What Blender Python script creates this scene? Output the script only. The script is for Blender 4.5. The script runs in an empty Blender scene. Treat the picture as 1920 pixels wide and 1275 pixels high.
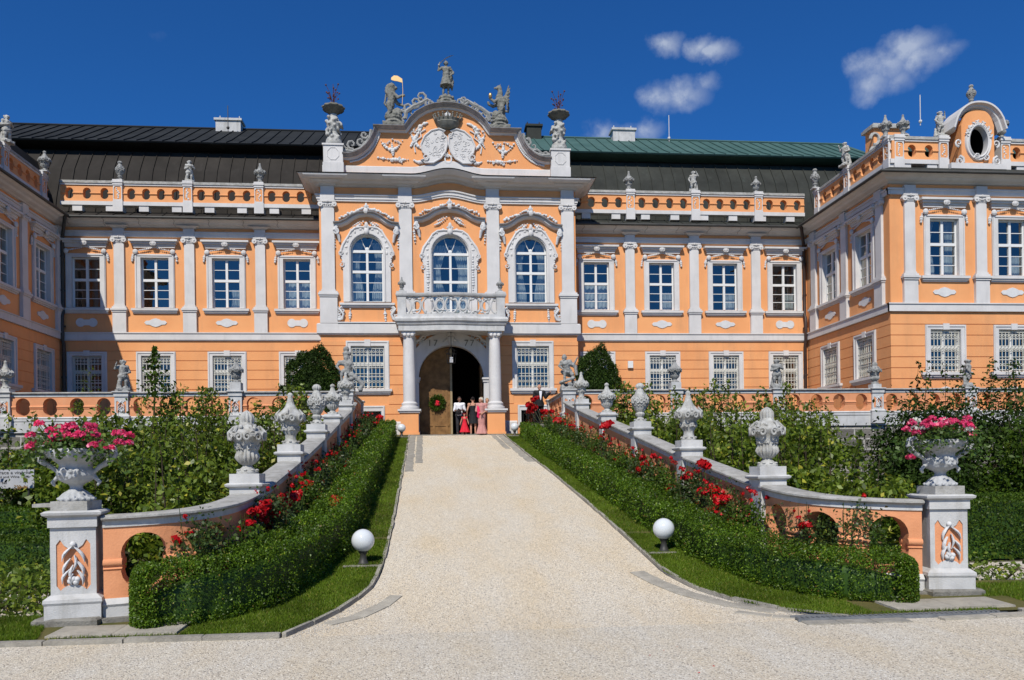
import bpy, bmesh, math, random
import numpy as np
from mathutils import Vector, Matrix
R = math.radians; PI = math.pi
S = bpy.context.scene; C = S.collection
random.seed(7); np.random.seed(7)
# ---------------------------------------------------------------- camera, sky, sun, exposure
CAMZ = 1.9; TH = math.atan(0.0933); RO = .014; FP = 1500.0
cd = bpy.data.cameras.new('camera'); cam = bpy.data.objects.new('camera', cd); C.objects.link(cam)
cd.sensor_fit = 'HORIZONTAL'; cd.sensor_width = 36; cd.lens = FP/1920*36
cd.shift_y = (880-637.5)/1920; cd.clip_start = .1; cd.clip_end = 2000
_r = Vector((math.cos(TH), -math.sin(TH), 0)); _u = Vector((0, 0, 1)); _a = Vector((math.sin(TH), math.cos(TH), 0))
r2 = _r*math.cos(RO)-_u*math.sin(RO); u2 = _u*math.cos(RO)+_r*math.sin(RO)
M = Matrix((r2, u2, -_a)).transposed().to_4x4(); M.translation = (0, 0, CAMZ); cam.matrix_world = M
S.camera = cam
SUN = Vector((-.345, -1, 1.12)).normalized()
w = bpy.data.worlds.new('World'); S.world = w; w.use_nodes = True; nt = w.node_tree; nt.nodes.clear()
def nd(t, kind, **kw):
    n = t.nodes.new(kind)
    for k, v in kw.items():
        if k in n.inputs.keys(): n.inputs[k].default_value = v
        else: setattr(n, k, v)
    return n
def lk(t, a, b): t.links.new(a, b)
sky = nd(nt, 'ShaderNodeTexSky', sky_type='NISHITA', sun_disc=False, altitude=600, air_density=1.0, dust_density=.3, ozone_density=2.5)
sky.sun_elevation = math.asin(SUN.z); sky.sun_rotation = math.atan2(SUN.x, SUN.y)
mul = nd(nt, 'ShaderNodeMix', data_type='RGBA', blend_type='MULTIPLY'); mul.inputs[0].default_value = 1
lk(nt, sky.outputs[0], mul.inputs[6]); mul.inputs[7].default_value = (.122, .435, .84, 1)
tc = nd(nt, 'ShaderNodeTexCoord')
noi = nd(nt, 'ShaderNodeTexNoise', Scale=16.0, Detail=10.0, Roughness=.62, Distortion=.0); lk(nt, tc.outputs['Generated'], noi.inputs['Vector'])
def mathn(t, op, a, b=None, clamp=False):
    n = t.nodes.new('ShaderNodeMath'); n.operation = op; n.use_clamp = clamp
    for i, x in enumerate((a, b)):
        if x is None: continue
        if isinstance(x, (int, float)): n.inputs[i].default_value = x
        else: t.links.new(x, n.inputs[i])
    return n.outputs[0]
# small fair-weather clouds: soft blobs round a few sky directions, broken up by noise
def skydir(px, py):
    dx, dy = px-960, py-880
    xc = dx*math.cos(RO)-dy*math.sin(RO); yc = dy*math.cos(RO)+dx*math.sin(RO)
    return (_a*FP+_r*xc-_u*yc).normalized()
nz2 = nd(nt, 'ShaderNodeTexNoise', Scale=16.0, Detail=7.0, Roughness=.6); lk(nt, tc.outputs['Generated'], nz2.inputs['Vector'])
ws = nd(nt, 'ShaderNodeVectorMath', operation='MULTIPLY_ADD'); lk(nt, nz2.outputs['Color'], ws.inputs[0]); ws.inputs[1].default_value = (.06, .06, .045); ws.inputs[2].default_value = (-.03, -.03, -.0225)
wob = nd(nt, 'ShaderNodeVectorMath', operation='ADD'); lk(nt, tc.outputs['Generated'], wob.inputs[0]); lk(nt, ws.outputs[0], wob.inputs[1])
tot = None
for (px, py, rad, amp) in [(1705, 92, .034, 1.0), (1660, 125, .034, .95), (1735, 118, .030, .8), (1640, 160, .024, .7), (1775, 104, .018, .6), (1690, 150, .022, .5), (1255, 92, .022, .85), (1322, 98, .020, .7), (1352, 104, .020, .7), (1240, 182, .026, .9), (1285, 180, .028, .9), (1322, 160, .018, .6), (1130, 243, .022, .8), (1175, 246, .022, .7), (1215, 240, .020, .7), (290, 65, .010, .15)]:
    d = skydir(px, py)
    sub = nd(nt, 'ShaderNodeVectorMath', operation='SUBTRACT'); lk(nt, wob.outputs[0], sub.inputs[0]); sub.inputs[1].default_value = d
    scl = nd(nt, 'ShaderNodeVectorMath', operation='MULTIPLY'); lk(nt, sub.outputs[0], scl.inputs[0]); scl.inputs[1].default_value = (.85, .85, 1.5)
    ln = nd(nt, 'ShaderNodeVectorMath', operation='LENGTH'); lk(nt, scl.outputs[0], ln.inputs[0])
    q = mathn(nt, 'DIVIDE', ln.outputs['Value'], rad)
    q = mathn(nt, 'SUBTRACT', 1.0, q, True); q = mathn(nt, 'POWER', q, 1.25); q = mathn(nt, 'MULTIPLY', q, amp*1.25)
    tot = q if tot is None else mathn(nt, 'MAXIMUM', tot, q)
nn = mathn(nt, 'SUBTRACT', noi.outputs[0], .33); nn = mathn(nt, 'MULTIPLY', nn, 4.6)
cl = mathn(nt, 'MULTIPLY', tot, nn, True); cl = mathn(nt, 'MULTIPLY', cl, .62, True)
mc = nd(nt, 'ShaderNodeMix', data_type='RGBA'); lk(nt, cl, mc.inputs[0]); lk(nt, mul.outputs[2], mc.inputs[6]); mc.inputs[7].default_value = (5.0, 5.5, 6.3, 1)
bg = nd(nt, 'ShaderNodeBackground', Strength=.10); lk(nt, mc.outputs[2], bg.inputs[0])
wo = nd(nt, 'ShaderNodeOutputWorld'); lk(nt, bg.outputs[0], wo.inputs[0])
sl = bpy.data.lights.new('sun', 'SUN'); sl.energy = 4.0; sl.angle = R(.53); sl.color = (1, .95, .86)
so = bpy.data.objects.new('sun', sl); C.objects.link(so); so.rotation_euler = (-SUN).to_track_quat('-Z', 'Y').to_euler()
so.location = (-20, -30, 50)
S.view_settings.view_transform = 'Standard'; S.view_settings.look = 'None'; S.view_settings.exposure = .3; S.view_settings.gamma = 1; S.view_settings.use_curve_mapping = False
# ---------------------------------------------------------------- measuring helpers
def at(px, py, Y):
    dx, dy = px-960, py-880
    xc = dx*math.cos(RO)-dy*math.sin(RO); yc = dy*math.cos(RO)+dx*math.sin(RO)
    X = Y*math.tan(TH+math.atan(xc/FP)); d = Y*math.cos(TH)+X*math.sin(TH)
    return X, CAMZ-yc/FP*d
def gz(Y):
    s = Y-10.3; return min(.1345*.5*(s+math.sqrt(s*s+.8)), 3.51)
def ac(Y): return 1.28-.018*(max(Y, 12)-14)        # centre line of the drive
A = .72                                            # centre line of the palace
# ---------------------------------------------------------------- materials
MT = {}
def mat(name, c1, c2=None, rough=.8, scale=1.5, bump=.0, bscale=60, lo=.35, hi=.65, spec=.3, metal=0, stain=None, detail=6, streak=False, bdist=.02):
    c1 = tuple(x*.83 for x in c1); c2 = c2 and tuple(x*.83 for x in c2)
    m = bpy.data.materials.new(name); m.use_nodes = True; t = m.node_tree; b = t.nodes['Principled BSDF']
    b.inputs['Roughness'].default_value = rough; b.inputs['Specular IOR Level'].default_value = spec; b.inputs['Metallic'].default_value = metal
    g = nd(t, 'ShaderNodeNewGeometry')
    col = None
    if c2:
        n = nd(t, 'ShaderNodeTexNoise', Scale=scale, Detail=float(detail), Roughness=.6); lk(t, g.outputs['Position'], n.inputs['Vector'])
        mr = nd(t, 'ShaderNodeMapRange'); mr.inputs[1].default_value = lo; mr.inputs[2].default_value = hi; lk(t, n.outputs[0], mr.inputs[0])
        mx = nd(t, 'ShaderNodeMix', data_type='RGBA'); lk(t, mr.outputs[0], mx.inputs[0]); mx.inputs[6].default_value = (*c1, 1); mx.inputs[7].default_value = (*c2, 1)
        col = mx.outputs[2]
    if stain:                                       # (colour, scale, lo, hi, amount)
        sc = nd(t, 'ShaderNodeVectorMath', operation='MULTIPLY'); lk(t, g.outputs['Position'], sc.inputs[0]); sc.inputs[1].default_value = (1, 1, .16 if streak else 1)
        n2 = nd(t, 'ShaderNodeTexNoise', Scale=stain[1], Detail=8.0, Roughness=.7); lk(t, sc.outputs[0], n2.inputs['Vector'])
        mr2 = nd(t, 'ShaderNodeMapRange'); mr2.inputs[1].default_value = stain[2]; mr2.inputs[2].default_value = stain[3]; mr2.inputs[4].default_value = stain[4]; lk(t, n2.outputs[0], mr2.inputs[0])
        m3 = nd(t, 'ShaderNodeMix', data_type='RGBA'); lk(t, mr2.outputs[0], m3.inputs[0])
        if col is None: m3.inputs[6].default_value = (*c1, 1)
        else: lk(t, col, m3.inputs[6])
        m3.inputs[7].default_value = (*stain[0], 1); col = m3.outputs[2]
    if col is None: b.inputs['Base Color'].default_value = (*c1, 1)
    else: lk(t, col, b.inputs['Base Color'])
    if bump:
        n4 = nd(t, 'ShaderNodeTexNoise', Scale=float(bscale), Detail=5.0, Roughness=.65); lk(t, g.outputs['Position'], n4.inputs['Vector'])
        bp = nd(t, 'ShaderNodeBump', Strength=bump, Distance=bdist); lk(t, n4.outputs[0], bp.inputs['Height']); lk(t, bp.outputs[0], b.inputs['Normal'])
    MT[name] = m; return m
mat('orange', (.90, .415, .17), (.82, .355, .14), .85, .6, .45, 45, stain=((.50, .25, .12), 1.6, .50, .80, .75), streak=True, bdist=.01)
mat('orange_low', (.84, .37, .18), (.70, .29, .135), .85, 2.2, .5, 40, stain=((.55, .33, .2), 3.0, .56, .78, .55), streak=True, bdist=.012)
mat('white', (.72, .70, .68), (.62, .605, .59), .8, 1.1, .3, 50, stain=((.36, .35, .33), 2.6, .54, .82, .65), streak=True, bdist=.01)
mat('white_low', (.64, .635, .62), (.50, .50, .49), .8, 3.0, .5, 45, stain=((.27, .255, .22), 4.0, .52, .78, .8), streak=True, bdist=.012)
mat('coping', (.50, .49, .46), (.34, .33, .30), .9, 5.0, .7, 60, stain=((.17, .16, .13), 9.0, .52, .75, .8), bdist=.015)
mat('stucco', (.74, .74, .73), (.64, .64, .64), .85, 4, .3, 60)
mat('statue', (.40, .40, .38), (.26, .26, .25), .9, 9, .8, 55, stain=((.12, .12, .105), 5.0, .52, .70, .8), bdist=.012)
mat('statue_pale', (.55, .55, .52), (.38, .375, .35), .9, 9, .8, 55, stain=((.20, .18, .14), 5.0, .50, .70, .8), bdist=.012)
mat('statue_dark', (.27, .265, .235), (.17, .17, .145), .9, 5, .6, 60, stain=((.40, .40, .36), 4.0, .60, .75, .7), bdist=.015)
mat('bronze_vase', (.13, .125, .10), (.20, .19, .155), .8, 6, .5, 40)
mat('gilt', (.75, .50, .22), None, .35, metal=.7)
mat('cap_grey', (.42, .41, .41), (.28, .275, .275), .85, 3, .4, 30, stain=((.10, .10, .095), 2.5, .5, .75, .7), streak=True)
mat('roof_dark', (.028, .025, .022), (.044, .039, .034), .8, .7, .3, 12, spec=.12, stain=((.06, .055, .05), 3.0, .55, .8, .5), streak=True)
mat('roof_black', (.020, .022, .023), (.034, .037, .038), .8, .6, .2, 12, spec=.12)
mat('roof_olive', (.032, .034, .030), (.052, .055, .048), .8, .8, .3, 12, spec=.12, stain=((.09, .12, .105), 3.0, .58, .8, .5), streak=True)
mat('roof_green', (.052, .112, .100), (.075, .145, .13), .75, .9, .2, 12, spec=.2, stain=((.045, .11, .10), 3.0, .5, .8, .6), streak=True)
mat('metal_dark', (.035, .035, .033), (.06, .058, .05), .55, 2, spec=.4)
mat('pipe', (.045, .022, .016), (.06, .035, .025), .5, 3, spec=.4)
mat('frame', (.78, .78, .76), None, .5)
mat('grille', (.74, .72, .62), None, .5)
mat('curtain', (.52, .56, .58), (.38, .42, .45), .9, 8)
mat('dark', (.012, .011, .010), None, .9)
mat('wood', (.32, .17, .06), (.17, .085, .028), .7, 3, .5, 50, detail=8)
mat('wood_edge', (.42, .33, .19), (.33, .25, .14), .7, 9)
mat('iron', (.02, .02, .02), None, .5)
mat('rust', (.16, .05, .04), (.09, .04, .03), .7, 8)
mat('stone', (.30, .285, .25), (.19, .18, .155), .9, 4, .8, 30, stain=((.11, .10, .085), 8, .5, .75, .7), bdist=.03)
mat('kerb', (.42, .39, .33), (.28, .26, .22), .9, 5, .8, 40, bdist=.02)
mat('globe', (.70, .735, .75), None, .12, spec=.5)
mat('vase_stone', (.52, .53, .54), (.40, .41, .41), .85, 8, .6, 55, stain=((.24, .23, .20), 6.0, .55, .75, .7), bdist=.012)
mat('galvanised', (.22, .23, .24), (.15, .16, .17), .5, 8)
mat('paving', (.50, .46, .38), (.38, .35, .29), .9, 6, .8, 40, bdist=.02)
mat('soil', (.07, .05, .032), (.12, .09, .06), .95, 6, .8, 40)
mat('sign', (.50, .51, .53), (.44, .45, .47), .5, 4)
mat('ink', (.06, .055, .05), None, .7)
mat('brown_ink', (.20, .12, .04), None, .7)
mat('bark', (.09, .065, .04), (.05, .035, .02), .9, 12, .5, 60)
for n_, c_ in dict(skin=(.50, .26, .17), skin_shaded=(.20, .10, .065), cloth_white=(.78, .78, .80), cloth_black=(.012, .012, .014), cloth_red=(.62, .012, .03), cloth_pink=(.52, .25, .22), cloth_magenta=(.70, .02, .10), hair_dark=(.018, .012, .01), hair_white=(.60, .55, .44), hair_blond=(.35, .24, .12), cloth_grey=(.028, .028, .032), shoe=(.45, .36, .27)).items():
    mat(n_, c_, tuple(min(1, x*1.18) for x in c_), .75, 25)
MT['skin'].node_tree.nodes['Principled BSDF'].inputs['Subsurface Weight'].default_value = .05
def glassmat():
    m = bpy.data.materials.new('glass'); m.use_nodes = True; t = m.node_tree; t.nodes.clear()
    g = nd(t, 'ShaderNodeBsdfGlossy', Roughness=.02); g.inputs[0].default_value = (.95, .93, .88, 1)
    tr = nd(t, 'ShaderNodeBsdfTransparent'); tr.inputs[0].default_value = (.80, .86, .86, 1)
    geo = nd(t, 'ShaderNodeNewGeometry')
    no = nd(t, 'ShaderNodeTexNoise', Scale=1.3, Detail=2.0); lk(t, geo.outputs['Position'], no.inputs['Vector'])
    bp = nd(t, 'ShaderNodeBump', Strength=.12, Distance=.05); lk(t, no.outputs[0], bp.inputs['Height']); lk(t, bp.outputs[0], g.inputs['Normal'])
    lw = nd(t, 'ShaderNodeLayerWeight'); p3 = mathn(t, 'POWER', lw.outputs['Facing'], 3.0); k = mathn(t, 'MULTIPLY_ADD', p3, .7); t.nodes[-1].inputs[2].default_value = .17
    mx = nd(t, 'ShaderNodeMixShader'); lk(t, k, mx.inputs[0]); lk(t, tr.outputs[0], mx.inputs[1]); lk(t, g.outputs[0], mx.inputs[2])
    o = nd(t, 'ShaderNodeOutputMaterial'); lk(t, mx.outputs[0], o.inputs[0]); MT['glass'] = m
glassmat()
def leafmat(name, a, b, c=None, trans=.35, rough=.45, spec=.4):
    m = bpy.data.materials.new(name); m.use_nodes = True; t = m.node_tree; t.nodes.clear()
    g = nd(t, 'ShaderNodeNewGeometry'); cr = nd(t, 'ShaderNodeValToRGB'); lk(t, g.outputs['Random Per Island'], cr.inputs[0])
    e = cr.color_ramp.elements; e[0].color = (*a, 1); e[1].color = (*b, 1)
    if c: x = e.new(.93); x.color = (*b, 1); e[-1].color = (*c, 1)
    if name.startswith('leaf_box'): x = e.new(.975); x.color = (*(c or b), 1); e[-1].color = (.22, .12, .04, 1)
    n = nd(t, 'ShaderNodeTexNoise', Scale=1.1, Detail=3.0); lk(t, g.outputs['Position'], n.inputs['Vector'])
    mr = nd(t, 'ShaderNodeMapRange'); mr.inputs[1].default_value = .3; mr.inputs[2].default_value = .7; mr.inputs[3].default_value = .7; mr.inputs[4].default_value = 1.3; lk(t, n.outputs[0], mr.inputs[0])
    vm = nd(t, 'ShaderNodeVectorMath', operation='SCALE'); lk(t, cr.outputs[0], vm.inputs[0]); lk(t, mr.outputs[0], vm.inputs['Scale'])
    p = nd(t, 'ShaderNodeBsdfPrincipled', Roughness=rough); p.inputs['Specular IOR Level'].default_value = spec; lk(t, vm.outputs[0], p.inputs['Base Color'])
    tl = nd(t, 'ShaderNodeBsdfTranslucent'); lk(t, vm.outputs[0], tl.inputs[0])
    mx = nd(t, 'ShaderNodeMixShader'); mx.inputs[0].default_value = trans; lk(t, p.outputs[0], mx.inputs[1]); lk(t, tl.outputs[0], mx.inputs[2])
    o = nd(t, 'ShaderNodeOutputMaterial'); lk(t, mx.outputs[0], o.inputs[0]); MT[name] = m
leafmat('leaf_box', (.034, .075, .004), (.12, .215, .010), (.28, .38, .03))
leafmat('leaf_box_dark', (.022, .055, .008), (.055, .12, .016))
leafmat('leaf_yew', (.014, .030, .004), (.032, .062, .008), (.07, .11, .012), trans=.15, spec=.15, rough=.6)
leafmat('leaf_horn', (.055, .095, .008), (.16, .22, .018), (.42, .38, .04))
leafmat('leaf_dim', (.030, .062, .006), (.075, .13, .010), (.14, .18, .02), spec=.2)
leafmat('leaf_rose', (.035, .065, .015), (.075, .12, .025), (.16, .075, .03))
leafmat('leaf_ger', (.05, .10, .015), (.10, .17, .03))
leafmat('grass', (.065, .11, .008), (.13, .20, .016), (.32, .28, .07), trans=.3, spec=.15)
leafmat('petal_red', (.42, .003, .006), (.60, .006, .012), trans=.3)
leafmat('petal_pink', (.75, .03, .13), (.85, .10, .25), (.9, .55, .62), trans=.3)
leafmat('petal_white', (.8, .8, .75), (.85, .84, .7), trans=.3)
def gravelmat(name, base):
    m = bpy.data.materials.new(name); m.use_nodes = True; t = m.node_tree; b = t.nodes['Principled BSDF']; b.inputs['Roughness'].default_value = .9; b.inputs['Specular IOR Level'].default_value = .2
    g = nd(t, 'ShaderNodeNewGeometry')
    v = nd(t, 'ShaderNodeTexVoronoi', Scale=80.0, Randomness=1.0); lk(t, g.outputs['Position'], v.inputs['Vector'])
    bw = nd(t, 'ShaderNodeSeparateColor'); lk(t, v.outputs['Color'], bw.inputs[0])
    cr = nd(t, 'ShaderNodeValToRGB'); lk(t, bw.outputs[0], cr.inputs[0]); e = cr.color_ramp.elements
    e[0].color = (.14, .125, .11, 1); e[0].position = 0; e[1].color = (*base, 1); e[1].position = .25
    for p_, c_ in ((.12, (.36, .325, .28)), (.5, tuple(min(1, x*1.12) for x in base)), (.72, (.50, .445, .36)), (.9, tuple(min(1, x*1.02) for x in base)), (1, (.85, .83, .76))):
        x = e.new(p_); x.color = (*c_, 1)
    vs = nd(t, 'ShaderNodeVectorMath', operation='MULTIPLY'); lk(t, g.outputs['Position'], vs.inputs[0]); vs.inputs[1].default_value = (1.5, .45, 1)
    n = nd(t, 'ShaderNodeTexNoise', Scale=.75, Detail=8.0, Roughness=.65); lk(t, vs.outputs[0], n.inputs['Vector'])
    mr = nd(t, 'ShaderNodeMapRange'); mr.inputs[1].default_value = .38; mr.inputs[2].default_value = .66; mr.inputs[4].default_value = .85; lk(t, n.outputs[0], mr.inputs[0])
    mx = nd(t, 'ShaderNodeMix', data_type='RGBA', blend_type='MULTIPLY'); lk(t, mr.outputs[0], mx.inputs[0]); lk(t, cr.outputs[0], mx.inputs[6]); mx.inputs[7].default_value = (.98, .90, .77, 1)
    lk(t, mx.outputs[2], b.inputs['Base Color'])
    bp = nd(t, 'ShaderNodeBump', Strength=.55, Distance=.012, invert=True); lk(t, v.outputs['Distance'], bp.inputs['Height']); lk(t, bp.outputs[0], b.inputs['Normal']); MT[name] = m
gravelmat('gravel', (.56, .52, .435)); gravelmat('gravel_drive', (.62, .55, .43))
def turfmat():
    mat('turf', (.075, .09, .014), (.17, .14, .045), .95, 1.2, .8, 90, detail=8); mat('garden_soil', (.10, .085, .055), (.07, .075, .03), .95, 1.2, .6, 30)
turfmat()
def stonewall():
    m = mat('rubble', (.24, .22, .19), (.15, .14, .12), .95, 3, 0); t = m.node_tree; b = t.nodes['Principled BSDF']; g = nd(t, 'ShaderNodeNewGeometry')
    br = nd(t, 'ShaderNodeTexBrick', Scale=1.0); br.inputs['Mortar Size'].default_value = .025; br.inputs['Brick Width'].default_value = .8; br.inputs['Row Height'].default_value = .42
    sp = nd(t, 'ShaderNodeSeparateXYZ'); lk(t, g.outputs['Position'], sp.inputs[0]); cb = nd(t, 'ShaderNodeCombineXYZ'); lk(t, sp.outputs[0], cb.inputs[0]); lk(t, sp.outputs[2], cb.inputs[1]); lk(t, cb.outputs[0], br.inputs[0])
    br.inputs[1].default_value = (.20, .185, .16, 1); br.inputs[2].default_value = (.12, .112, .10, 1); br.inputs[3].default_value = (.42, .40, .36, 1)
    lk(t, br.outputs[0], b.inputs['Base Color']); n = nd(t, 'ShaderNodeTexNoise', Scale=14.0, Detail=6.0); lk(t, g.outputs['Position'], n.inputs['Vector'])
    bp = nd(t, 'ShaderNodeBump', Strength=.8, Distance=.05); lk(t, n.outputs[0], bp.inputs['Height']); lk(t, bp.outputs[0], b.inputs['Normal'])
stonewall()
# ---------------------------------------------------------------- object helpers
ORG = {}
def tag(o, label=None, cat=None, group=None, kind=None):
    if label: o['label'] = label
    if cat: o['category'] = cat
    if group: o['group'] = group
    if kind: o['kind'] = kind
    return o
def thing(name, label, cat, loc=(0, 0, 0), group=None):
    o = bpy.data.objects.new(name, None); C.objects.link(o); o.location = loc; o.empty_display_size = .2
    ORG[o.name] = Vector(loc); return tag(o, label, cat, group)
def link(name, me, m, parent=None, loc=None):
    if m is not None:
        me.materials.clear(); me.materials.append(MT[m] if isinstance(m, str) else m)
    o = bpy.data.objects.new(name, me); C.objects.link(o)
    if parent: o.parent = parent; ORG[o.name] = ORG[parent.name]
    else: ORG[o.name] = Vector(loc or (0, 0, 0)); o.location = loc or (0, 0, 0)
    return o
def dup(o, off=(0, 0, 0), parent=None, label=None, group=None, rotz=0, scale=None, mirror=False):
    c = o.copy(); C.objects.link(c); c.parent = parent
    c.location = Vector(o.location)+Vector(off)
    if rotz: c.rotation_euler.z += rotz
    if scale: c.scale = scale
    if label: c['label'] = label
    if group: c['group'] = group
    ORG[c.name] = ORG[o.name]+Vector(off)
    def rec(a, b):
        for ch in list(a.children):
            d = ch.copy(); C.objects.link(d); d.parent = b; ORG[d.name] = ORG[b.name]; rec(ch, d)
    rec(o, c); return c
IDF = lambda s, d, z: (s, d, z)
class MB:
    def __init__(self, f=IDF): self.v = []; self.q = []; self.f = f
    def V(self, p): self.v.append(tuple(self.f(*p))); return len(self.v)-1
    def box(self, a0, a1, b0, b1, c0, c1, cut=0):
        n = len(self.v)
        for c in (c0, c1):
            for b in (b0, b1):
                for a in (a0, a1): self.V((a, b, c))
        for q in ((0, 1, 3, 2), (4, 6, 7, 5), (0, 4, 5, 1), (2, 3, 7, 6), (0, 2, 6, 4), (1, 5, 7, 3)): self.q.append(tuple(n+i for i in q))
        return self
    def rings(self, rs, closed=False, cap=True):
        idx = [[self.V(p) for p in r] for r in rs]; m = len(idx[0])
        for i in range(len(idx)-(0 if closed else 1)):
            a, b = idx[i], idx[(i+1) % len(idx)]
            for j in range(m): self.q.append((a[j], a[(j+1) % m], b[(j+1) % m], b[j]))
        if cap and not closed: self.q.append(tuple(idx[0][::-1])); self.q.append(tuple(idx[-1]))
        return self
    def tube(self, pts, rad, n=6, flat=1.0, closed=False):
        pts = [Vector(p) for p in pts]; rs = []; up = None
        for i, p in enumerate(pts):
            a = pts[i-1] if (i or closed) else p; b = pts[(i+1) % len(pts)] if (i < len(pts)-1 or closed) else p
            t = (b-a).normalized()
            if up is None: up = Vector((0, 0, 1)) if abs(t.z) < .9 else Vector((1, 0, 0))
            u = t.cross(up); u = u.normalized() if u.length > 1e-5 else Vector((1, 0, 0)); v = u.cross(t); up = v
            r = rad[i] if isinstance(rad, (list, tuple)) else rad
            rs.append([p+u*(r*math.cos(2*PI*k/n))+v*(r*flat*math.sin(2*PI*k/n)) for k in range(n)])
        return self.rings(rs, closed)
    def lathe(self, prof, c=(0, 0, 0), n=16, lobe=None):
        rs = []
        for i, (r, z) in enumerate(prof):
            ring = []; lb = [q for q in (lobe if lobe and isinstance(lobe[0], tuple) else [lobe] if lobe else []) if q[0] <= i < q[1]]
            for k in range(n):
                a = 2*PI*k/n; rr = r
                if lb: rr = r*(1+lb[0][3]*(math.cos(lb[0][2]*a) if len(lb[0]) < 5 else abs(math.cos(lb[0][2]*a/2))-.6))
                ring.append((c[0]+rr*math.cos(a), c[1]+rr*math.sin(a), c[2]+z))
            rs.append(ring)
        return self.rings(rs)
    def ball(self, c, r, n=8, m=5):
        r = (r, r, r) if isinstance(r, (int, float)) else r; rs = []
        for i in range(m+1):
            ph = PI*(i+.0)/m; ph = min(max(ph, .12), PI-.12)
            rs.append([(c[0]+r[0]*math.sin(ph)*math.cos(2*PI*k/n), c[1]+r[1]*math.sin(ph)*math.sin(2*PI*k/n), c[2]-r[2]*math.cos(ph)) for k in range(n)])
        return self.rings(rs)
    def cap(self, p0, p1, r0, r1, n=10):
        p0, p1 = Vector(p0), Vector(p1); t = (p1-p0); L = t.length; t = t.normalized() if L > 1e-6 else Vector((0, 0, 1))
        u = t.orthogonal().normalized(); v = t.cross(u); rs = []
        for (c, r, an) in [(p0, r0, -80), (p0, r0, -50), (p0, r0, -20), (p1, r1, 20), (p1, r1, 50), (p1, r1, 80)]:
            cc = c+t*(r*math.sin(R(an))); q = r*math.cos(R(an)); rs.append([cc+u*(q*math.cos(2*PI*k/n))+v*(q*math.sin(2*PI*k/n)) for k in range(n)])
        return self.rings(rs)
    def chain(self, pts, rad, n=10):
        for i in range(len(pts)-1): self.cap(pts[i], pts[i+1], rad[i], rad[i+1], n)
        return self
    def plate(self, outer, holes=(), d0=0, d1=.1, back=False, cuts=None):
        bm = bmesh.new()
        loops = [outer]+list(holes)
        for lp in loops:
            vs = [bm.verts.new((p[0], p[1], 0)) for p in lp]
            for i in range(len(vs)): bm.edges.new((vs[i], vs[(i+1) % len(vs)]))
        bmesh.ops.triangle_fill(bm, use_beauty=True, use_dissolve=False, edges=bm.edges[:])
        if cuts:
            for ax, lst in cuts:
                for x in lst:
                    bmesh.ops.bisect_plane(bm, geom=bm.verts[:]+bm.edges[:]+bm.faces[:], plane_co=(x, 0, 0) if ax == 0 else (0, x, 0), plane_no=(1, 0, 0) if ax == 0 else (0, 1, 0))
        bm.verts.ensure_lookup_table()
        a = [self.V((v.co.x, d1, v.co.y)) for v in bm.verts]; bb = [self.V((v.co.x, d0, v.co.y)) for v in bm.verts]
        for f in bm.faces:
            i = [v.index for v in f.verts]; self.q.append(tuple(a[k] for k in i))
            if back: self.q.append(tuple(bb[k] for k in reversed(i)))
        bm.edges.ensure_lookup_table()
        for e in bm.edges:
            if len(e.link_faces) == 1:
                i, j = e.verts[0].index, e.verts[1].index; self.q.append((a[i], a[j], bb[j], bb[i]))
        bm.free(); return self
    def sweep(self, path, prof, closed=False, capz=True):
        """path of (s,d,z) in plan; profile of (out, up); outward is to the left of travel"""
        n = len(path); rs = []
        for i, p in enumerate(path):
            def nrm(a, b):
                t = Vector((b[0]-a[0], b[1]-a[1])); t.normalize(); return Vector((-t.y, t.x))
            n1 = nrm(path[i-1], p) if (i or closed) else None; n2 = nrm(p, path[(i+1) % n]) if (i < n-1 or closed) else None
            if n1 is None: m = n2
            elif n2 is None: m = n1
            else: m = n1+n2; m = m/max(.3, m.dot(n1))
            rs.append([(p[0]+m.x*o, p[1]+m.y*o, p[2]+z) for o, z in prof])
        return self.rings(rs, closed)
    def mold(self, path, prof, closed=False):
        """path of (s,z) in the wall plane; profile of (normal offset, d)"""
        n = len(path); rs = []
        for i, p in enumerate(path):
            def nrm(a, b):
                t = Vector((b[0]-a[0], b[1]-a[1])); t.normalize(); return Vector((-t.y, t.x))
            n1 = nrm(path[i-1], p) if (i or closed) else None; n2 = nrm(p, path[(i+1) % n]) if (i < n-1 or closed) else None
            if n1 is None: m = n2
            elif n2 is None: m = n1
            else: m = n1+n2; m = m/max(.45, m.dot(n1))
            rs.append([(p[0]+m.x*o, d, p[1]+m.y*o) for o, d in prof])
        return self.rings(rs, closed)
    def curl(self, s, z, size, a0=0, turns=1.3, hand=1, r=.03, d=.03, n=5, steps=11):
        pts = []; rad = []
        for i in range(steps):
            q = i/(steps-1); a = R(a0)+hand*2*PI*turns*q; rr = size*(1-q)**.8*.5+size*.06
            cx, cz = s+math.cos(R(a0)+PI)*size*.5, z+math.sin(R(a0)+PI)*size*.5
            pts.append((cx+rr*math.cos(a), d, cz+rr*math.sin(a))); rad.append(r*(1-.45*q))
        return self.tube(pts, rad, n)
    def garland(self, p0, p1, sag, n=9, r=.035, d=.04, jit=.3):
        for i in range(n):
            q = i/(n-1); x = p0[0]+(p1[0]-p0[0])*q; z = p0[1]+(p1[1]-p0[1])*q-sag*4*q*(1-q); k = r*(.75+.6*math.sin(PI*q))*(1+random.uniform(-jit, jit))
            self.ball((x, d, z), (k*1.15, k*.8, k), 6, 4)
        return self
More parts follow.
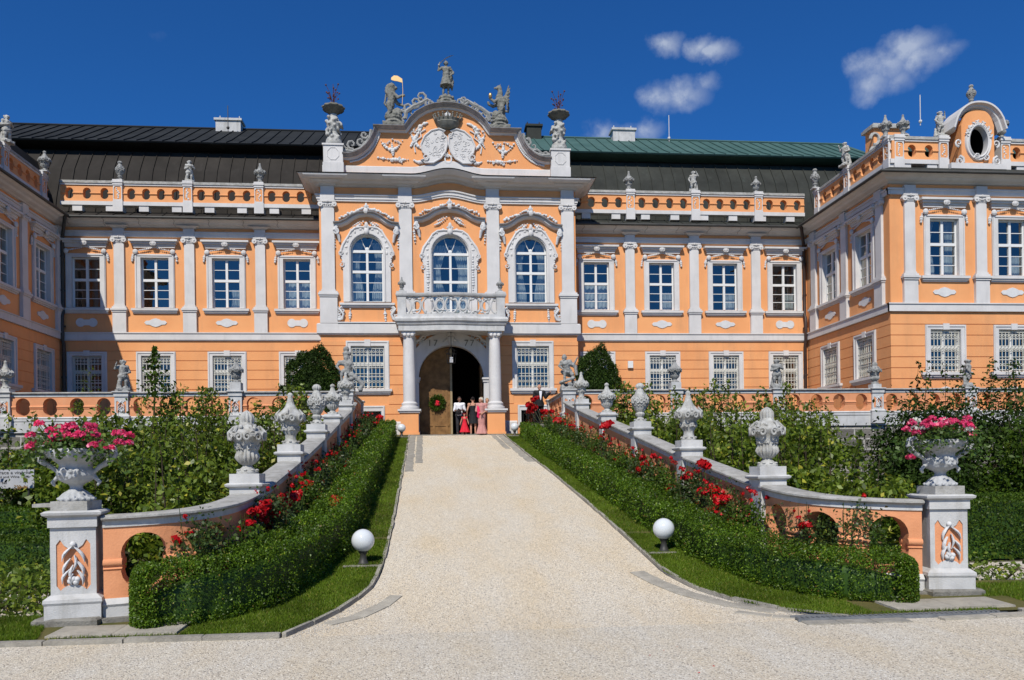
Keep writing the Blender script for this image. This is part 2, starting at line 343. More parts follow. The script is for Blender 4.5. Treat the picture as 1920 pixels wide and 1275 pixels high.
    def spray(self, s, z, w, h, k=14, r=.03, d=.03, seed=1):
        rnd = random.Random(seed)
        for i in range(k):
            q = (i+.5)/k*2-1; x = s+q*w/2; zz = z-abs(q)**1.5*h*.6+rnd.uniform(-.1, .1)*h
            self.curl(x, zz, rnd.uniform(.5, 1)*h*.42, rnd.uniform(0, 360), 1.0, rnd.choice((-1, 1)), r*rnd.uniform(.7, 1.2), d, 4, 7)
        return self
    def mesh(self, name, org=(0, 0, 0), smooth=None, fix=True):
        me = bpy.data.meshes.new(name); o = Vector(org)
        me.from_pydata([(x-o.x, y-o.y, z-o.z) for x, y, z in self.v], [], self.q)
        if fix:
            bm = bmesh.new(); bm.from_mesh(me); bmesh.ops.recalc_face_normals(bm, faces=bm.faces[:]); bm.to_mesh(me); bm.free()
        if smooth is not None:
            me.shade_smooth(); me.set_sharp_from_angle(angle=R(smooth))
        return me
    def build(self, name, m, parent=None, smooth=None, loc=None, fix=True):
        org = ORG[parent.name] if parent else Vector(loc or (0, 0, 0))
        return link(name, self.mesh(name, org, smooth, fix), m, parent, loc)
def fuse(mb, voxel, smooth=3, noise=0, nscale=10, org=(0, 0, 0), name='body'):
    """melt overlapping closed shapes into one continuous carved surface"""
    me = mb.mesh(name, org); o = bpy.data.objects.new('tmp', me); sc_ = bpy.data.scenes.get('carving') or bpy.data.scenes.new('carving'); sc_.collection.objects.link(o)
    md = o.modifiers.new('r', 'REMESH'); md.mode = 'VOXEL'; md.voxel_size = voxel; md.use_smooth_shade = True
    if smooth: sm = o.modifiers.new('s', 'SMOOTH'); sm.iterations = smooth; sm.factor = .5
    
    with bpy.context.temp_override(scene=sc_, view_layer=sc_.view_layers[0]):
        dg = bpy.context.evaluated_depsgraph_get(); res = bpy.data.meshes.new_from_object(o.evaluated_get(dg))
    bpy.data.objects.remove(o); bpy.data.meshes.remove(me); res.name = name
    if noise:
        from mathutils import noise as N
        n = len(res.vertices); co = np.empty(n*3, np.float32); no = np.empty(n*3, np.float32); res.vertices.foreach_get('co', co); res.vertices.foreach_get('normal', no)
        co = co.reshape(-1, 3); no = no.reshape(-1, 3); k = np.array([N.noise(Vector(c)*nscale)*noise+N.noise(Vector(c)*nscale*2.7)*noise*.5 for c in co.tolist()])
        res.vertices.foreach_set('co', (co+no*k[:, None]).astype(np.float32).ravel()); res.update()
    return res
def arr_mesh(name, V, Q, m, parent=None, loc=None, tri=False):
    k = 3 if tri else 4; me = bpy.data.meshes.new(name); org = ORG[parent.name] if parent else Vector(loc or (0, 0, 0))
    V = (np.asarray(V)-np.array(org)).astype(np.float32)
    me.vertices.add(len(V)); me.vertices.foreach_set('co', V.ravel()); nq = len(Q)
    me.loops.add(nq*k); me.loops.foreach_set('vertex_index', np.asarray(Q, dtype=np.int32).ravel())
    me.polygons.add(nq); me.polygons.foreach_set('loop_start', np.arange(0, nq*k, k, dtype=np.int32)); me.update(calc_edges=True)
    return link(name, me, m, parent, loc)
def leaves(name, P, size, m, parent=None, loc=None, N=None, bias=.5, asp=.5, seed=0, kind=None):
    """leaf-shaped quads at points P, normals roughly N"""
    rg = np.random.RandomState(seed); P = np.asarray(P, float); n = len(P)
    nr = rg.normal(size=(n, 3)); nr /= np.linalg.norm(nr, axis=1)[:, None]
    if N is not None: nr = nr*(1-bias)+np.asarray(N)*bias; nr /= np.linalg.norm(nr, axis=1)[:, None]+1e-9
    t = rg.normal(size=(n, 3)); t[:, 2] += .5; t -= nr*(t*nr).sum(1)[:, None]; t /= np.linalg.norm(t, axis=1)[:, None]+1e-9
    b = np.cross(nr, t); s = (np.asarray(size)*rg.uniform(.6, 1.25, n))[:, None]
    V = np.stack([P-t*s*.5, P+b*s*asp*.5+nr*s*.08, P+t*s*.5-nr*s*.1, P-b*s*asp*.5+nr*s*.08], 1).reshape(-1, 3)
    return arr_mesh(name, V, np.arange(n*4).reshape(-1, 4), m, parent, loc)
def circ(cx, cz, r, a0=0, a1=360, n=24, rz=None):
    rz = r if rz is None else rz
    return [(cx+r*math.cos(R(a0+(a1-a0)*i/(n if a1-a0 == 360 else n-1))), cz+rz*math.sin(R(a0+(a1-a0)*i/(n if a1-a0 == 360 else n-1)))) for i in range(n)]
def lobed(cx, cz, w, h):
    """double-lobed opening: two overlapping rounds with a nick at mid height"""
    r = w/2; k = h/2-r*.98; k = max(k, r*.25); a = 12
    return circ(cx, cz+k, r, -a, 180+a, 13)+circ(cx, cz-k, r, 180-a, 360+a, 13)
def rect(x0, x1, z0, z1): return [(x0, z0), (x1, z0), (x1, z1), (x0, z1)]
def archrect(c, hw, z0, zs, n=15, rise=None): return [(c-hw, z0), (c+hw, z0)]+circ(c, zs, hw, 0, 180, n, rise)
# ================================================================ PALACE
YS = 39.7; YC = 38.0; XR = A+18.38; XL = A-18.38; YW = 32.05
pal = thing('palace', 'orange and white rococo palace with a curved gable and two projecting wings', 'palace', (A, YC, 3.5))
def FR(Y): return lambda s, d, z: (A+s, Y-d, z)
FS = FR(YS); FC = FR(YC); FW = FR(YW)
FRS = lambda s, d, z: (XR-d, YS-s, z)          # inner side of right wing, s runs towards the viewer
FLS = lambda s, d, z: (XL+d, YS-s, z)          # inner side of left wing, s runs towards the viewer
ZB = 8.32; ZT = 13.9
# heights: upper openings 9.85-12.26, ground openings 5.75-7.57
def wall(f, s0, s1, z0, z1, holes, name='wall', th=.45):
    m = MB(f); m.plate(rect(s0, s1, z0, z1), holes, -th, 0); return m.build(name, 'orange', pal)
def courses(f, s0, s1, gaps, zs, name='rusticated_courses', m=None):
    own = m is None
    if own: m = MB(f)
    for i in range(len(zs)-1):
        z1, z0 = zs[i]-.016, zs[i+1]+.016; xs = [s0]
        for g0, g1, h0, h1 in sorted(gaps):
            if h0 < z1 and h1 > z0: xs += [g0-.004, g1+.004]
        xs.append(s1)
        for a, b in zip(xs[::2], xs[1::2]):
            if b > a+.02: m.box(a, b, -.01, .028, z0, z1)
    if own: return m.build(name, 'orange', pal)
HZ = [8.30, 7.79, 7.33, 6.87, 6.41, 5.95, 5.49, 5.03, 4.57, 4.11, 3.65, 3.3]
def casement(f, c, hw, z0, z1, zt, rows=(2, 3), arch=0, seg=2):
    m = MB(f); d0, d1 = -.20, -.13; w = .065
    m.box(c-hw, c-hw+w, d0, d1, z0, z1); m.box(c+hw-w, c+hw, d0, d1, z0, z1); m.box(c-hw+w, c+hw-w, d0, d1, z0, z0+w)
    if not arch: m.box(c-hw+w, c+hw-w, d0, d1, z1-w, z1)
    m.box(c-hw+w, c+hw-w, d0, d1+.03, zt-.06, zt+.06)
    m.box(c-.055, c+.055, d0-.003, d1+.02, z0+w, zt-.06); m.box(c-.055, c+.055, d0-.003, d1+.02, zt+.06, z1-(0 if arch else w))
    top = z1
    for a, b, k in ((z0+w, zt-.06, rows[1]), (zt+.06, top-w, rows[0])):
        for i in range(1, k):
            z = a+(b-a)*i/k
            m.box(c-hw+w, c-.055, d0+.01, d1-.01, z-.014, z+.014); m.box(c+.055, c+hw-w, d0+.01, d1-.01, z-.014, z+.014)
    if arch:                                            # fan light over a second transom
        m.box(c-hw-.04, c+hw+.04, d0, d1+.03, z1-.06, z1+.06)
        m.mold(circ(c, z1, hw-.03, 180, 0, 13, arch-.03), [(-.03, d0), (.03, d0), (.03, d1), (-.03, d1)])
        for sg in (-1, 1): m.tube([(c+sg*.04, (d0+d1)/2, z1+.1), (c+sg*.16, (d0+d1)/2, z1+arch*.42), (c+sg*.27, (d0+d1)/2, z1+arch*.82)], .018, 4)
        m.ball((c, d1, z1+.12), (.10, .03, .09), 6, 4)
    return m
def pane(f, c, hw, z0, z1, arch=0):
    m = MB(f); m.plate(archrect(c, hw-.01, z0, z1, 13, arch) if arch else rect(c-hw+.01, c+hw-.01, z0, z1), (), -.175, -.168); return m
def curtains(f, c, hw, z0, z1, style, seed=0):
    rnd = random.Random(seed); m = MB(f)
    def sheet(xa, xb, ztop, zbot, pull):
        n = 22; rs = []
        for j in range(7):
            q = j/6; z = ztop+(zbot-ztop)*q; k = 1-pull*math.sin(PI*min(1, q*1.3))**1.0 if pull else 1
            row = []
            for i in range(n):
                x = xa+(xb-xa)*k*i/(n-1); row.append((x, -.42+.035*math.sin(i*1.9+seed), z))
            rs.append(row)
        idx = [[m.V(p) for p in r] for r in rs]
        for a, b in zip(idx, idx[1:]):
            for i in range(n-1): m.q.append((a[i], a[i+1], b[i+1], b[i]))
    if style == 'both': sheet(c-hw, c-hw*.25, z1, z0, .35); sheet(c+hw, c+hw*.25, z1, z0, .35)
    elif style == 'swag': sheet(c-hw, c, z1, z0+.3, .55); sheet(c+hw, c, z1, z0, .45)
    elif style == 'right': sheet(c+hw, c+hw*.15, z0+(z1-z0)*.42, z0, .15)
    elif style == 'blind': sheet(c-hw, c+hw, z0+(z1-z0)*.56, z0, 0)
    return m
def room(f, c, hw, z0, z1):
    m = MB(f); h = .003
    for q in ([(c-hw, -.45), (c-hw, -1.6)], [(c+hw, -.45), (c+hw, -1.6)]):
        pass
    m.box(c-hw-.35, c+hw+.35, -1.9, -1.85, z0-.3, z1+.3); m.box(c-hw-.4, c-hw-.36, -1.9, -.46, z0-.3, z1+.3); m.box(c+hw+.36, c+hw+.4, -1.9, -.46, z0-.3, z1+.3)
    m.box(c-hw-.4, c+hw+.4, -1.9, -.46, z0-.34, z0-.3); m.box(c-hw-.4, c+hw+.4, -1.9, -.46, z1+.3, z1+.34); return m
def surround(f, c, hw, z0, z1, ow, oz1, key=True):
    m = MB(f); m.plate(rect(c-ow, c+ow, z0, oz1), [rect(c-hw, c+hw, z0+.0015, z1)], -.34, .07)
    m.mold([(c-ow+.03, z0), (c-ow+.03, oz1-.03), (c+ow-.03, oz1-.03), (c+ow-.03, z0)], [(-.05, .06), (0, .06), (0, .10), (-.05, .10)])
    if key: m.box(c-.14, c+.14, .07, .11, z1-.02, oz1+.05)
    return m
def ledge(m, s0, s1, z1, out, h):
    m.box(s0, s1, 0, out, z1-h*.45, z1); m.box(s0+out*.3, s1-out*.3, 0, out*.7, z1-h*.75, z1-h*.45); m.box(s0+out*.5, s1-out*.5, 0, out*.4, z1-h, z1-h*.75); return m
def upper_window(f, c, seed=0, style='right', hood=True):
    z0, z1, zt = 9.85, 12.26, 11.2; hw = .65
    m = surround(f, c, hw, z0, z1, .91, 12.42, False)
    if hood:                                            # flat hood with knots and a garland
        m.box(c-1.12, c+1.12, 0, .30, 12.99, 13.08); m.box(c-1.04, c+1.04, 0, .22, 12.90, 12.99); m.box(c-.98, c+.98, 0, .13, 12.80, 12.90); m.box(c-.95, c+.95, 0, .09, 12.72, 12.80)
        m.curl(c+.1, 12.86, .26, 0, 1.1, 1, .035, .26); m.curl(c-.1, 12.86, .26, 180, 1.1, -1, .035, .26); m.ball((c, .26, 12.9), (.1, .05, .09), 7, 4)
        for sg in (-1, 1):
            m.ball((c+sg*.86, .12, 12.52), (.13, .08, .13), 8, 5); m.garland((c+sg*.84, 12.56), (c+sg*.08, 12.70), .0, 10, .03, .10)
            m.garland((c+sg*.98, 12.46), (c+sg*1.03, 12.12), 0, 5, .045, .05); m.ball((c+sg*1.03, .05, 12.10), .06, 6, 4)
    o = m.build('window', 'white', pal)
    ledge(MB(f), c-1.08, c+1.08, 9.82, .17, .24).build('sill', 'white', o)
    casement(f, c, hw, z0, z1, zt).build('casement', 'frame', o)
    pane(f, c, hw, z0, z1).build('pane', 'glass', o, fix=False)
    curtains(f, c, hw, z0, z1, style, seed).build('curtain', 'curtain', o, fix=False)
    room(f, c, hw, z0, z1).build('interior', 'dark', o)
    return o
def grille(f, c, hw, z0, z1, d=-.03):
    m = MB(f); n = 9
    for i in range(n):
        x = c-hw+.05+(2*hw-.1)*i/(n-1); m.box(x-.012, x+.012, d-.02, d, z0+.03, z1-.03)
    H = z1-z0
    for q in (.06, .30, .36, .50, .62, .80, .94): m.box(c-hw+.02, c+hw-.02, d, d+.014, z0+H*q-.012, z0+H*q+.012)
    for q in (.18, .56, .87):
        for i in range(n-1):
            x = c-hw+.05+(2*hw-.1)*(i+.5)/(n-1); m.mold(circ(x, z0+H*q, .05, 0, 360, 7), [(-.008, d-.014), (.008, d-.014), (.008, d), (-.008, d)], True)
    return m
def ground_window(f, c, hw=.68, z0=5.75, z1=7.57, ow=.91, oz1=7.76, sill=True, white_bars=True):
    o = surround(f, c, hw, z0, z1, ow, oz1).build('window', 'white', pal)
    if sill: ledge(MB(f), c-1.12, c+1.12, z0, .18, .26).build('sill', 'white', o)
    casement(f, c, hw, z0, z1, z0+(z1-z0)*.58, (2, 2)).build('casement', 'frame', o)
    pane(f, c, hw, z0, z1).build('pane', 'glass', o, fix=False)
    grille(f, c, hw, z0, z1).build('grille', 'grille', o)
    room(f, c, hw, z0, z1).build('interior', 'dark', o); return o
def pilaster(f, c, z0, zp, z1, hw=.235, pw=.31, ionic=True, label=None):
    """pedestal z0..zp, shaft to capital top z1"""
    m = MB(f); m.box(c-pw, c+pw, 0, .15, z0, zp-.02)
    m.box(c-pw-.03, c+pw+.03, 0, .19, zp-.02, zp+.06); m.box(c-pw-.07, c+pw+.07, 0, .23, zp+.06, zp+.15); m.box(c-pw-.02, c+pw+.02, 0, .17, zp+.15, zp+.24); m.box(c-hw-.03, c+hw+.03, 0, .14, zp+.24, zp+.32)
    m.box(c-hw, c+hw, 0, .11, zp+.32, z1-.26)
    m.box(c-hw-.02, c+hw+.02, 0, .13, z1-.30, z1-.26); m.box(c-hw-.08, c+hw+.08, 0, .20, z1-.07, z1); m.box(c-hw-.02, c+hw+.02, 0, .15, z1-.26, z1-.07)
    for sg in (-1, 1):
        x = c+sg*(hw+.02)
        m.rings([[(x+.12*math.cos(2*PI*k/10), d, z1-.17+.12*math.sin(2*PI*k/10)) for k in range(10)] for d in (.02, .2)])
        m.ball((x, .2, z1-.17), (.05, .04, .05), 6, 4)
    m.garland((c-hw+.06, z1-.14), (c+hw-.06, z1-.14), .05, 6, .03, .17); m.ball((c, .2, z1-.05), (.06, .05, .06), 6, 4)
    return m.build('pilaster', 'white', pal, 35)
def plaque(f, c, z=9.155, kind=0):
    if kind == 0: pts = [(-.52, 0), (-.44, .09), (-.28, .10), (-.15, .17), (0, .21), (.15, .17), (.28, .10), (.44, .09), (.52, 0), (.44, -.09), (.28, -.10), (.15, -.17), (0, -.21), (-.15, -.17), (-.28, -.10), (-.44, -.09)]
    else: pts = circ(-.28, 0, .21, 40, 320, 12)+circ(.28, 0, .21, -140, 140, 12); pts = pts[::1]
    m = MB(f); m.plate([(c+x, z+y) for x, y in pts], (), .0, .03); return m
# ---- side bays (main range), windows at +-7.38, 10.73, 14.04, 17.15; pilasters between
SW = [7.38, 10.73, 14.04, 17.2]; SP = [9.1, 12.42, 15.66]
styles = {-7.38: 'blind', -10.73: 'right', -14.04: 'none', -17.2: 'none', 7.38: 'blind', 10.73: 'right', 14.04: 'right', 17.2: 'right'}
for sg, a0, a1 in ((-1, -18.38, -6.05), (1, 6.05, 18.38)):
    hs = []; gaps = []
    for c in SW:
        c *= sg; hs += [rect(c-.70, c+.70, 9.86, 12.3), rect(c-.72, c+.72, 5.76, 7.6)]; gaps.append((c-.91, c+.91, 5.0, 7.79))
    wall(FS, a0, a1, 3.0, ZT, hs)
    courses(FS, a0, a1, gaps, HZ)
    m = MB(FS)
    m.box(a0, a1, 0, .13, 8.32, 8.62); m.box(a0, a1, 0, .17, 8.62, 8.67); m.box(a0, a1, 0, .10, 8.28, 8.32)
    m.build('string_course', 'white', pal)
    m = MB(FS); m.box(a0, a1, 0, .10, 13.24, 13.42); m.box(a0, a1, 0, .14, 13.42, 13.50)
    for c in SP: c *= sg; m.box(c-.25, c+.25, 0, .16, 13.235, 13.62); 
    m.build('architrave', 'white', pal)
    m = MB(FS); m.sweep([(a0, 0, 13.70), (a1, 0, 13.70)], [(0, -.02), (.10, .0), (.15, .04), (.32, .09), (.40, .15), (.54, .19), (.64, .26), (.64, .30), (0, .30)])
    for c in SP: c *= sg; m.sweep([(c-.25, 0, 13.62), (c-.25, .10, 13.62), (c+.25, .10, 13.62), (c+.25, 0, 13.62)], [(-.02, 0), (.06, .02), (.12, .06), (.26, .10), (.0, .2)])
    m.build('cornice', 'white', pal)
    m = MB(FS)                                           # sloping metal sheet, gutter
    m.rings([[(s, .68, 14.00), (s, .70, 14.03), (s, -.1, 14.45), (s, -.1, 14.30)] for s in (a0, a1)])
    for i in range(int((a1-a0)/.75)): s = a0+.4+i*.75; m.rings([[(s-.012, .69, 14.035), (s-.012, -.1, 14.455), (s-.012, -.1, 14.49), (s-.012, .69, 14.07)], [(s+.012, .69, 14.035), (s+.012, -.1, 14.455), (s+.012, -.1, 14.49), (s+.012, .69, 14.07)]])
    m.build('eave_sheet', 'roof_olive' if sg > 0 else 'roof_dark', pal)
    m = MB(FS); m.rings([[(s, .73+.065*math.cos(R(a)), 13.98+.065*math.sin(R(a))) for a in range(0, 360, 45)] for s in (a0+(0.3 if sg < 0 else 0), a1)])
    for i in range(int((a1-a0)/1.6)): s = a0+.6+i*1.6; m.tube([(s, .72, 13.92), (s+.05, .6, 13.86), (s-.05, .42, 13.76), (s, .25, 13.70)], .008, 4)
    m.build('gutter', 'metal_dark', pal, 60)
    for i, c in enumerate(SW):
        c *= sg; upper_window(FS, c, i+(3 if sg > 0 else 0), styles[c]); ground_window(FS, c, sill=False)
        o = plaque(FS, c, kind=0 if i in (1, 2) else 1).build('plaque', 'stucco', pal)
    for c in SP: pilaster(FS, c*sg, 8.67, 9.66, 13.24)
# ---- roof balustrade builder (shared by the ranges and wings)
def parapet(f, s0, s1, posts, hole_w=.36, hole_h=.52, per=4, z0=14.50, name='parapet', half0=False):
    """orange pierced wall with white bands; returns list of post positions"""
    m = MB(f); edges = [s0]+sum([[p-.24, p+.24] for p in posts], [])+[s1]; holes = []; bars = []
    for a, b in zip(edges[::2], edges[1::2]):
        k = max(1, round((b-a)/(2.85/per))) if b-a > .7 else 0
        for i in range(k): holes.append(lobed(a+(b-a)*(i+.5)/k, z0+.72, hole_w, hole_h)); bars.append((a+(b-a)*(i+.5)/k))
    m.plate(rect(s0, s1, z0+.33, z0+1.1), holes, -.27, 0, True); o = m.build(name, 'orange', pal)
    mm = MB(f); xs = [s0]+sum([[h-hole_w/2+.02, h+hole_w/2-.02] for h in bars], [])+[s1]
    for a, b in zip(xs[::2], xs[1::2]): mm.tube([(a, .02, z0+.72), (b, .02, z0+.72)], .035, 6)
    mm.build('mid_moulding', 'orange', o)
    mm = MB(f); mm.box(s0, s1, -.33, .07, z0+.15, z0+.33); mm.box(s0, s1, -.31, .05, z0+1.10, z0+1.18); 
    m2 = MB(f); m2.box(s0, s1, -.35, .09, z0+1.18, z0+1.25); m2.box(s0, s1, -.33, .07, z0+1.25, z0+1.31); m2.build('top_slab', 'coping', o)
    n = max(1, int((s1-s0)/3.3+.5)*2)
    for i in range(n): s = s0+(s1-s0)*(i+.5)/n; mm.box(s-.22, s+.22, -.3, .03, z0-.12, z0+.15)
    mm.build('coping', 'white', o)
    for p in posts:
        q = MB(f); q.box(p-.225, p+.225, -.36, .12, z0-.15, z0+.36); q.plate(rect(p-.205, p+.205, z0+.36, z0+1.10), [[(p-.15, z0+.42), (p+.15, z0+.42), (p+.17, z0+.5), (p+.17, z0+.95), (p+.12, z0+1.04), (p-.12, z0+1.04), (p-.17, z0+.95), (p-.17, z0+.5)]], .06, .11); q.box(p-.206, p+.206, -.345, .075, z0+.36, z0+1.1)
        q.box(p-.225, p+.225, -.38, .14, z0+1.10, z0+1.20); q.box(p-.25, p+.25, -.42, .17, z0+1.20, z0+1.28); q.box(p-.225, p+.225, -.38, .14, z0+1.28, z0+1.36)
        po = q.build('parapet_pier', 'white', o)
        q = MB(f); q.box(p-.18, p+.18, .07, .08, z0+.40, z0+1.06); q.build('panel', 'orange', po); q = MB(f)
        for k in range(7): q.ball((p+random.uniform(-.07, .07), .085, z0+.5+.075*k), (random.uniform(.03, .055), .02, random.uniform(.03, .05)), 6, 4)
        q.build('relief', 'stucco', po, 50)
        if False: pass
    return o
parapet(FR(YS-.25), -18.2, -6.1, [-15.58, -12.38, -9.07]); parapet(FR(YS-.25), 6.1, 18.2, [9.11, 12.46, 15.75])
# ---- wings: inner side walls and fronts
PSR = [.95, 3.97, 6.95]; WSR = [2.49, 5.64]            # measured on the right wing side
PSL = [.25, 3.44, 6.7]; WSL = [1.75, 5.05]
def wing_side(f, smax, pil, win, sg):
    hs = []; gaps = []; smax -= .012
    for c in win: hs += [rect(c-.70, c+.70, 9.86, 12.3), rect(c-.72, c+.72, 5.76, 7.6)]; gaps.append((c-.91, c+.91, 5.0, 7.79))
    wall(f, 0, smax, 3.0, ZT, hs); courses(f, .12, smax, gaps, HZ)
    m = MB(f); m.box(0, smax+.13, 0, .13, 8.32, 8.62); m.box(0, smax+.17, 0, .17, 8.62, 8.67); m.build('string_course', 'white', pal)
    m = MB(f); m.box(0, smax+.1, 0, .10, 13.24, 13.42); m.box(0, smax+.14, 0, .14, 13.42, 13.50)
    for c in pil: m.box(c-.25, c+.25, 0, .16, 13.235, 13.62)
    m.build('architrave', 'white', pal)
    for c in win: upper_window(f, c, int(c*7), 'right' if sg > 0 else 'none'); ground_window(f, c); plaque(f, c).build('plaque', 'stucco', pal)
    for c in pil: pilaster(f, c, 8.67, 9.66, 13.24)
wing_side(FRS, YS-YW, PSR, WSR, 1); wing_side(FLS, 12.0, PSL+[9.9], WSL+[8.35], -1)
# right wing front
WF = [20.78, 23.85, 26.95]; PF = [19.22, 22.42, 25.5, 28.5]
hs = []; gaps = []
for c in WF: hs += [rect(c-.70, c+.70, 9.86, 12.3), rect(c-.72, c+.72, 5.76, 7.6)]; gaps.append((c-.91, c+.91, 5.0, 7.79))
wall(FW, 18.386, 31, 3.0, ZT, hs, th=.45); courses(FW, 18.38-.033, 31, gaps, HZ)
m = MB(FW); m.box(18.25, 31, 0, .13, 8.32, 8.62); m.box(18.21, 31, 0, .17, 8.62, 8.67); m.build('string_course', 'white', pal)
m = MB(FW); m.box(18.28, 31, 0, .10, 13.24, 13.42); m.box(18.24, 31, 0, .14, 13.42, 13.50)
for c in PF: m.box(c-.25, c+.25, 0, .16, 13.235, 13.62)
m.build('architrave', 'white', pal)
for i, c in enumerate(WF): upper_window(FW, c, 20+i, 'both' if i == 0 else 'right'); ground_window(FW, c); plaque(FW, c).build('plaque', 'stucco', pal); o = plaque(FW, c, 4.95).build('plaque', 'stucco', pal)
for c in PF: pilaster(FW, c, 8.67, 9.66, 13.24)
# cornices, eave sheets and gutters that turn the wing corner (plan path in world offsets)
FP0 = lambda s, d, z: (A+s, d, z)
for sg in (1, -1):
    yb = YW if sg > 0 else YS-12
    path = [(sg*18.38, YS-.3), (sg*18.38, yb)] + ([(31, yb)] if sg > 0 else [(-19.4, yb)])
    path = [(a, b, 0) for a, b in path]
    if sg > 0: path = path[::-1]
    def sw(prof, name, mt, sm=None, p=path): return MB(FP0).sweep(p, [(-o, z) for o, z in prof] if sg < 0 else [(-o, z) for o, z in prof], ).build(name, mt, pal, sm)
    # outward must point away from the wing; check the sign by the first segment
    a, b = path[0], path[1]; t = Vector((b[0]-a[0], b[1]-a[1])).normalized(); n = Vector((-t.y, t.x))
    want = Vector((0, -1)) if sg > 0 else Vector((1, 0)); k = 1 if n.dot(want) > 0 else -1
    def sw(prof, name, mt, sm=None): return MB(FP0).sweep(path, [(k*o, z) for o, z in prof]).build(name, mt, pal, sm)
    sw([(0, 13.68), (.10, 13.70), (.15, 13.74), (.32, 13.79), (.40, 13.85), (.54, 13.89), (.64, 13.96), (.64, 14.0), (0, 14.0)], 'cornice', 'white')
    sw([(.68, 14.005), (.70, 14.03), (-.1, 14.45), (-.1, 14.30)], 'eave_sheet', 'roof_olive' if sg > 0 else 'roof_dark')
    sw([(.73+.065*math.cos(R(q)), 13.98+.065*math.sin(R(q))) for q in range(0, 360, 45)], 'gutter', 'metal_dark', 60)
FRP = lambda s, d, z: (XR+.25-d, YS-s, z); FLP = lambda s, d, z: (XL-.25+d, YS-s, z)
parapet(FRP, .6, YS-YW-.15, [.9, 3.85, 7.2]); parapet(FLP, .6, 11.9, [1.1, 4.35, 7.7])
FWP = FR(YW+.25)
o = parapet(FWP, 18.7, 21.05, [18.95, 20.95]); parapet(FWP, 23.6, 31, [23.75, 26.9])
# oval dormer gable on the right wing front
gc = 22.36
def halfgable(c, w, z0, zs, zt, n=9):
    pts = [(c-w, z0), (c-w, zs)]
    for i in range(1, 2*n):
        q = i/(2*n)*2-1; pts.append((c+w*.96*q, zs+.05+(zt-zs)*(1-abs(q)**2.4)**.62*.98))
    pts += [(c+w, zs), (c+w, z0)]; return pts
go = halfgable(gc, .74, 14.62, 16.25, 16.9); gh = halfgable(gc, .98, 15.9, 16.0, 16.93)
m = MB(FWP); m.plate(go[::-1], [circ(gc, 15.55, .44, 0, 360, 24, .66)], .10, .28); dg = m.build('dormer_gable', 'orange', pal)
MB(FWP).mold(gh[1:-1], [(-.02, .2), (.06, .34), (.12, .36), (.17, .5), (.24, .5), (.24, -.6), (-.02, -.6)]).build('cap_moulding', 'white', dg)
m = MB(FWP); m.mold(circ(gc, 15.55, .43, 0, 360, 28, .65)[::-1], [(-.02, .06), (.17, .06), (.17, .30), (.14, .36), (.07, .34), (.03, .40), (-.02, .36)], True)
for q in range(20, 161, 14): x = gc+.62*math.cos(R(q)); z = 15.55+.86*math.sin(R(q)); m.curl(x, z, .2, q, 1, random.choice((-1, 1)), .04, .36)
for sg in (-1, 1): m.curl(gc+sg*.2, 14.84, .26, 200, 1.2, sg, .045, .36); m.curl(gc+sg*.84, 14.9, .36, 90, 1.4, sg, .07, .3); m.curl(gc+sg*.84, 15.35, .3, 270, 1.2, sg, .05, .25)
m.build('oval_frame', 'white', dg, 50)
MB(FWP).box(gc-1.25, gc+1.25, -.4, .35, 14.38, 14.62).build('base_band', 'white', dg)
m = MB(FWP); m.box(gc-.74, gc-.722, -1.52, .098, 14.62, 16.5); m.box(gc+.722, gc+.74, -1.52, .098, 14.62, 16.5); m.box(gc-.722, gc+.722, -1.52, .098, 16.45, 16.52); m.build('body', 'orange', dg); m = MB(FWP); m.box(gc-.68, gc+.68, -1.5, -1.4, 14.7, 16.4); m.box(gc-.72, gc-.68, -1.5, .09, 14.7, 16.4); m.box(gc+.68, gc+.72, -1.5, .09, 14.7, 16.4); m.box(gc-.72, gc+.72, -1.5, .09, 16.4, 16.44); m.box(gc-.72, gc+.72, -1.5, .09, 14.66, 14.7); m.build('interior', 'dark', dg)
# corner chimney on right wing with scroll sides
m = MB(FP0); cx, cy = 19.75, 34.6; m.box(cx-.75, cx+.75, cy-.35, cy+.35, 15.4, 17.0); ch = m.build('scroll_chimney', 'orange', pal)
m = MB(FP0); m.box(cx-.88, cx+.88, cy-.48, cy+.48, 16.98, 17.12); m.box(cx-.8, cx+.8, cy-.42, cy+.42, 17.12, 17.2)
for sg in (-1, 1):
    for z in (15.9, 16.5): m.tube([(cx+sg*(.72+.2*math.cos(t)), cy-.38, z+.25*math.sin(t)) for t in [k*.5 for k in range(11)]], .07, 5)
for k in range(8): m.ball((cx-.5+.14*k, cy-.38, 16.5+.1*math.sin(k)), .08, 6, 4)
m.build('scrollwork', 'statue_pale', ch, 50)
# rain pipes in the two corners
for sg in (-1, 1):
    f = FP0; x = sg*18.2; m = MB(f)
    m.tube([(x-sg*.5, YS-.9, 14.1), (x-sg*.4, YS-.8, 13.7), (x, YS-.15, 13.1), (x, YS-.15, 9.6), (x-sg*.0, YS-.25, 9.4), (x, YS-.25, 8.3), (x, YS-.15, 8.1), (x, YS-.15, 3.9)], .085, 8)
    for z in (12.2, 10.6, 8.9, 6.5): m.tube([(x, YS-.15, z), (x, YS-.15, z+.08)], .11, 8)
    m.build('rain_pipe', 'pipe' if sg > 0 else 'metal_dark', pal, 60)
